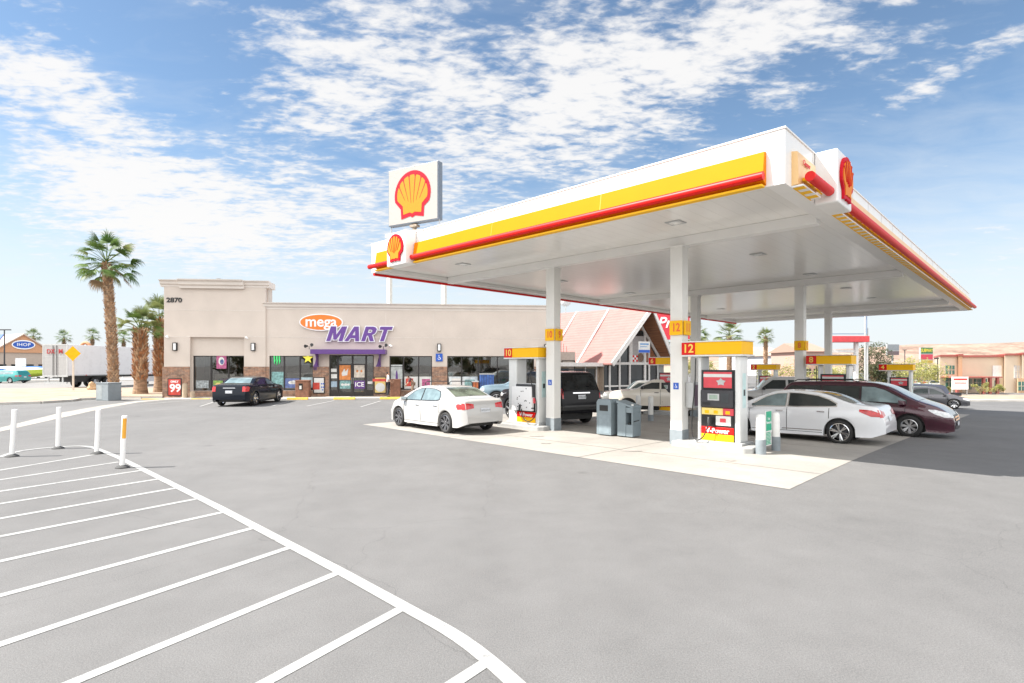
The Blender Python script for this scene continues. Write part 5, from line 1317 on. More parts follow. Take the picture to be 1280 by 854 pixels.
def framed(name, label, cat, pa, pb, pyt, pyb, yoff, base, frame, draw=None):
    xa, zt = ft(pa, pyt, -yoff if False else 0); xb, zb = ft(pb, pyb)
    t = on_shop(name, label, cat, (xa+xb)/2, yoff, (zt+zb)/2); w, h = (xb-xa)/2, (zt-zb)/2
    mb = MB(); mb.box(-w, w, -.04, -.001, -h, h); o = mb.build('frame', frame, t, bevel=.006)
    mb = MB(); mb.box(-w+.06, w-.06, -.046, -.041, -h+.06, h-.06); mb.build('sheet', base, t)
    if draw: draw(t, w, h)
    return t
M_pred = mat('poster_red', (.58, .07, .05), .45, var=.15, scale=4)
M_pyel = mat('poster_yellow', (.70, .52, .18), .45, var=.1, scale=4)
def d1(t, w, h):
    text('lettering', '99', .70, M_txt_white, t, (.05, -.05, -.08), FRONT, .003, .02)
    text('lettering', 'ONLY', .18, M_txt_white, t, (0, -.05, h-.22), FRONT, .003, .008)
framed('wall_poster', 'red poster with large white figures on the stone base of the tower', 'poster', 210.5, 228, 473, 495, -.071, M_pred, M_frame, d1)
def d2(t, w, h):
    mb = MB(); mb.box(-.38, .05, -.052, -.047, -.28, .18); mb.build('red_print', M_pred, t)
    for i, (x, z) in enumerate(((.18, .1), (.30, .1), (.18, -.12), (.30, -.12), (.24, -.3))):
        mb = MB(); mb.cyl((x, -.047, z), (x, -.053, z), .05, n=12); mb.build('print_dot', M_blue, t)
framed('wall_poster', 'tall white poster with red and blue print left of the doors', 'poster', 391.5, 406, 471.5, 492, .02, M_paper, M_frame, d2)
def d3_(t, w, h):
    mb = MB(); mb.prism(ell(.32, .30, 20), (0, -.05, -.15), (1, 0, 0), (0, 0, 1), (0, -.004, 0)); mb.build('print_shape', M_paper, t)
    mb = MB(); mb.box(-.5, .5, -.052, -.047, h-.32, h-.14); mb.build('print_band', M_pred, t)
framed('wall_poster', 'yellow-topped poster on the stone pier right of the doors', 'poster', 467.5, 483, 471, 492, .02, M_pyel, M_frame, d3_)
# ice chest cages and merchandise at the right
def cage(px0, px1, h, y, lab, m, name='merchandise_cage', cat='cage'):
    xa, xb = ft(px0, None, -y), ft(px1, None, -y); t = on_shop(name, lab, cat, (xa+xb)/2, y, .02); w = (xb-xa)/2
    mb = MB(); mb.box(-w, w, -.35, .35, .08, h); mb.build('box', m, t, bevel=.02)
    mb = MB(); mb.box(-w-.02, w+.02, -.37, .37, h+.001, h+.06); mb.build('lid', M_lgrey, t)
    mb = MB()
    k = -w+.05
    while k < w: mb.box(k, k+.02, -.372, -.352, .1, h-.02); k += .18
    mb.box(-w+.05, w-.05, -.375, -.353, h*.5, h*.5+.03); mb.build('grille', M_dark, t)
    return t
cage(590, 598, .95, -.6, 'orange stack of merchandise left of the blue box under the last window', mat('orange_goods', (.5, .14, .05), .6, var=.2))
cage(600, 617, 1.45, -.55, 'blue freezer box under the last shop window', mat('blue_box', (.05, .12, .36), .5, var=.3, scale=5), 'ice_freezer', 'freezer')
for px, lab in ((546.5, 'grey hoop rail left, in front of the blue parking sign pier'), (576, 'grey hoop rail right, in front of the last window')):
    t = on_shop('hoop_rail', lab, 'rail', ft(px, None, 1.5), -1.5, .0)
    w = .75; mb = MB(); mb.tube([(-w, 0, 0), (-w, 0, .95), (-w+.12, 0, 1.05), (w-.12, 0, 1.05), (w, 0, .95), (w, 0, 0)], .03, 8); mb.build('rail', M_dark, t, smooth=True)
for px, lab in ((231, 'short tan guard post beside the red poster'), (240.5, 'short round tan guard post below the first window')):
    t = on_shop('guard_post', lab, 'bollard', ft(px, None, 1.0), -1.0, .0)
    mb = MB(); hh = .95 if px < 235 else .45; mb.lathe([(0, hh), (.1, hh-.01), (.15, hh-.08), (.15, 0)], n=16); mb.build('post', mat('tan_concrete', (.40, .31, .22), .8), t, smooth=True); mb = MB(); mb.lathe([(.17, .06), (.17, 0)], n=16); mb.lathe([(.15, .061), (.17, .06)], n=16); mb.build('collar', M_conc2, t)
# window posters and neon shapes, just behind the glass
def wposter(px0, px1, py0, py1, m, lab, y=.30, extra=None, name='window_poster'):
    xa, zt = ft(px0, py0); xb, zb = ft(px1, py1)
    t = on_shop(name, lab, 'poster', (xa+xb)/2, y-.10 if px0 > 332 else y-.02, (zt+zb)/2); w, h = (xb-xa)/2, (zt-zb)/2
    mb = MB(); mb.box(-w, w, 0, .01, -h, h); mb.build('sheet', m, t)
    if extra:
        for i, (sh, em) in enumerate(extra):
            mb = MB(); mb.prism([(x*w, z*h) for x, z in sh], (0, -.001, 0), (1, 0, 0), (0, 0, 1), (0, -.004, 0)); mb.build('print', em, t)
    return t
circ = lambda cx, cz, r, n=16: [(cx+r*math.cos(2*math.pi*i/n), cz+r*math.sin(2*math.pi*i/n)) for i in range(n)]
M_pk = mat('poster_magenta', (.42, .10, .22), .5, var=.3, scale=6); M_pb = mat('poster_blue', (.10, .14, .32), .5, var=.3, scale=5); M_pg = mat('poster_teal', (.18, .34, .34), .5, var=.4, scale=7)
M_po = mat('poster_orange', (.62, .22, .06), .5, var=.2, scale=5); M_pgn = mat('poster_green', (.22, .36, .08), .5, var=.4, scale=6)
wposter(268, 280.5, 443.5, 461, M_pk, 'pink and purple poster high in the first shop window', .33, [(circ(0, .1, .6), M_paper), (circ(.1, 0, .38), M_pb)])
wposter(264, 276, 476, 486.5, M_pgn, 'green and yellow round print low in the first shop window', .33, [(circ(0, -.2, .7), M_pyel), (circ(0, -.2, .4), M_pred)])
wposter(242, 258, 476, 485.5, mat('poster_grey', (.30, .33, .34), .5, var=.5, scale=9), 'grey lettering sheet low in the left of the first window', .33)
wposter(338, 353, 465, 485, M_pg, 'teal wave-patterned sheet in the second window, left pane', .33)
wposter(355, 373, 473, 485, M_pb, 'dark blue sheet with white cloud in the second window', .33, [(circ(-.2, .1, .35), M_paper), (circ(.2, .15, .4), M_paper), (circ(.5, 0, .25), M_paper)])
wposter(375, 389.5, 472, 485, mat('poster_pale_blue', (.40, .52, .56), .5, var=.2, scale=4), 'pale blue sheet in the second window, right pane', .33)
wposter(488, 502.5, 456, 485, mat('poster_pale_grey', (.45, .48, .47), .5, var=.25, scale=3), 'tall pale poster with purple bottle in the third window', .33, [([(-.2, -.3), (.25, -.3), (.2, .2), (.1, .5), (-.05, .5), (-.15, .2)], M_purp)])
wposter(505, 539, 471, 486, M_paper, 'white band of posters along the bottom of the third window', .33, [([(-.9, -.6), (-.35, -.6), (-.35, .7), (-.9, .7)], M_pred), ([(.3, -.7), (.9, -.7), (.9, .6), (.3, .6)], M_pk)])
wposter(561, 597, 471, 486, mat('poster_white_blue', (.52, .58, .60), .5, var=.3, scale=3), 'pale band of posters along the bottom of the fourth window', .33, [([(-.8, -.7), (-.2, -.7), (-.2, .7), (-.8, .7)], M_paper), ([(.1, -.5), (.8, -.5), (.8, .5), (.1, .5)], M_pg)])
wposter(423.5, 437.5, 456, 475, M_po, 'orange poster on the upper pane of the left shop door', .29, [([(-.6, -.1), (-.1, .5), (.1, .1), (.6, .5), (.4, -.4), (-.5, -.5)], M_paper)])
wposter(442, 455, 456, 472, mat('poster_cream', (.58, .52, .45), .5, var=.2, scale=5), 'cream poster on the upper pane of the right shop door', .29, [(circ(-.4, 0, .2), M_po), (circ(.4, 0, .2), M_po)])
wposter(424, 437.5, 476, 486, M_pg, 'teal patterned sheet on the lower pane of the left door', .29, [(circ(-.5, 0, .3), M_paper), (circ(.1, 0, .3), M_paper), (circ(.6, 0, .25), M_paper)])
nx = wposter(442, 455.5, 476, 486, M_purp, 'purple sheet reading ICE on the lower pane of the right door', .29)
text('lettering', 'ICE', .42, M_txt_white, nx, (0, -.004, 0), FRONT, .001, .006)
for i, (a, b, c, d, m, l_) in enumerate(((413, 420, 461, 465, M_paper, 'small white notice high beside the doors'), (413, 420.5, 468, 473, M_paper, 'small white notice midway beside the doors'), (413, 420.5, 477, 484, mat('notice_blue', (.3, .4, .5), .5), 'small blue notice low beside the doors'), (459, 465, 477, 480, M_paper, 'small white notice right of the doors'))):
    wposter(a, b, c, d, m, l_, .29)
# neon claw and star
M_ngreen = mat('neon_green', (.05, .55, .15), .4, emit=.12); M_nyel = mat('neon_yellow', (.70, .62, .06), .4, emit=.12)
x, z = ft(345, 449); t = on_shop('neon_sign', 'green claw-mark sign high in the second window', 'neon sign', x, .19, z)
for i, dx in enumerate((-.16, 0, .16)):
    mb = MB(); mb.prism([(dx-.05, .35), (dx+.05, .38), (dx+.04, 0), (dx+.07, -.1), (dx+.0, -.42+.08*abs(i-1)), (dx-.03, -.05)], (0, 0, 0), (1, 0, 0), (0, 0, 1), (0, -.03, 0)); mb.build('claw_stroke', M_ngreen, t)
x, z = ft(384, 448); t = on_shop('neon_sign', 'yellow star sign high in the second window', 'neon sign', x, .19, z)
st = [(math.cos(R(90+36*i))*(.36 if i % 2 == 0 else .15), math.sin(R(90+36*i))*(.36 if i % 2 == 0 else .15)) for i in range(10)]
mb = MB(); mb.prism(st, (0, 0, 0), (1, 0, 0), (0, 0, 1), (0, -.03, 0)); mb.build('star', M_nyel, t); mb = MB(); mb.prism([(a*1.25, b*1.25) for a, b in st], (0, .01, 0), (1, 0, 0), (0, 0, 1), (0, -.008, 0)); mb.build('star_backing', M_trim, t)

# ================================================================== SURROUNDINGS: verge, street, desert, hills
def flat_block(name, pts, z0, z1, m):
    n = len(pts); mb = MB()
    a = sum(pts[i][0]*pts[(i+1) % n][1]-pts[(i+1) % n][0]*pts[i][1] for i in range(n))
    if a < 0: pts = pts[::-1]
    mb.add([(p[0], p[1], z0) for p in pts]+[(p[0], p[1], z1) for p in pts], [tuple(range(n-1, -1, -1)), tuple(range(n, 2*n))]+[(i, (i+1) % n, n+(i+1) % n, n+i) for i in range(n)])
    return struct(mb.build(name, m))
near = [g2(-420, 508.5), g2(0, 506), g2(51, 504.5), g2(75, 503), g2(89, 502), g2(98, 500.5), g2(126, 499.3), g2(150, 498.8), g2(178, 498.8), g2(203, 498.2)]
farv = [g2(214, 486.5), g2(150, 486), g2(91, 486.3), g2(0, 487.4), g2(-420, 489)]
flat_block('sandy_verge', [tuple(p) for p in near+farv], -.1, .11, M_dirt)
for a, b in zip(near, near[1:]):
    d = (b-a).normalized(); n_ = Vector((-d.y, d.x))
    flat_block('kerb', [tuple(a-n_*.14), tuple(b-n_*.14), tuple(b+n_*.02), tuple(a+n_*.02)], -.1, .125, M_conc2)
lo = [g2(-420, 615), g2(0, 540), g2(77, 522.5), g2(126, 511.7), g2(172, 503.3), g2(215, 499.5)]; hi = [g2(-420, 606), g2(0, 535), g2(77, 516), g2(126, 507.4), g2(170, 501.6), g2(205, 499)]
for i in range(len(lo)-1): sheet('concrete_gutter', [lo[i], lo[i+1], hi[i+1], hi[i]], .006, M_conc)
M_road = mat('street_asphalt', (.21, .20, .19), .85, var=.08, scale=.3, speck=.2)
rd = [(-400, 47), (-21.5, 49), (-21.5, 76), (-400, 76)]
struct(drape('street', rd, .012, M_road, lim=0))
flat_block('far_pavement', [(-400, 76.2), (-26, 76.2), (-26, 80), (-400, 80)], -.1, .12, M_conc2)
struct(drape('far_lot', [(-400, 80), (-26, 80), (-26, 132), (-400, 132)], .02, M_road, lim=0))
struct(drape('desert_floor', [(-4900, 160), (4900, 160), (4900, 4900), (-4900, 4900)], .04, M_dirt, lim=0))
# right side: pale verge strips and street
r1, r2, r3, r4 = g2(1166, 501.5), g2(1420, 503), g2(1420, 487.5), g2(1166, 488)
zr = gz(*r1)
def slab(name, pts, z0, m, h=.12):
    n = len(pts); mb = MB(); zs = [gz(p[0], p[1]) for p in pts]
    mb.add([(p[0], p[1], z-.3) for p, z in zip(pts, zs)]+[(p[0], p[1], z+h) for p, z in zip(pts, zs)], [tuple(range(n-1, -1, -1)), tuple(range(n, 2*n))]+[(i, (i+1) % n, n+(i+1) % n, n+i) for i in range(n)])
    return struct(mb.build(name, m))
slab('verge', [g2(1150, 500.8), g2(1420, 502.2), g2(1420, 495), g2(1150, 494.5)], 0, M_dirt, .10)
slab('kerb', [g2(1150, 501.6), g2(1420, 503.1), g2(1420, 502.25), g2(1150, 500.85)], 0, M_conc2, .13)
slab('far_verge', [g2(1172, 490.2), g2(1420, 491), g2(1420, 484), g2(1172, 484)], 0, mat('pale_concrete', (.5, .46, .41), .85), .14)
# hills
def hills():
    m = mat('hill_scrub', (.27, .18, .135), 1.0, var=.25, scale=.02, speck=.6, bscale=.12, color2=(.34, .24, .185))
    vs = []; nx, ny = 90, 26; fs = []
    tab = [(-700, 4), (-250, 10), (100, 14), (330, 20), (520, 30), (700, 36), (830, 39), (930, 35), (1100, 33), (1500, 26), (2100, 8)]
    rr = random.Random(3)
    ph = [(rr.uniform(.004, .03), rr.uniform(.004, .03), rr.uniform(0, 6), rr.uniform(.6, 2.2)) for _ in range(9)]
    for j in range(ny):
        y = 900+j*34
        for i in range(nx):
            x = -700+i*2800/(nx-1)
            e = smooth_tab(tab, x*1000/max(900, y)+0)
            prof_ = sstep(0, .45, j/ny)
            nz_ = sum(a*math.sin(x*kx+p)*math.cos(y*ky+p*2) for kx, ky, p, a in ph)*.6
            vs.append((x*(y/1000), y, -3+prof_*(e*y/1000*1.02+nz_)*1.25))
    for j in range(ny-1):
        for i in range(nx-1): fs.append((j*nx+i, j*nx+i+1, (j+1)*nx+i+1, (j+1)*nx+i))
    mb = MB(); mb.add(vs, fs); return struct(mb.build('hills', m, smooth=80))
hills()

# ================================================================== PALMS
M_bark = mat('palm_bark', (.26, .17, .11), .95, var=.35, scale=3, bump=.8, bscale=14, stretch=(1, 1, 2.5))
M_boot = mat('palm_boots', (.34, .20, .11), .9, var=.45, scale=4, bump=.4, bscale=20)
M_bootl = mat('palm_boots_pale', (.44, .30, .19), .9, var=.35, scale=4)
def leafm(name, c, c2):
    m = mat(name, c, .55, var=.3, scale=1.2, color2=c2, spec=.35)
    n, l, p = mnode(m)
    o = [x for x in n if x.type == 'OUTPUT_MATERIAL'][0]
    t = n.new('ShaderNodeBsdfTranslucent'); l.new(p.inputs['Base Color'].links[0].from_socket, t.inputs[0])
    s = n.new('ShaderNodeMixShader'); s.inputs[0].default_value = .3; l.new(p.outputs[0], s.inputs[1]); l.new(t.outputs[0], s.inputs[2]); l.new(s.outputs[0], o.inputs[0])
    return m
M_frond = leafm('palm_frond', (.05, .11, .018), (.12, .20, .04))
M_frondp = leafm('palm_frond_pale', (.12, .17, .05), (.24, .27, .10))
M_dead = leafm('dead_frond', (.24, .16, .09), (.34, .24, .14))
def frond(mb, o, az, el, L, fan, nseg, rnd, droop, mi=0):
    """fan leaf: curved stalk, then a spread of narrow folded blades"""
    d = Vector((math.cos(az)*math.cos(el), math.sin(az)*math.cos(el), math.sin(el)))
    pts = [Vector(o)]; v = d.copy()
    for i in range(5):
        v = (v+Vector((0, 0, -.07*droop))).normalized(); pts.append(pts[-1]+v*L/5)
    mb.tube(pts, [.028, .024, .02, .018, .015, .012], 4, mi)
    c = pts[-1]; f = v.normalized(); s = f.cross(Vector((0, 0, 1)))
    if s.length < .1: s = Vector((math.sin(az), -math.cos(az), 0))
    s.normalize(); n_ = s.cross(f).normalized()
    roll = rnd.uniform(-.5, .5); s, n_ = s*math.cos(roll)+n_*math.sin(roll), n_*math.cos(roll)-s*math.sin(roll)
    for i in range(nseg):
        a = -R(82)+R(164)*i/(nseg-1)+rnd.uniform(-.03, .03)
        dr = (f*math.cos(a)+s*math.sin(a)).normalized()
        ln = fan*(1-.28*abs(a)/R(82))*rnd.uniform(.85, 1.08)
        cup = n_*(-.12*abs(a))
        w = fan*.030; sd = (s*math.cos(a)-f*math.sin(a))
        p0 = c; vv = (dr+cup*.6).normalized(); p1 = p0+vv*ln*.45
        p2 = p1+(vv+Vector((0, 0, -.30*droop))).normalized()*ln*.32; p3 = p2+(vv*.6+Vector((0, 0, -.9*droop))).normalized()*ln*.25
        vs = [p0-sd*w*.3, p0+sd*w*.3, p1+sd*w, p1-sd*w, p2+sd*w*.7, p2-sd*w*.7, p3]
        mb.add(vs, [(0, 1, 2, 3), (3, 2, 4, 5), (5, 4, 6)], mi)
def palm(pos, h, r0, r1, lean, nf, stalk, fan, nseg, label, mats, boots=True, skirt=0, boot_from=.0, group=None, seed=1, name='palm_tree', el_rng=(-25, 85), bootl=.22, boot_mat=None):
    rnd = random.Random(seed); t = empty(name, label, 'palm tree', pos, rnd.uniform(0, 6), group)
    path = []; n = 14
    for i in range(n+1):
        u = i/n; path.append(Vector((lean[0]*u**1.4, lean[1]*u**1.4, h*u)))
    t.rotation_euler = (0, 0, 0)
    rs = [r0*(1+.25*max(0, 1-i/n*8))+(r1-r0)*(i/n) for i in range(n+1)]
    mb = MB(); mb.tube([path[0]-Vector((0, 0, .15))]+path[1:], rs, 18, 0)
    if boots:
        z = h*boot_from; row = 0
        while z < h+.1:
            u = min(1, z/h); c = Vector((lean[0]*u**1.4, lean[1]*u**1.4, z)); rr = r0+(r1-r0)*u
            k = max(7, int(2*math.pi*rr/.15))
            for i in range(k):
                a = 2*math.pi*(i+.5*(row % 2))/k+rnd.uniform(-.08, .08); dr = Vector((math.cos(a), math.sin(a), 0)); sd = Vector((-dr.y, dr.x, 0))
                if rnd.random() < .10: continue
                w = .06*rnd.uniform(.8, 1.2); l_ = bootl*rnd.uniform(.7, 1.3)
                b0 = c+dr*(rr*.93); up = Vector((0, 0, l_)); out = dr*l_*rnd.uniform(.35, .75)
                vs = [b0-sd*w, b0+sd*w, b0+sd*w*.6+up+out, b0-sd*w*.6+up+out, b0-sd*w*.8+dr*-.02+up*.2, b0+sd*w*.8+up*.2-dr*.02, b0+sd*w*.4+up*.95+out*.8, b0-sd*w*.4+up*.95+out*.8]
                mb.add(vs, [(0, 1, 2, 3), (7, 6, 5, 4), (0, 3, 7, 4), (1, 5, 6, 2), (3, 2, 6, 7)], 1 if rnd.random() < .6 else 2)
            z += .125; row += 1
    mb.build('trunk', [M_bark, boot_mat or M_boot, M_bootl], t, smooth=False)
    top = path[-1]
    mb = MB()
    for i in range(nf):
        az = i*2.39996+rnd.uniform(-.2, .2); u = i/nf
        el = R(el_rng[1]+(el_rng[0]-el_rng[1])*u**.8+rnd.uniform(-8, 8))
        mm = 0 if rnd.random() < .8 else 1
        if u > .9: mm = 2 if rnd.random() < .5 else 1
        frond(mb, top+Vector((0, 0, .2*(1-u))), az, el, stalk*rnd.uniform(.8, 1.1), fan*rnd.uniform(.85, 1.1), nseg, rnd, .5+u*.9, mm)
    mb.build('crown', mats, t)
    if skirt:
        mb = MB()
        for i in range(skirt):
            az = i*2.4; el = R(rnd.uniform(-88, -55)); 
            zt = -rnd.uniform(0, 1)*h*.16
            frond(mb, top+Vector((0, 0, zt)), az, el, stalk*.35, fan*.8, max(5, nseg//2), rnd, 1.2, 0)
        mb.build('dead_frond_skirt', [M_dead], t)
    return t
FM = [M_frond, M_frondp, M_dead]; FP = [M_frondp, M_frond, M_dead]
pb = PX(142.5, 34.8, z=0.1)
palm(pb, 8.35, .28, .24, (-.55, .1), 44, 1.3, .86, 24, 'tall slender fan palm with dark green crown beside the grey bin', FM, True, 0, .0, seed=5, el_rng=(-34, 80), bootl=.17)
pb = PX(175.5, 38.5, z=.1)
palm(pb, 4.35, .40, .36, (0, 0), 30, 1.1, .85, 22, 'short stout palm with pale fronds standing left of the shop tower', FP, True, 0, .22, seed=9, el_rng=(5, 85), bootl=.30, boot_mat=mat('palm_boots_red', (.32, .15, .07), .9, var=.4, scale=4))
pb = PX(200, 41, z=.1)
palm(pb, 5.2, .38, .34, (0, 0), 32, 1.2, .95, 22, 'stout palm half hidden behind the corner of the shop tower', FP, True, 0, .22, seed=12, el_rng=(-10, 85), bootl=.30, boot_mat=mat('palm_boots_red', (.32, .15, .07), .9))
for px, top, Y, lab in ((41.5, 414, 150, 'leftmost of the four distant palms behind the trailer'), (80, 416, 150, 'second from left of the four distant palms behind the trailer'), (115.5, 414.5, 150, 'third from left of the four distant palms, left of the tall palm'), (154.5, 417, 150, 'distant palm between the tall palm and the stout palm')):
    p = PX(px, Y, z=0); zt = 2.05+(HZ-top)*Y/FPX
    palm(p, zt-1.4, .3, .25, (0, 0), 26, 1.3, 1.3, 12, lab, FM, False, 40, group='distant palms on the left', seed=int(px))
for px, top, Y, lab, k in ((870.5, 411, 62, 'palm crown right of the nearest column above pump 12', 1.0), (911.5, 409.5, 56, 'palm crown in the middle above the sign of pump 12', 1.0), (957, 415, 70, 'palm with bare brown trunk right of the sign of pump 12', .8), (826, 421, 60, 'palm just right of the steep restaurant gable', .8)):
    p = PX(px, Y); g = gz(p.x, p.y); p.z = g; zt = 2.05+(HZ-top)*Y/FPX-g
    palm(p, zt-1.0*k, .24, .22, (0, 0), 26, .9*k, .95*k, 16, lab, FP, True, 0, group='palms behind the canopy', seed=int(px), bootl=.15)

# ================================================================== TREES AND SHRUBS
def tree(name, label, cat, pos, h, rx, rz_, m, n=2600, leaf=.09, trunk=.12, z0=None, seed=1, group=None, clumps=16, ry=None):
    rnd = random.Random(seed); t = empty(name, label, cat, pos, 0, group); ry = ry or rx
    cz = h-rz_
    cl = []
    for i in range(clumps):
        while True:
            v = Vector((rnd.uniform(-1, 1), rnd.uniform(-1, 1), rnd.uniform(-1, 1)))
            if .25 < v.length < 1: break
        cl.append((Vector((v.x*rx*.8, v.y*ry*.8, cz+v.z*rz_*.8)), rnd.uniform(.22, .42)*min(rx, rz_*1.3)))
    mb = MB(); tb = max(trunk, .05)
    mb.tube([(0, 0, -.2), (rnd.uniform(-.1, .1), 0, cz*.5), (rnd.uniform(-.15, .15), rnd.uniform(-.1, .1), cz)], [tb*1.3, tb, tb*.6], 8)
    for c, r in cl[:10]: mb.tube([(0, 0, cz*rnd.uniform(.35, .8)), tuple(c*.5+Vector((0, 0, cz*.3))), tuple(c)], [tb*.45, tb*.3, tb*.12], 5)
    mb.build('trunk' if cat == 'tree' else 'stem', M_bark, t)
    mb = MB()
    for i in range(n):
        c, r = cl[rnd.randrange(len(cl))]
        v = Vector((rnd.gauss(0, 1), rnd.gauss(0, 1), rnd.gauss(0, 1))).normalized()*r*rnd.uniform(.35, 1.12)**.7
        p = c+v; a = Vector((rnd.gauss(0, 1), rnd.gauss(0, 1), rnd.gauss(0, 1))).normalized(); b = a.orthogonal().normalized()
        s = leaf*rnd.uniform(.6, 1.4)
        mb.add([p-a*s, p+b*s*.45, p+a*s, p-b*s*.45], [(0, 1, 2, 3)], 0 if rnd.random() < .7 else 1)
    mb.build('crown' if cat == 'tree' else 'foliage', m, t); return t
M_lg = leafm('leaf_green', (.035, .055, .02), (.08, .10, .035)); M_lb = leafm('leaf_brown_green', (.07, .06, .03), (.12, .10, .05))
M_ly = leafm('leaf_yellow_green', (.30, .30, .06), (.42, .40, .12)); M_lo = leafm('leaf_olive', (.17, .19, .07), (.26, .27, .11))
def gp(px, Y, dz=0): p = PX(px, Y); p.z = gz(p.x, p.y)+dz; return p
p = gp(1091, 55); tree('broadleaf_tree', 'tall loose brown-green tree behind the thin pole, between pumps 8 and 4', 'tree', p, 5.6, 2.4, 2.3, [M_lg, M_lb], 5200, .10, .16, seed=4, clumps=26)
shr = [(975, 60, 3.4, 3.0, 1.7, 'yellow-green shrub behind the white crew cab pickup'), (1022, 58, 3.5, 2.2, 1.6, 'yellow-green shrub between the columns left of pump 8'), (1108, 56, 3.6, 2.2, 1.6, 'yellow-green shrub below the tall loose tree left of pump 4'),
       (1152, 60, 4.3, 2.6, 1.8, 'large yellow shrub between pump 4 and the tan building'), (1135, 63, 4.2, 2.3, 1.7, 'yellow shrub just right of the pump 4 sign'), (1050, 64, 3.9, 2.4, 1.8, 'olive shrub behind the sign of pump 8'),
       (873, 52, 3.2, 1.6, 1.5, 'yellow-green shrub seen left of pump 12'), (1168, 68, 3.6, 1.8, 1.5, 'yellow shrub nearest the tan building corner')]
for i, (px, Y, h, rx, rz_, lab) in enumerate(shr): tree('desert_shrub', lab, 'shrub', gp(px, Y), h, rx, rz_, [M_ly, M_lo], 2600, .09, .06, seed=20+i, group='yellow desert shrubs beyond the forecourt', clumps=20)
for px, Y, h, rx, lab in ((1226, 60.5, 1.5, 1.7, 'low yellow bush in front of the tan building'), (1247, 61, 1.3, .9, 'small bush right of the low yellow bush'), (1180, 61, 1.2, .8, 'small green bush at the left corner of the tan building')):
    tree('bush', lab, 'bush', gp(px, Y), h, rx, h*.45, [M_ly, M_lo], 900, .07, .04, seed=int(px), clumps=10)
# things the glass reflects: a row of street trees far behind the camera position
for i, (x, y, h) in enumerate(((-34, -26, 7), (-22, -30, 8.5), (-9, -28, 7.5), (4, -31, 8), (17, -27, 7), (30, -30, 8))):
    tree('street_tree', ('street tree across the road behind the camera, %s from the left' % ('first', 'second', 'third', 'fourth', 'fifth', 'sixth')[i]), 'tree', (x, y+6, 0), h*.66, 4.8, 2.3, [M_lg, M_lb], 2200, .22, .2, seed=60+i, group='street trees across the road', clumps=16)

# ================================================================== BIG STATION SIGN
Ys = 45.0
a_ = PX(486, Ys+1.25, 214.6); b_ = PX(548, Ys-1.25, 205); c_ = PX(486, Ys+1.25, 283.7)
dx = Vector((b_.x-a_.x, b_.y-a_.y)); W_ = dx.length; H_ = a_.z-c_.z; ang = math.atan2(dx.y, dx.x)
mid = (a_+b_)/2; zc_ = (a_.z+c_.z)/2
sg = empty('station_sign', 'tall square sign with red and yellow scallop shell above the shop roof', 'sign', (mid.x, mid.y, 0), ang)
mb = MB(); mb.box(-W_/2, W_/2, -.04, .55, zc_-H_/2, zc_+H_/2); fr_ = mb.build('cabinet_frame', mat('sign_frame_grey', (.17, .20, .24), .4), sg, bevel=.02)
mb = MB(); mb.box(-W_/2+.07, W_/2-.07, -.06, -.041, zc_-H_/2+.07, zc_+H_/2-.07); mb.build('panel', mat('sign_face', (.36, .335, .31), .35, var=.02), sg)
mb = MB(); pecten(mb, (0, -.062, zc_+.02), (1, 0, 0), (0, 0, 1), (0, -1, 0), W_*.72, .03); mb.build('shell_emblem', [M_logo_red, M_logo_yel], sg)
mb = MB(); mb.box(-.12, .12, .1, .35, zc_-H_/2-.55, zc_-H_/2-.001); mb.box(-.35, .35, .0, .45, zc_-H_/2-.30, zc_-H_/2-.12); mb.build('mount', mat('rust', (.32, .26, .20), .8, var=.3, scale=8), sg)
for x in (-W_/2-.15, W_/2+.35):
    mb = MB(); mb.box(x-.16, x+.16, .1, .42, 0, zc_-H_/2-.56 if x < 0 else zc_-H_/2-.9); mb.build('post', mat('post_cream', (.55, .53, .48), .6), sg)
mb = MB(); mb.box(-W_/2-.45, W_/2*.35, .05, .47, zc_-H_/2-.84, zc_-H_/2-.565); mb.build('cross_beam', mat('post_cream', (.55, .53, .48), .6), sg)
for x in (-W_/2+.1, W_/2-.05):
    mb = MB(); mb.cyl((x, .2, zc_-H_/2-.9), (x, .2, zc_-H_/2-.001), .05, n=8); mb.build('hanger_rod', M_lgrey, sg)
mb = MB(); mb.box(-W_/2+.05, W_/2+.15, .12, .4, zc_-H_/2-2.9, zc_-H_/2-.93); o = mb.build('price_panel', mat('sign_face2', (.50, .52, .53), .4), sg)
text('lettering', 'Diesel', .95, mat('sign_teal', (.08, .30, .45), .4), o, (-.3, .115, zc_-H_/2-1.45), FRONT, .01, .02)

# ================================================================== LEFT SIDE OBJECTS
# grey box bin under the tall palm
p = G(136, 500.5)
t = empty('litter_bin', 'grey metal waste bin with paler door under the tall palm', 'litter bin', p, R(-18))
mb = MB(); mb.box(-.5, .5, -.4, .4, 0, 1.0); mb.build('body', mat('bin_grey', (.22, .25, .27), .5, var=.06), t, bevel=.02)
mb = MB(); mb.box(-.52, .52, -.42, .42, 1.001, 1.06); mb.build('lid', M_grey, t, bevel=.01)
mb = MB(); mb.box(-.42, .0, -.408, -.401, .08, .9); mb.build('door', mat('bin_door_grey', (.28, .31, .32), .5), t)
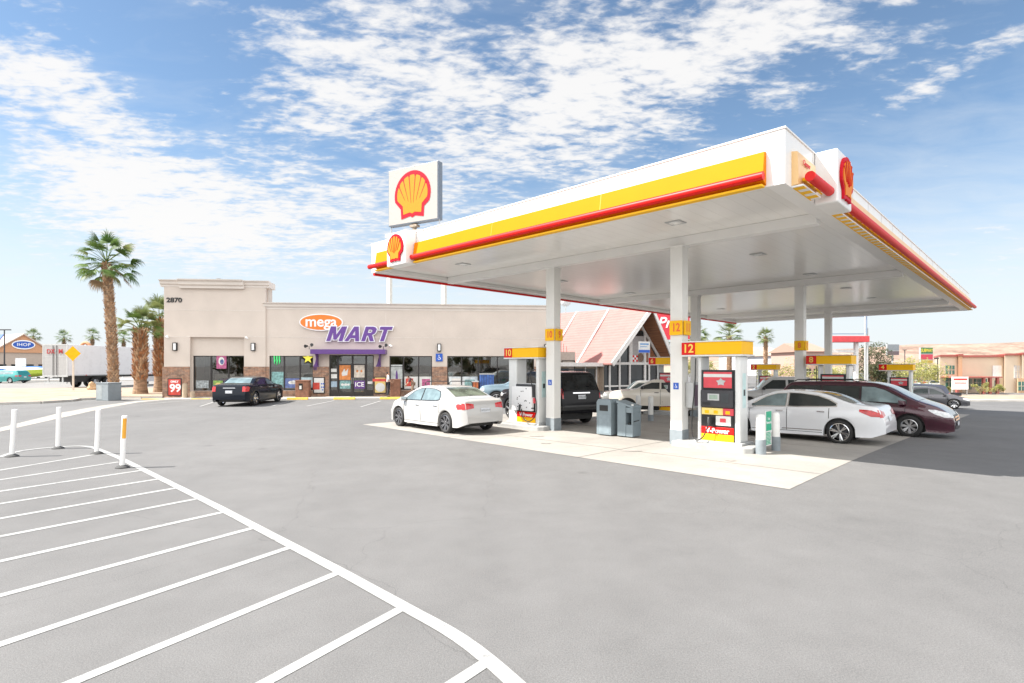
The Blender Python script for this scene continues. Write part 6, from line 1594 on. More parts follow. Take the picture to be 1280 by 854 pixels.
# yellow warning sign
p = PX(91.5, 44, z=0); zc_ = 2.05+(HZ-442)*44/FPX; s_ = 13.5*44/FPX/ .72 *.72
t = empty('warning_sign', 'yellow diamond sign on a white post in front of the trailer', 'road sign', (p.x, p.y, 0), R(8))
mb = MB(); mb.box(-.06, .06, -.04, .04, .1, zc_+.5); mb.build('post', mat('sign_post_cream', (.62, .56, .48), .6), t)
k = 9.2*44/FPX
mb = MB(); mb.prism([(0, -k*1.02), (k, 0), (0, k*1.02), (-k, 0)], (0, -.045, zc_), (1, 0, 0), (0, 0, 1), (0, -.02, 0)); mb.build('plate', mat('sign_yellow', (.80, .42, .005), .5, spec=.2), t)
# semi-trailer, seen from behind-left
t = empty('semi_trailer', 'long white semi-trailer parked across the street with red letters on its rear doors', 'trailer', (-40.15, 49.9, 0), R(-8.5))
M_trl = worn(mat('trailer_white', (.74, .74, .75), .4, var=.03, scale=.5, stretch=(1, .3, 1)), 2, .5, .8, .4, (.42, .41, .40))
TW, TLn = 2.6, 14.5
mb = MB(); mb.box(-TW, 0, 0, TLn, 1.15, 3.98); mb.build('box_body', M_trl, t, bevel=.03)
mb = MB(); mb.box(-TW-.02, .02, -.04, -.001, 1.05, 1.22); mb.box(-TW-.02, .02, -.04, -.001, 3.9, 4.02); mb.box(-TW-.02, -TW+.1, -.04, -.001, 1.22, 3.9); mb.box(-.1, .02, -.04, -.001, 1.22, 3.9); mb.build('rear_frame', M_lgrey, t)
for x0, x1 in ((-TW+.11, -TW/2-.01), (-TW/2+.01, -.11)):
    mb = MB(); mb.box(x0, x1, -.03, -.002, 1.24, 3.88); d_ = mb.build('rear_door', mat('trailer_door', (.34, .34, .34), .4, var=.05), t)
    for xx in ((x1-.18) if x1 < -1 else (x0+.18),):
        mb = MB(); mb.cyl((xx, -.06, 1.2), (xx, -.06, 3.92), .022, n=8); mb.build('lock_rod', M_dark, d_)
    mb = MB(); mb.box(x0+.1, x1-.1, -.036, -.031, 2.9, 2.94); mb.build('door_rib', M_lgrey, d_)
for s_, x_ in (('DX', -TW/2-.42), ('M', -TW/2+.62)): text('lettering', s_, .56, mat('letter_red', (.36, .02, .02), .5), t, (x_, -.07, 3.35), FRONT, .004, .012, sx=1.05)
mb = MB(); mb.box(-TW+.3, -.3, .6, TLn-1, .95, 1.14); mb.box(-TW+.4, -.4, 1.2, 5.2, .55, .95); mb.build('chassis', M_trim, t)
mb = MB(); mb.box(-TW+.1, -.1, -.05, .1, .45, .58); mb.box(-TW+.5, -TW+.6, -.02, .08, .58, 1.14); mb.box(-.6, -.5, -.02, .08, .58, 1.14); mb.build('rear_bumper', M_lgrey, t)
mb = MB(); mb.box(.002, .02, .2, TLn-.2, 1.14, 1.24); mb.build('side_rail', M_lgrey, t)
for k in range(11):
    mb = MB(); mb.box(.021, .035, .5+k*1.25, .62+k*1.25, 1.16, 1.22); mb.build('marker_plate', M_red if k % 2 else M_lgrey, t)
for y in (3.0, 4.35):
    for x in (-.25, -TW+.25):
        sd = 1 if x > -1 else -1
        mb = MB(); mb.lathe([(.30, -.14), (.48, -.14), (.51, -.08), (.51, .08), (.48, .14), (.30, .14)], (x, y, .51), 'x', 28); w = mb.build('wheel', M_tyre, t, smooth=50)
        mb = MB(); mb.lathe([(0, sd*.04), (.12, sd*.05), (.14, sd*.02), (.28, sd*.0), (.30, sd*.13)], (x, y, .51), 'x', 24); mb.build('rim', M_rim, w, smooth=True)
mb = MB(); mb.box(-.45, -.28, 8.5, 12, .4, .95); mb.build('side_skirt', M_trl, t)
for x in (-.5, -TW+.5):
    mb = MB(); mb.box(x-.08, x+.08, TLn-3.3, TLn-3.1, .05, 1.0); mb.build('landing_leg', M_dark, t)
# a boulder beside the trailer wheels
def boulder(p, r, lab, seed, m, zs=.8):
    rnd = random.Random(seed); t = empty('boulder', lab, 'rock', p)
    bm = bmesh.new(); bmesh.ops.create_icosphere(bm, subdivisions=3, radius=r)
    ph = [rnd.uniform(0, 6) for _ in range(6)]
    for v in bm.verts:
        n_ = v.co.normalized(); k = 1+.14*math.sin(n_.x*4+ph[0])+.12*math.sin(n_.y*5+ph[1])+.1*math.sin(n_.z*6+ph[2])+.05*math.sin(n_.x*13+n_.y*11+ph[3]); v.co = n_*r*k; v.co.z *= zs; v.co.z += r*.45
    me = bpy.data.meshes.new('rock'); bm.to_mesh(me); bm.free(); me.materials.append(m); o = bpy.data.objects.new('rock', me); COL.objects.link(o); o.parent = t
boulder(PX(115.5, 45, z=.1), .36, 'tan boulder on the verge between the yellow sign and the tall palm', 3, mat('tan_rock', (.50, .34, .20), .9, var=.2, scale=3, bump=.5, bscale=10), 1.1)
# teal estate car and boats across the street
P = sedan(L=5.2, W=1.9, H=1.55, chrome=False, xr=-1.6, xf=1.5); hw = P.L/2
P.prof = [(-hw, .65), (-hw+.05, 1.0), (-hw+.35, 1.45), (-hw+.5, 1.52), (-.3, 1.55), (.3, 1.52), (1.0, 1.08), (1.9, .98), (hw-.06, .8), (hw, .6)]
P.side_glass = [(M_glassl, [(.05, 1.03, 1.42), (.4, 1.02, 1.40), (.85, 1.0, 1.1)]), (M_glassl, [(-1.9, 1.06, 1.35), (-.03, 1.03, 1.43)])]
P.top_glass = [('windshield', M_glass, [(.4, -.6, .6), (.98, -.7, .7)])]
p = PX(6, 66); p.z = .01
make_car(P, 'teal estate car with pale stripe parked across the street on the far left', 'car', p, R(176), M_body=paint('teal_paint', (.03, .26, .25), .2))
def boat(p, rz, L, cH, cD, lab, wind=True):
    t = empty('boat', lab, 'boat', p, rz, 'boats on trailers across the street')
    vs = []; n = 10; k = 7
    for i in range(n+1):
        u = i/n; x = -L/2+L*u; w = 1.05*(1-max(0, (u-.55)/.45)**2.2); w = max(w, .02); top = 1.45+.28*u*u
        sec = [(-w, top), (-w*.92, .95+.3*u*u), (-w*.6, .68+.5*u**3), (0, .52+.75*u**3), (w*.6, .68+.5*u**3), (w*.92, .95+.3*u*u), (w, top)]
        vs += [(x, y, z) for y, z in sec]
    fs = [(i*k+j, i*k+j+1, (i+1)*k+j+1, (i+1)*k+j) for i in range(n) for j in range(k-1)]+[tuple(range(k))]
    mb = MB(); mb.add(vs, fs); mb.build('hull', cH, t, smooth=40)
    dk = [(vs[i*k][0], vs[i*k][1], vs[i*k][2]-.05) for i in range(n+1)]+[(vs[i*k+6][0], vs[i*k+6][1], vs[i*k+6][2]-.05) for i in range(n, -1, -1)]
    mb = MB(); cvs = []
    for i in range(n+1):
        a, b = Vector(vs[i*k]), Vector(vs[i*k+6]); u = i/n; hh = .38*math.sin(math.pi*min(1, u*1.1+.1))
        for j in range(5): q = a.lerp(b, j/4); q.z += hh*math.sin(math.pi*j/4)+.005; cvs.append(q)
    mb.add(cvs, [(i*5+j, i*5+j+1, (i+1)*5+j+1, (i+1)*5+j) for i in range(n) for j in range(4)]); mb.build('cover', cD, t, smooth=True)
    mb = MB(); mb.box(-L/2+.3, L/2+.6, -.06, .06, .38, .48); mb.box(-L*.25, -L*.25+.1, -1.0, 1.0, .38, .46); mb.build('trailer_frame', M_lgrey, t)
    for y in (-.95, .95):
        mb = MB(); mb.lathe([(.05, -.09), (.28, -.09), (.30, 0), (.28, .09), (.05, .09)], (-L*.25, y, .30), 'y', 18); mb.build('trailer_wheel', M_tyre, t, smooth=50)
    return t
M_bw = mat('boat_white', (.62, .64, .66), .3); M_bb = mat('boat_blue', (.05, .16, .50), .4); M_yg = mat('boat_lime', (.42, .52, .06), .4)
boat(PX(42, 71, z=.01), R(3), 6.4, M_yg, M_bw, 'lime green boat under a white cover just right of the teal car')
boat(PX(38, 84, z=.13), R(-172), 6.5, M_bw, M_bb, 'white boat with a blue cover behind the lime green boat')
boat(PX(14, 86, z=.13), R(5), 7, M_bb, M_bw, 'blue boat under a white cover at the far left edge')
# white rail fence along the far pavement
t = empty('rail_fence', 'low white rail fence along the far side of the street', 'fence', (0, 0, 0))
mb = MB(); mb.box(-90, -38, 76.45, 76.5, .55, .65); mb.box(-90, -38, 76.45, 76.5, .25, .33); mb.build('rails', M_txt_white, t)
for k in range(14): mb = MB(); mb.box(-90+k*4, -89.9+k*4, 76.4, 76.55, .1, .8); mb.build('fence_post', M_txt_white, t)
# steep-gabled restaurant with blue roof far left
Yl = 118.0
def lp(px, py, Y=Yl): return PX(px, Y, py)
t = empty('restaurant', 'far restaurant with steep orange gable and blue curved roof stripe, left of the trailer', 'restaurant', (lp(29, 457).x, Yl, 0), R(60))
hL = lp(27, 418.5).z; e = lp(27, 441).z
M_or = mat('gable_orange', (.56, .30, .17), .8, var=.1); M_rb = mat('roof_blue', (.02, .09, .42), .5, var=.1); M_rt = mat('roof_pale', (.52, .42, .36), .8)
mb = MB(); mb.prism([(-5.2, e), (5.2, e), (0, hL)], (0, 0, 0), (1, 0, 0), (0, 0, 1), (0, .25, 0)); mb.build('gable', M_or, t)
mb = MB(); mb.prism([(-5.2, e), (0, hL), (0, hL+.25), (-5.6, e)], (0, -.4, 0), (1, 0, 0), (0, 0, 1), (0, 22, 0)); mb.prism([(5.2, e), (5.6, e), (0, hL+.25), (0, hL)], (0, -.4, 0), (1, 0, 0), (0, 0, 1), (0, 22, 0)); rf = mb.build('roof', M_rt, t)
mb = MB(); mb.prism([(-5.66, 3), (-5.66, 14), (-5.0, 13), (-4, 9), (-3.9, 6), (-5, 3)], (0, 0, 0), (0, 0, 0), (0, 1, 0), (0, 0, .01)) if False else mb.prism([(0, 2.0), (0, 7), (4.2, 12), (7.0, 20), (7.0, 10), (4, 5)], (-5.75, 0, e+.06), Vector((5.6, 0, hL-e+.15)).normalized(), (0, 1, 0), Vector((-(hL-e), 0, 5.6)).normalized()*.12); mb.build('roof_stripe', M_rb, rf)
mb = MB(); mb.box(-5, 5, .3, 21, 0, e-.001); mb.build('wall', mat('restaurant_wall', (.46, .38, .32), .85), t)
mb = MB(); mb.box(5.01, 14, 3, 18, 0, 3.2); mb.build('side_wing', mat('restaurant_wall', (.46, .38, .32), .85), t)
mb = MB(); mb.box(4.8, 14.4, 2.6, 18.4, 3.21, 3.9); mb.build('side_roof', mat('tile_roof', (.42, .20, .14), .8, var=.15), t)
for k in range(4): mb = MB(); mb.box(-4.2+k*2.3, -2.7+k*2.3, .24, .295, 1.0, 2.4); mb.build('window', M_glass, t)
mb = MB(); mb.prism(ell(2.0, 1.0, 24), (0, -.1, e+1.7), (1, 0, 0), (0, 0, 1), (0, -.12, 0)); o = mb.build('sign_plate', M_txt_white, t)
mb = MB(); mb.prism(ell(1.8, .75, 24), (0, -.22, e+1.7), (1, 0, 0), (0, 0, 1), (0, -.04, 0)); mb.build('sign_field', M_rb, o)
text('lettering', 'IHOP', .95, M_txt_white, o, (0, -.27, e+1.7), FRONT, .01, .005, spacing=1.1)
p = PX(5.5, 90, z=.02); t = empty('light_pole', 'thin parking lot light pole in front of the blue-roofed restaurant', 'lamp post', (p.x, p.y, 0))
mb = MB(); hh = 2.05+(HZ-413)*90/FPX; mb.cyl((0, 0, 0), (0, 0, hh), .12, .08, 8); mb.build('pole', M_dark, t); mb = MB(); mb.box(-1.0, 1.0, -.15, .15, hh+.001, hh+.16); mb.build('lamp_heads', M_dark, t)
p = PX(26, 96, z=.02); t = empty('notice_board', 'small white board on posts in front of the far orange gable', 'sign', (p.x, p.y, 0))
mb = MB(); mb.box(-.9, .9, -.06, .06, 1.4, 3.4); mb.build('board', M_bw, t); mb = MB(); mb.cyl((-.6, .1, 0), (-.6, .1, 3.2), .06, n=6); mb.build('post', M_lgrey, t); mb = MB(); mb.cyl((.6, .1, 0), (.6, .1, 3.2), .06, n=6); mb.build('post', M_lgrey, t)
# arched sign top above the trailer
p = PX(107, 130, 434); t = empty('arch_sign', 'orange arch showing just above the trailer roof', 'sign', (p.x, p.y, 0))
mb = MB(); zz = 2.05+(HZ-437)*130/FPX
mb.tube([(1.3*math.cos(R(a)), 0, zz+2.0*math.sin(R(a))-.4) for a in range(0, 181, 15)], .35, 8); mb.build('arch', mat('arch_orange', (.60, .28, .14), .6), t, smooth=True)
mb = MB(); mb.cyl((0, .5, 0), (0, .5, zz+1.2), .25, n=8); mb.build('post', M_lgrey, t)

# ================================================================== STEEP-ROOFED RESTAURANT
f = Vector((.45, -.893)).normalized(); ra = math.atan2(f.y, f.x)+R(90)   # local -Y = towards front
O_ = Vector((10.83, 45.0)); gz0 = -.05
t = empty('gable_restaurant', 'restaurant with pink steeply pitched roof and glazed timber gable', 'restaurant', (O_.x, O_.y, gz0), ra)
M_pr = mat('pink_shingle', (.355, .165, .15), .85, var=.05, scale=1.2, stretch=(1, 1, 2)); M_ws = mat('white_timber', (.72, .70, .68), .5); M_wood = mat('brown_boards', (.27, .115, .055), .6, var=.25, scale=2, stretch=(1, .3, 6))
n, l, p_ = mnode(M_pr)
tcn = [x for x in n if x.type == 'TEX_COORD'][0]; wv = n.new('ShaderNodeTexWave'); wv.bands_direction = 'Z'; wv.inputs['Scale'].default_value = 1.3; wv.inputs['Distortion'].default_value = .3; l.new(tcn.outputs['Object'], wv.inputs['Vector'])
bb = n.new('ShaderNodeBump'); bb.inputs['Strength'].default_value = .5; bb.inputs['Distance'].default_value = .05; l.new(wv.outputs[1], bb.inputs['Height']); l.new(bb.outputs[0], p_.inputs['Normal'])
wl2, ze, zf, zb_ = 3.2, 2.35, 6.85, 7.65     # half width, eave, ridge front, ridge back
Lr = 16.0; pro = .9                           # length, prow
def roofside(sg):
    vs = [(0, -pro, zf), (0, Lr, zb_), (sg*wl2*1.10, Lr, ze), (sg*wl2*1.02, 0, ze), (0, -pro, zf-.28), (0, Lr, zb_-.28), (sg*(wl2*1.10-.2), Lr, ze-.05), (sg*(wl2*1.02-.2), 0, ze-.05)]
    m_ = MB(); m_.add(vs[:4]+[(x, y, z-.16) for x, y, z in vs[:4]], [(0, 1, 2, 3), (7, 6, 5, 4), (0, 3, 7, 4), (3, 2, 6, 7), (2, 1, 5, 6), (1, 0, 4, 5)])
    r_ = m_.build('roof', M_pr, t)
    # boarded underside
    m_ = MB(); a = [Vector((0, -pro+.05, zf-.17)), Vector((0, Lr, zb_-.17)), Vector((sg*wl2*1.09, Lr, ze-.165)), Vector((sg*wl2*1.01, .05, ze-.165))]
    m_.add(a+[v+Vector((-sg*.03, 0, -.05)) for v in a], [(0, 1, 2, 3), (7, 6, 5, 4), (0, 3, 7, 4), (3, 2, 6, 7), (2, 1, 5, 6), (1, 0, 4, 5)]); m_.build('soffit', M_wood, r_)
    m_ = MB(); A, B = Vector((0, -pro, zf)), Vector((sg*wl2*1.02, 0, ze)); d = (B-A)
    up_ = Vector((sg*.55, 0, .35)).normalized()
    pts_ = [A+Vector((0, -.08, .12)), B+Vector((sg*.12, -.08, .02)), B+Vector((-sg*.1, -.08, -.28)), A+Vector((0, -.08, -.32))]
    m_.add(pts_+[v+Vector((0, .12, 0)) for v in pts_], [(0, 1, 2, 3), (7, 6, 5, 4), (0, 4, 5, 1), (1, 5, 6, 2), (2, 6, 7, 3), (3, 7, 4, 0)]); m_.build('rake_board', M_ws, r_)
    for u in (.12 if sg > 0 else .30, .62):
        m_ = MB(); y = Lr*u; A = Vector((0, y, zf+(zb_-zf)*(y+pro)/(Lr+pro))); B = Vector((sg*wl2*(1.02+.08*u), y-.2 if False else y, ze))
        nn_ = Vector((sg*(A.z-B.z), 0, abs(B.x))).normalized()*.10
        w_ = Vector((0, .09, 0)); m_.add([A-w_, A+w_, B+w_, B-w_, A-w_+nn_, A+w_+nn_, B+w_+nn_, B-w_+nn_], [(0, 3, 2, 1), (4, 5, 6, 7), (0, 1, 5, 4), (1, 2, 6, 5), (2, 3, 7, 6), (3, 0, 4, 7)]); m_.build('roof_batten', M_ws, r_)
roofside(-1); roofside(1)
# recessed glazed gable wall 1.6 m behind the rakes
gy = 1.3; zr = zf+(zb_-zf)*(gy+pro)/(Lr+pro)-.3; hwid = lambda z: wl2*1.0*(zr-z)/(zr-ze)
mb = MB(); mb.prism([(-wl2*.96, 0), (wl2*.96, 0), (wl2*.96, ze), (0, zr-.05), (-wl2*.96, ze)], (0, gy+.04, 0), (1, 0, 0), (0, 0, 1), (0, .04, 0)); mb.build('glazing', mat('dark_reflecting_glass', (.03, .035, .04), .05, var=.3, scale=.5, spec=.9), t)
def stick(a, b, w=.07, m=M_ws, nm='mullion', d=.10):
    a, b = Vector((a[0], gy, a[1])), Vector((b[0], gy, b[1])); q = (b-a).normalized(); s_ = Vector((-q.z, 0, q.x))*w
    m_ = MB(); m_.add([a-s_, b-s_, b+s_, a+s_]+[v-Vector((0, d, 0)) for v in (a-s_, b-s_, b+s_, a+s_)], [(0, 1, 2, 3), (7, 6, 5, 4), (0, 4, 5, 1), (1, 5, 6, 2), (2, 6, 7, 3), (3, 7, 4, 0)]); return m_.build(nm, m, t)
stick((-wl2*.96, ze-.05), (wl2*.96, ze-.05), .10); stick((-wl2*.96, .45), (wl2*.96, .45), .06)
for x in (-2.6, -1.6, -.55, 1.5, 2.5): stick((x, 0), (x, ze+ (zr-ze)*(1-abs(x)/wl2)-.12), .07, d=.11)
stick((-.42, ze), (-.42, zr-.8), .13, d=.12); stick((1.05, 0), (1.05, zr-1.8), .10, d=.12)
stick((0, zr-.3), (wl2*.9, ze+.1), .10, d=.13)
mb = MB(); mb.prism([(1.16, ze+.11), (wl2*.82, ze+.11), (1.16, zr-2.15)], (0, gy, 0), (1, 0, 0), (0, 0, 1), (0, .03, 0)); mb.build('gable_boarding', M_wood, t)
mb = MB(); mb.prism([(-.28, zr-1.35), (.95, zr-1.62), (.0, zr-.42)], (0, gy, 0), (1, 0, 0), (0, 0, 1), (0, .03, 0)); mb.build('gable_boarding', M_wood, t)
mb = MB(); mb.box(-.3, .95, gy-.10, gy-.02, ze+.06, 4.6); mb.build('entrance_panel', mat('entrance_grey', (.42, .40, .40), .7), t)
for i in range(3):
    for j in range(3):
        mb = MB(); mb.box(-.28+i*.18, -.11+i*.18, gy-.115, gy-.101, ze+.1+j*.18, ze+.27+j*.18); mb.build('check_tile', M_red if (i+j) % 2 == 0 else M_txt_white, t)
mb = MB(); mb.prism(ell(.32, .38, 20), (.55, gy-.101, ze+.45), (1, 0, 0), (0, 0, 1), (0, -.03, 0)); mb.build('emblem', mat('emblem_brown', (.16, .10, .07), .6, var=.4, scale=9), t)
# walls and low wing to the left
mb = MB(); mb.box(-wl2*.97, -wl2*.94, gy+.1, Lr, 0, ze-.02); mb.box(wl2*.94, wl2*.97, gy+.1, Lr, 0, ze-.02); mb.box(-wl2*.97, wl2*.97, Lr-.1, Lr, 0, ze-.05); mb.build('wall', mat('restaurant_beige', (.52, .42, .33), .85), t)
mb = MB(); mb.box(-7.5, -wl2*.97-.01, 2.0, 12, 0, ze-.3); mb.build('side_wing', mat('restaurant_beige', (.52, .42, .33), .85), t)
mb = MB(); mb.box(-8.1, -wl2*.99, 1.2, 12.5, ze-.29, ze+.02); mb.build('wing_eave', M_ws, t)
for x in (-6.9, -5.6, -4.5): mb = MB(); mb.box(x, x+.95, 1.94, 1.995, .5, ze-.45); mb.build('window', M_glass, t)
for x in (-5.75, -4.6, -3.5): mb = MB(); mb.box(x, x+.1, 1.85, 1.93, 0, ze-.3); mb.build('post', M_ws, t)
p = PX(805, 44.2, 434); tt = empty('banner', 'white and blue banner hung in the restaurant gable', 'banner', (p.x, p.y, p.z), ra)
mb = MB(); mb.box(-.58, .58, -.03, 0, -.45, .45); o = mb.build('sheet', M_paper, tt)
mb = MB(); mb.box(-.57, .57, -.036, -.031, -.44, -.22); mb.build('blue_band', M_blue, tt)
mb = MB(); mb.box(-.42, .45, -.036, -.031, .18, .30); mb.box(-.42, -.4, -.0355, -.031, -.1, .18); mb.box(-.42, .30, -.036, -.031, 0, .06); mb.build('print', mat('print_blue', (.15, .30, .55), .5), tt)
p = PX(839, 58, 408); tt = empty('restaurant_sign', 'tilted red sign with white script lettering beside the steep gable', 'sign', (p.x, p.y, p.z), R(-5))
mb = MB(); mb.prism([(-1.75, 1.35), (1.9, 1.2), (1.9, -1.35), (-.7, -1.4), (-1.7, .4)], (0, 0, 0), (1, 0, 0), (0, 0, 1), (0, .3, 0)); mb.build('panel', mat('sign_red', (.58, .03, .05), .5), tt)
text('lettering', 'Pr', 1.6, M_txt_white, tt, (-.75, -.01, .35), FRONT, .01, .02, .3)
mb = MB(); mb.cyl((.9, .4, -p.z-.5), (.9, .4, -1.2), .15, n=10); mb.build('post', M_lgrey, tt)
# service enclosure between the shop and the restaurant
p = PX(706, 44.0); t = empty('service_enclosure', 'grey-beige service enclosure with dark gate frame right of the shop', 'enclosure', (p.x, p.y, gz(p.x, p.y)), R(4))
h_ = 2.05+(HZ-440)*44/FPX-gz(p.x, p.y)
mb = MB(); mb.box(-.85, .85, 0, 2.5, -.2, h_); mb.build('walls', mat('enclosure_stucco', (.47, .40, .35), .9, var=.06), t)
mb = MB(); mb.box(-.2, .75, -.03, -.002, -.1, h_-.75); mb.build('gate', mat('gate_pale', (.52, .46, .41), .8), t)
mb = MB(); mb.box(-.26, -.2, -.08, -.001, -.1, h_-.68); mb.box(.75, .81, -.08, -.001, -.1, h_-.68); mb.box(-.26, .81, -.081, -.031, h_-.74, h_-.68); mb.build('gate_frame', M_trim, t)
for k, x in enumerate((-.1, .1, .35)): mb = MB(); mb.cyl((x, 1.2, h_-.1), (x, 1.2, h_+.9-.2*k), .025, n=8); mb.build('vent_pipe', mat('pipe_pink', (.5, .35, .3), .6), t)
p = PX(705, 47, 397); t = empty('satellite_dish', 'small white dish on the right end of the shop roof', 'dish', (p.x-.5, 40.5, 6.1))
mb = MB(); mb.lathe([(0, 0), (.25, .05), (.45, .16)], (0, -.1, .75), 'y', 20); mb.build('reflector', M_bw, t, smooth=True); mb = MB(); mb.cyl((0, 0, -.2), (0, 0, .7), .03, n=8); mb.build('mast', M_lgrey, t)

# ================================================================== RIGHT BACKGROUND
def pole(px, Y, top, r, lab, m=M_lgrey, arm=None):
    p = gp(px, Y); h = 2.05+(HZ-top)*Y/FPX-p.z; t = empty('light_pole', lab, 'lamp post', p)
    mb = MB(); mb.cyl((0, 0, -.1), (0, 0, h), r, r*.7, 10); mb.build('pole', m, t, smooth=True)
    mb = MB(); mb.box(-.35, .35, -.12, .12, h+.001, h+.12); mb.build('lamp_head', M_dark, t); return t, h
pole(875, 56, 399, .09, 'thin reddish pole right of the nearest column', mat('pole_red', (.35, .18, .14), .6))
pole(1081.5, 50, 385, .10, 'tall thin pale pole rising beside the red-topped post')
pole(1131, 110, 438, .10, 'distant lamp pole between the two roadside boards', M_dark)
pole(1172, 66, 449, .07, 'short lamp pole at the left corner of the tan building', M_dark)
# empty frame board and red awning post
p = gp(1061, 52); t = empty('board_frame', 'empty thin blue sign frame high above the red-topped post', 'sign', p, R(0))
z0_, z1_ = 2.05+(HZ-417)*52/FPX-p.z, 2.05+(HZ-396)*52/FPX-p.z; hw_ = 21.5*52/FPX
mb = MB(); mb.box(-hw_-.07, hw_+.07, -.07, .07, z0_-.07, z0_-.001); mb.box(-hw_-.07, hw_+.07, -.07, .07, z1_+.001, z1_+.07); mb.box(-hw_-.07, -hw_-.001, -.07, .07, z0_, z1_); mb.box(hw_+.001, hw_+.07, -.07, .07, z0_, z1_); mb.build('frame', mat('frame_blue', (.20, .28, .42), .5), t)
mb = MB(); mb.cyl((hw_+.2, .1, -.1), (hw_+.2, .1, z0_+.5), .07, n=8); mb.box(hw_-.1, hw_+.2, .052, .14, z0_+.1, z0_+.2); mb.build('support', M_lgrey, t)
p = gp(1070, 48); t = empty('red_awning', 'red horizontal awning panel on a white post left of the loose tree', 'awning', p)
z0_, z1_ = 2.05+(HZ-428)*48/FPX-p.z, 2.05+(HZ-420.5)*48/FPX-p.z
mb = MB(); mb.box(-34*48/FPX, 11.5*48/FPX, -.6, .6, z0_, z1_); mb.build('panel', mat('awning_red', (.62, .06, .07), .5), t, bevel=.02)
mb = MB(); mb.box(-.14, .14, -.14, .14, -.1, z0_-.001); mb.build('post', M_ws, t); mb = MB(); mb.box(-2.2, -.15, -.08, .08, z0_-.9, z0_-.65); mb.build('bracket', M_ws, t)
# roadside boards
def board(px, Y, pw, yt, yb, lab, rows, pole_x=0):
    p = gp(px, Y); t = empty('roadside_board', lab, 'sign', p); w = pw/2*Y/FPX; zt = 2.05+(HZ-yt)*Y/FPX-p.z; zb = 2.05+(HZ-yb)*Y/FPX-p.z
    mb = MB(); mb.box(-w, w, 0, .4, zb, zt); mb.build('cabinet', M_lgrey, t)
    for u0, u1, m, tx, tm in rows:
        a, b = zt-(zt-zb)*u1, zt-(zt-zb)*u0
        mb = MB(); mb.box(-w+.05, w-.05, -.03, -.001, a+.03, b-.03); o = mb.build('panel', m, t)
        if tx: text('lettering', tx, (b-a)*.75, tm, o, (0, -.04, (a+b)/2), FRONT, .005, .01, sx=.62)
    mb = MB(); mb.cyl((pole_x, .2, -.2), (pole_x, .2, zb), .15, n=8); mb.build('post', M_lgrey, t)
M_tyel = mat('lettering_yellow', (.80, .62, .05), .5)
board(1116.5, 100, 15, 430.5, 444, 'grey and dark roadside board left of the green-topped board', [(0, .58, mat('board_grey', (.22, .24, .26), .5), None, None), (.62, 1, mat('board_dark', (.14, .10, .11), .5), None, None)])
board(1158.5, 95, 15.5, 434.5, 454, 'roadside board with green top panel reading SUBWAY over red and yellow panels', [(0, .40, mat('board_green', (.03, .16, .07), .5), 'SUBWAY', M_tyel), (.43, .78, mat('board_crimson', (.52, .05, .08), .5), None, None), (.8, 1, mat('board_amber', (.45, .30, .05), .5), None, None)])
# tan drive-through building
Yb = 64.0; pL = gp(1175, Yb); g0 = pL.z
t = empty('retail_building', 'tan stucco building with dark red cornice and small green windows at the right edge', 'building', (pL.x, pL.y, g0), R(3))
bxp = lambda px: (px-1175)/FPX*Yb*1.03
bz = lambda py: 2.05+(HZ-py)*Yb/FPX-g0
M_tan = mat('tan_stucco', (.60, .49, .37), .9, var=.04, scale=.5); M_tan2 = mat('deep_tan_stucco', (.56, .36, .22), .9, var=.04); M_crn = mat('cornice_red', (.36, .10, .08), .6); M_grn = mat('green_glass', (.05, .15, .12), .1, spec=.8)
for a, b, top, yf, m in ((1175, 1198, 446, 0, M_tan), (1198, 1203, 445, -.25, M_tan2), (1203, 1257, 446.5, .15, M_tan), (1257, 1278, 444.5, -.5, M_tan), (1278, 1430, 443.5, -.9, M_tan)):
    mb = MB(); mb.prism([(bxp(a)+.8*yf, yf), (bxp(b)+.8*yf, yf), (bxp(b)+9.6, 12), (bxp(a)+9.6, 12)], (0, 0, -.3), (1, 0, 0), (0, 1, 0), (0, 0, bz(top)+.3)); mb.build('wall', m, t)
    mb = MB(); mb.prism([(bxp(a)+.8*yf-.2, yf-.22), (bxp(b)+.8*yf-.05, yf-.22), (bxp(b)+9.65, 12.1), (bxp(a)+9.5, 12.1)], (0, 0, bz(top)+.001), (1, 0, 0), (0, 1, 0), (0, 0, .22+.001*(a % 7))); mb.build('cornice', M_crn, t)
mb = MB(); mb.box(bxp(1264), bxp(1430), -1.0, -.901, -.3, bz(473)); mb.build('wainscot', M_tan2, t)
for a, b, c, d, yf in ((1182, 1193, 457, 468, 0), (1182, 1193, 471, 484, 0), (1210, 1216, 474, 487, .15), (1220, 1226, 474, 483, .15), (1227, 1241, 474, 483, .15), (1246, 1252, 476, 484, .15), (1264, 1275, 477, 488, -1.0), (1264, 1275, 457, 473, -.5)):
    k = 1 if not (a == 1264 and c == 457) else 0
    mb = MB(); mb.box(bxp(a), bxp(b), yf-.06, yf-.002, bz(d), bz(c)); w_ = mb.build('window', M_grn if k else mat('lattice_pale', (.5, .48, .46), .7), t)
    for u in (1/3, 2/3):
        x = bxp(a)+(bxp(b)-bxp(a))*u; mb = MB(); mb.box(x-.03, x+.03, yf-.08, yf-.061, bz(d), bz(c)); mb.build('glazing_bar', M_tan, w_)
    mb = MB(); z = (bz(d)+bz(c))/2; mb.box(bxp(a), bxp(b), yf-.082, yf-.0605, z-.03, z+.03); mb.build('glazing_bar', M_tan, w_)
mb = MB(); mb.box(bxp(1176), bxp(1232), -2.2, -.001, bz(472), bz(470.5)); mb.build('pergola_beam', M_crn, t)
for px in (1176.5, 1209, 1217, 1226): mb = MB(); mb.box(bxp(px), bxp(px)+.25, -2.15, -1.9, -.2, bz(472)-.001); mb.build('pergola_post', M_crn, t)
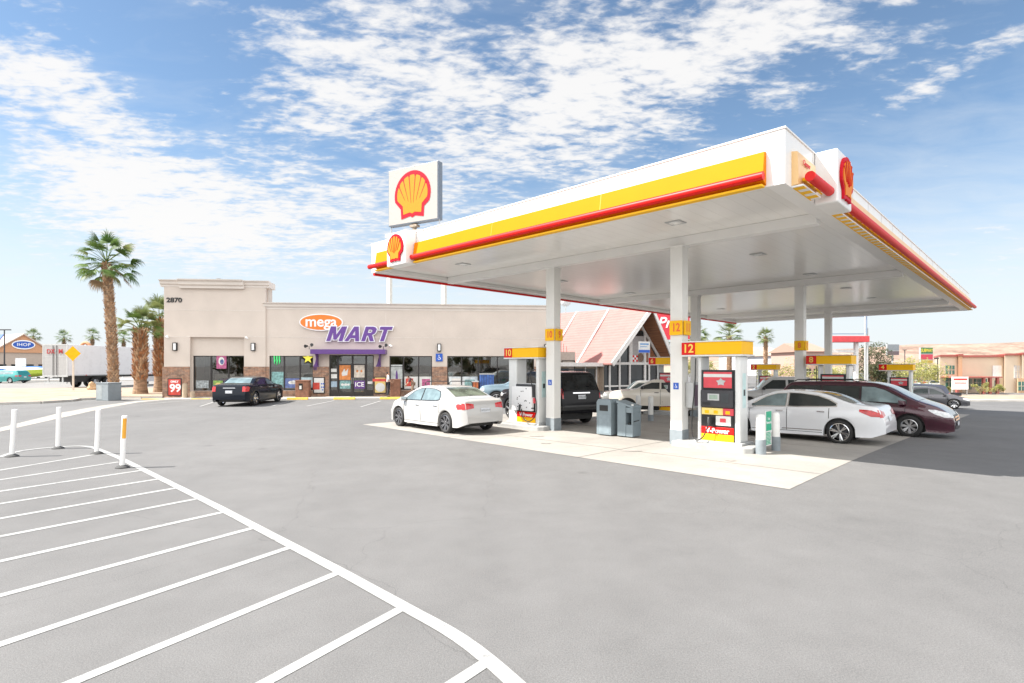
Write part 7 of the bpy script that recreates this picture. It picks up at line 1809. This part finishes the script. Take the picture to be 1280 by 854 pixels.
mb = MB(); mb.box(bxp(1243), bxp(1254), .04, .149, bz(473), bz(457)); mb.build('pale_panel', M_ws, t)
p = gp(1200, 58); tt = empty('notice_board', 'white notice board with faint red lettering before the tan building', 'sign', p)
mb = MB(); mb.box(-.85, .85, -.05, .05, .7, 2.05); mb.build('board', M_ws, tt); mb = MB(); mb.box(-.7, .7, -.056, -.051, 1.7, 1.85); mb.build('red_print', M_red, tt); mb = MB(); mb.box(-.6, .6, -.056, -.051, 1.35, 1.42); mb.build('red_print', M_red, tt)
for x in (-.8, .75): mb = MB(); mb.box(x, x+.08, .051, .12, -.1, 1.9); mb.build('post', M_lgrey, tt)
p = G(1195, 506.5); tt = empty('drop_box', 'black box on a short tan post at the right edge of the slab', 'box', p, R(15))
mb = MB(); mb.box(-.09, .09, -.09, .09, -.05, .72); mb.build('post', mat('tan_post', (.48, .34, .24), .8), tt); mb = MB(); mb.box(-.33, .33, -.2, .2, .721, .95); mb.build('box', M_black, tt, bevel=.03); mb = MB(); mb.box(-.35, .35, -.22, .22, .951, .98); mb.build('lid', M_black, tt)
# apartment blocks
def flats(px0, px1, Y, top, lab, m, rm, floors=2, roofh=1.0, rz=0):
    a, b = gp(px0, Y), gp(px1, Y); w = b.x-a.x; g_ = (a.z+b.z)/2; h_ = 2.05+(HZ-top)*Y/FPX-g_
    t = empty('apartment_building', lab, 'building', (a.x, Y, g_), rz)
    mb = MB(); mb.box(0, w, 0, 12, -.5, h_-roofh); mb.build('wall', m, t)
    mb = MB(); mb.prism([(-.5, 0), (12.5, 0), (6, roofh+.8)], (-.5, 0, h_-roofh+.001), (0, 1, 0), (0, 0, 1), (w+1, 0, 0)); mb.build('roof', rm, t)
    k = max(3, int(w/2.4))
    for f_ in range(floors):
        for i in range(k):
            x = w*(i+.5)/k; z = (h_-roofh)*(f_+.45)/floors
            mb = MB(); mb.box(x-.4, x+.4, -.05, -.001, z-.35, z+.6); w_ = mb.build('window', M_glass, t)
            mb = MB(); mb.box(x-.42, x+.42, -.07, -.051, z+.10, z+.15); mb.build('glazing_bar', M_ws, w_)
flats(925, 976, 118, 437.5, 'pale grey apartment block behind the palm right of pump 12', mat('flats_grey', (.46, .46, .48), .8), mat('flats_roof', (.48, .36, .29), .8), 3, .9)
flats(968, 1010, 105, 440, 'second pale apartment block behind the column numbered 8', mat('flats_grey', (.46, .46, .48), .8), mat('flats_roof', (.48, .36, .29), .8), 3, .7)
flats(1006, 1034, 92, 433.5, 'pink-brown building with tiled roof left of the farthest column', mat('flats_pink', (.44, .28, .23), .8), mat('flats_roof2', (.34, .22, .17), .8), 2, .8)

# ================================================================== PEOPLE
def skin(name, verts, edges, radii, m, parent, sub=2, root=0):
    me = bpy.data.meshes.new(name); me.from_pydata(verts, edges, []); o = bpy.data.objects.new(name, me); COL.objects.link(o)
    md = o.modifiers.new('skin', 'SKIN'); md.use_smooth_shade = True
    for i, r in enumerate(radii):
        s = me.skin_vertices[0].data[i]; s.radius = r if isinstance(r, tuple) else (r, r); s.use_root = (i == root)
    sb = o.modifiers.new('sub', 'SUBSURF'); sb.levels = sub; sb.render_levels = sub
    dg = bpy.context.evaluated_depsgraph_get(); dg.update()
    me2 = bpy.data.meshes.new_from_object(o.evaluated_get(dg)); me2.name = name; bpy.data.objects.remove(o)
    me2.materials.clear(); me2.materials.append(m)
    for pl in me2.polygons: pl.use_smooth = True
    o2 = bpy.data.objects.new(name, me2); COL.objects.link(o2); o2.parent = parent; return o2
M_skin = mat('skin', (.42, .24, .16), .6, var=.05); M_hair = mat('dark_hair', (.03, .02, .015), .6, var=.2)
def person(pos, rz, label, shirt, pants, shoes, pose, h=1.68):
    t = empty('person', label, 'person', pos, rz); k = h/1.70
    J = dict(pel=(0, 0, .93), waist=(0, .0, 1.08), chest=(0, .01, 1.30), neck=(0, 0, 1.45), head0=(0, -.01, 1.53), head1=(0, -.02, 1.62))
    J.update(shl=(-.17, 0, 1.39), shr=(.17, 0, 1.39), hipl=(-.09, 0, .90), hipr=(.09, 0, .90))
    J.update(pose)
    order = list(J); V = [tuple(c*k for c in J[n_]) for n_ in order]; ix = {n_: i for i, n_ in enumerate(order)}
    Rd = dict(pel=(.13, .10), waist=(.115, .09), chest=(.15, .10), neck=(.05, .05), head0=(.075, .085), head1=(.08, .095), shl=.06, shr=.06, hipl=.085, hipr=.085,
              ell=.042, elr=.042, wrl=.028, wrr=.028, hal=.032, har=.032, knl=.056, knr=.056, anl=.036, anr=.036, tol=.034, tor=.034)
    E_ = [('pel', 'waist'), ('waist', 'chest'), ('chest', 'neck'), ('neck', 'head0'), ('head0', 'head1'), ('chest', 'shl'), ('chest', 'shr'), ('shl', 'ell'), ('ell', 'wrl'), ('wrl', 'hal'), ('shr', 'elr'), ('elr', 'wrr'), ('wrr', 'har'),
          ('pel', 'hipl'), ('pel', 'hipr'), ('hipl', 'knl'), ('knl', 'anl'), ('anl', 'tol'), ('hipr', 'knr'), ('knr', 'anr'), ('anr', 'tor')]
    rr = [tuple(x*k for x in Rd[n_]) if isinstance(Rd[n_], tuple) else Rd[n_]*k for n_ in order]
    b = skin('body', V, [(ix[a], ix[c]) for a, c in E_], rr, M_skin, t, 2, ix['pel'])
    def part(name, names, edges, grow, m, rad=None):
        i2 = {n_: i for i, n_ in enumerate(names)}
        r2 = []
        for n_ in names:
            q = Rd[n_.split('*')[0]] if n_ in Rd else .05
            q = q if isinstance(q, tuple) else (q, q); g = grow+(rad or {}).get(n_, 0); r2.append(((q[0]+g)*k, (q[1]+g)*k))
        return skin(name, [tuple(c*k for c in J[n_]) for n_ in names], [(i2[a], i2[c]) for a, c in edges], r2, m, t, 2, 0)
    part('shirt', ['pel', 'waist', 'chest', 'neck', 'shl', 'shr', 'ell', 'elr'], [('pel', 'waist'), ('waist', 'chest'), ('chest', 'neck'), ('chest', 'shl'), ('chest', 'shr'), ('shl', 'ell'), ('shr', 'elr')], .014, shirt)
    part('trousers', ['pel', 'hipl', 'hipr', 'knl', 'knr', 'anl', 'anr'], [('pel', 'hipl'), ('pel', 'hipr'), ('hipl', 'knl'), ('knl', 'anl'), ('hipr', 'knr'), ('knr', 'anr')], .016, pants)
    for a, c in (('anl', 'tol'), ('anr', 'tor')):
        A_, B_ = Vector(J[a])*k, Vector(J[c])*k
        skin('shoe', [tuple(A_+Vector((0, .04, -.03))), tuple(A_.lerp(B_, .5)+Vector((0, 0, -.02))), tuple(B_+Vector((0, -.03, -.005)))], [(0, 1), (1, 2)], [(.045, .045), (.045, .04), (.04, .03)], shoes, t, 2, 0)
    H_ = Vector(J['head1'])*k
    skin('hair', [tuple(H_+Vector((0, .035, .05))), tuple(H_+Vector((0, .055, -.05))), tuple(H_+Vector((0, .05, -.13)))], [(0, 1), (1, 2)], [(.085, .085), (.08, .055), (.05, .035)], M_hair, t, 2, 0)
    fc = MB(); fc.cyl(H_+Vector((0, -.085, -.03)), H_+Vector((0, -.125, -.05)), .018, .01, 8); fc.build('nose', M_skin, b, smooth=True)
    for sx_ in (-.032, .032):
        fc = MB(); fc.lathe([(0, -.006), (.012, -.003), (.014, .004)], H_+Vector((sx_, -.092, -.005)), 'y', 8); fc.build('eye', M_hair, b)
        fc = MB(); fc.cyl(H_+Vector((sx_*2.6, .0, -.045)), H_+Vector((sx_*2.8, .01, .01)), .018, .014, 8); fc.build('ear', M_skin, b, smooth=True)
    fc = MB(); fc.box(H_.x-.025, H_.x+.025, H_.y-.096, H_.y-.088, H_.z-.085, H_.z-.075); fc.build('mouth', mat('lips', (.35, .12, .1), .6), b)
    # fingers
    for a, wn_, sgn in (('hal', 'wrl', -1), ('har', 'wrr', 1)):
        A_, W_2 = Vector(J[a])*k, Vector(J[wn_])*k; d = (A_-W_2).normalized(); s_ = d.cross(Vector((1, 0, 0))).normalized()
        for i in range(4):
            o_ = A_+s_*(i-1.5)*.019; L_ = (.062, .070, .066, .052)[i]
            c_ = (d+Vector((-sgn*.5, 0, -.1))).normalized()
            fc = MB(); fc.tube([tuple(o_), tuple(o_+d*L_*.6), tuple(o_+d*L_*.6+c_*L_*.5)], [.009, .0085, .006], 6); fc.build('finger', M_skin, b, smooth=True)
        o_ = W_2.lerp(A_, .4)-s_*.03; fc = MB(); fc.tube([tuple(o_), tuple(o_+(d*.5-s_*.6)*.05), tuple(o_+(d*.5-s_*.6)*.05+d*.03)], [.011, .010, .007], 6); fc.build('thumb', M_skin, b, smooth=True)
    return t
pp = SM @ Vector((ft(485, None, 1.25), -1.25, .02))
person(pp, R(105), 'person in white top and black trousers standing at the tall brown bin', mat('cloth_white', (.62, .64, .66), .8, var=.08, scale=6), mat('cloth_black', (.02, .02, .025), .8), M_black,
       dict(ell=(-.24, -.03, 1.13), wrl=(-.20, -.22, .98), hal=(-.18, -.29, .96), elr=(.23, -.06, 1.13), wrr=(.17, -.27, 1.05), har=(.14, -.34, 1.05), knl=(-.10, -.02, .49), anl=(-.11, .02, .09), tol=(-.12, -.13, .045), knr=(.10, -.02, .49), anr=(.11, .06, .09), tor=(.13, -.09, .045)))
pp = SM @ Vector((ft(516.5, None, 1.1), -1.1, .02))
person(pp, R(-75), 'person in dark red top and brown trousers bending forward before the third window', mat('cloth_maroon', (.07, .03, .035), .8, var=.2, scale=5), mat('cloth_brown', (.20, .14, .10), .8), M_dark,
       dict(waist=(0, -.05, 1.04), chest=(0, -.17, 1.20), neck=(0, -.27, 1.30), head0=(0, -.33, 1.35), head1=(0, -.39, 1.41), shl=(-.17, -.22, 1.25), shr=(.17, -.22, 1.25), ell=(-.23, -.32, 1.0), wrl=(-.18, -.45, .83), hal=(-.16, -.49, .76), elr=(.23, -.34, 1.0), wrr=(.16, -.48, .86), har=(.13, -.53, .80),
            knl=(-.10, -.10, .49), anl=(-.11, .04, .09), tol=(-.12, -.11, .045), knr=(.10, -.05, .49), anr=(.11, .14, .09), tor=(.13, -.01, .045)), h=1.62)
# small orange cone-like wheel and litter on the slab near pump 6 are left out: too small to name
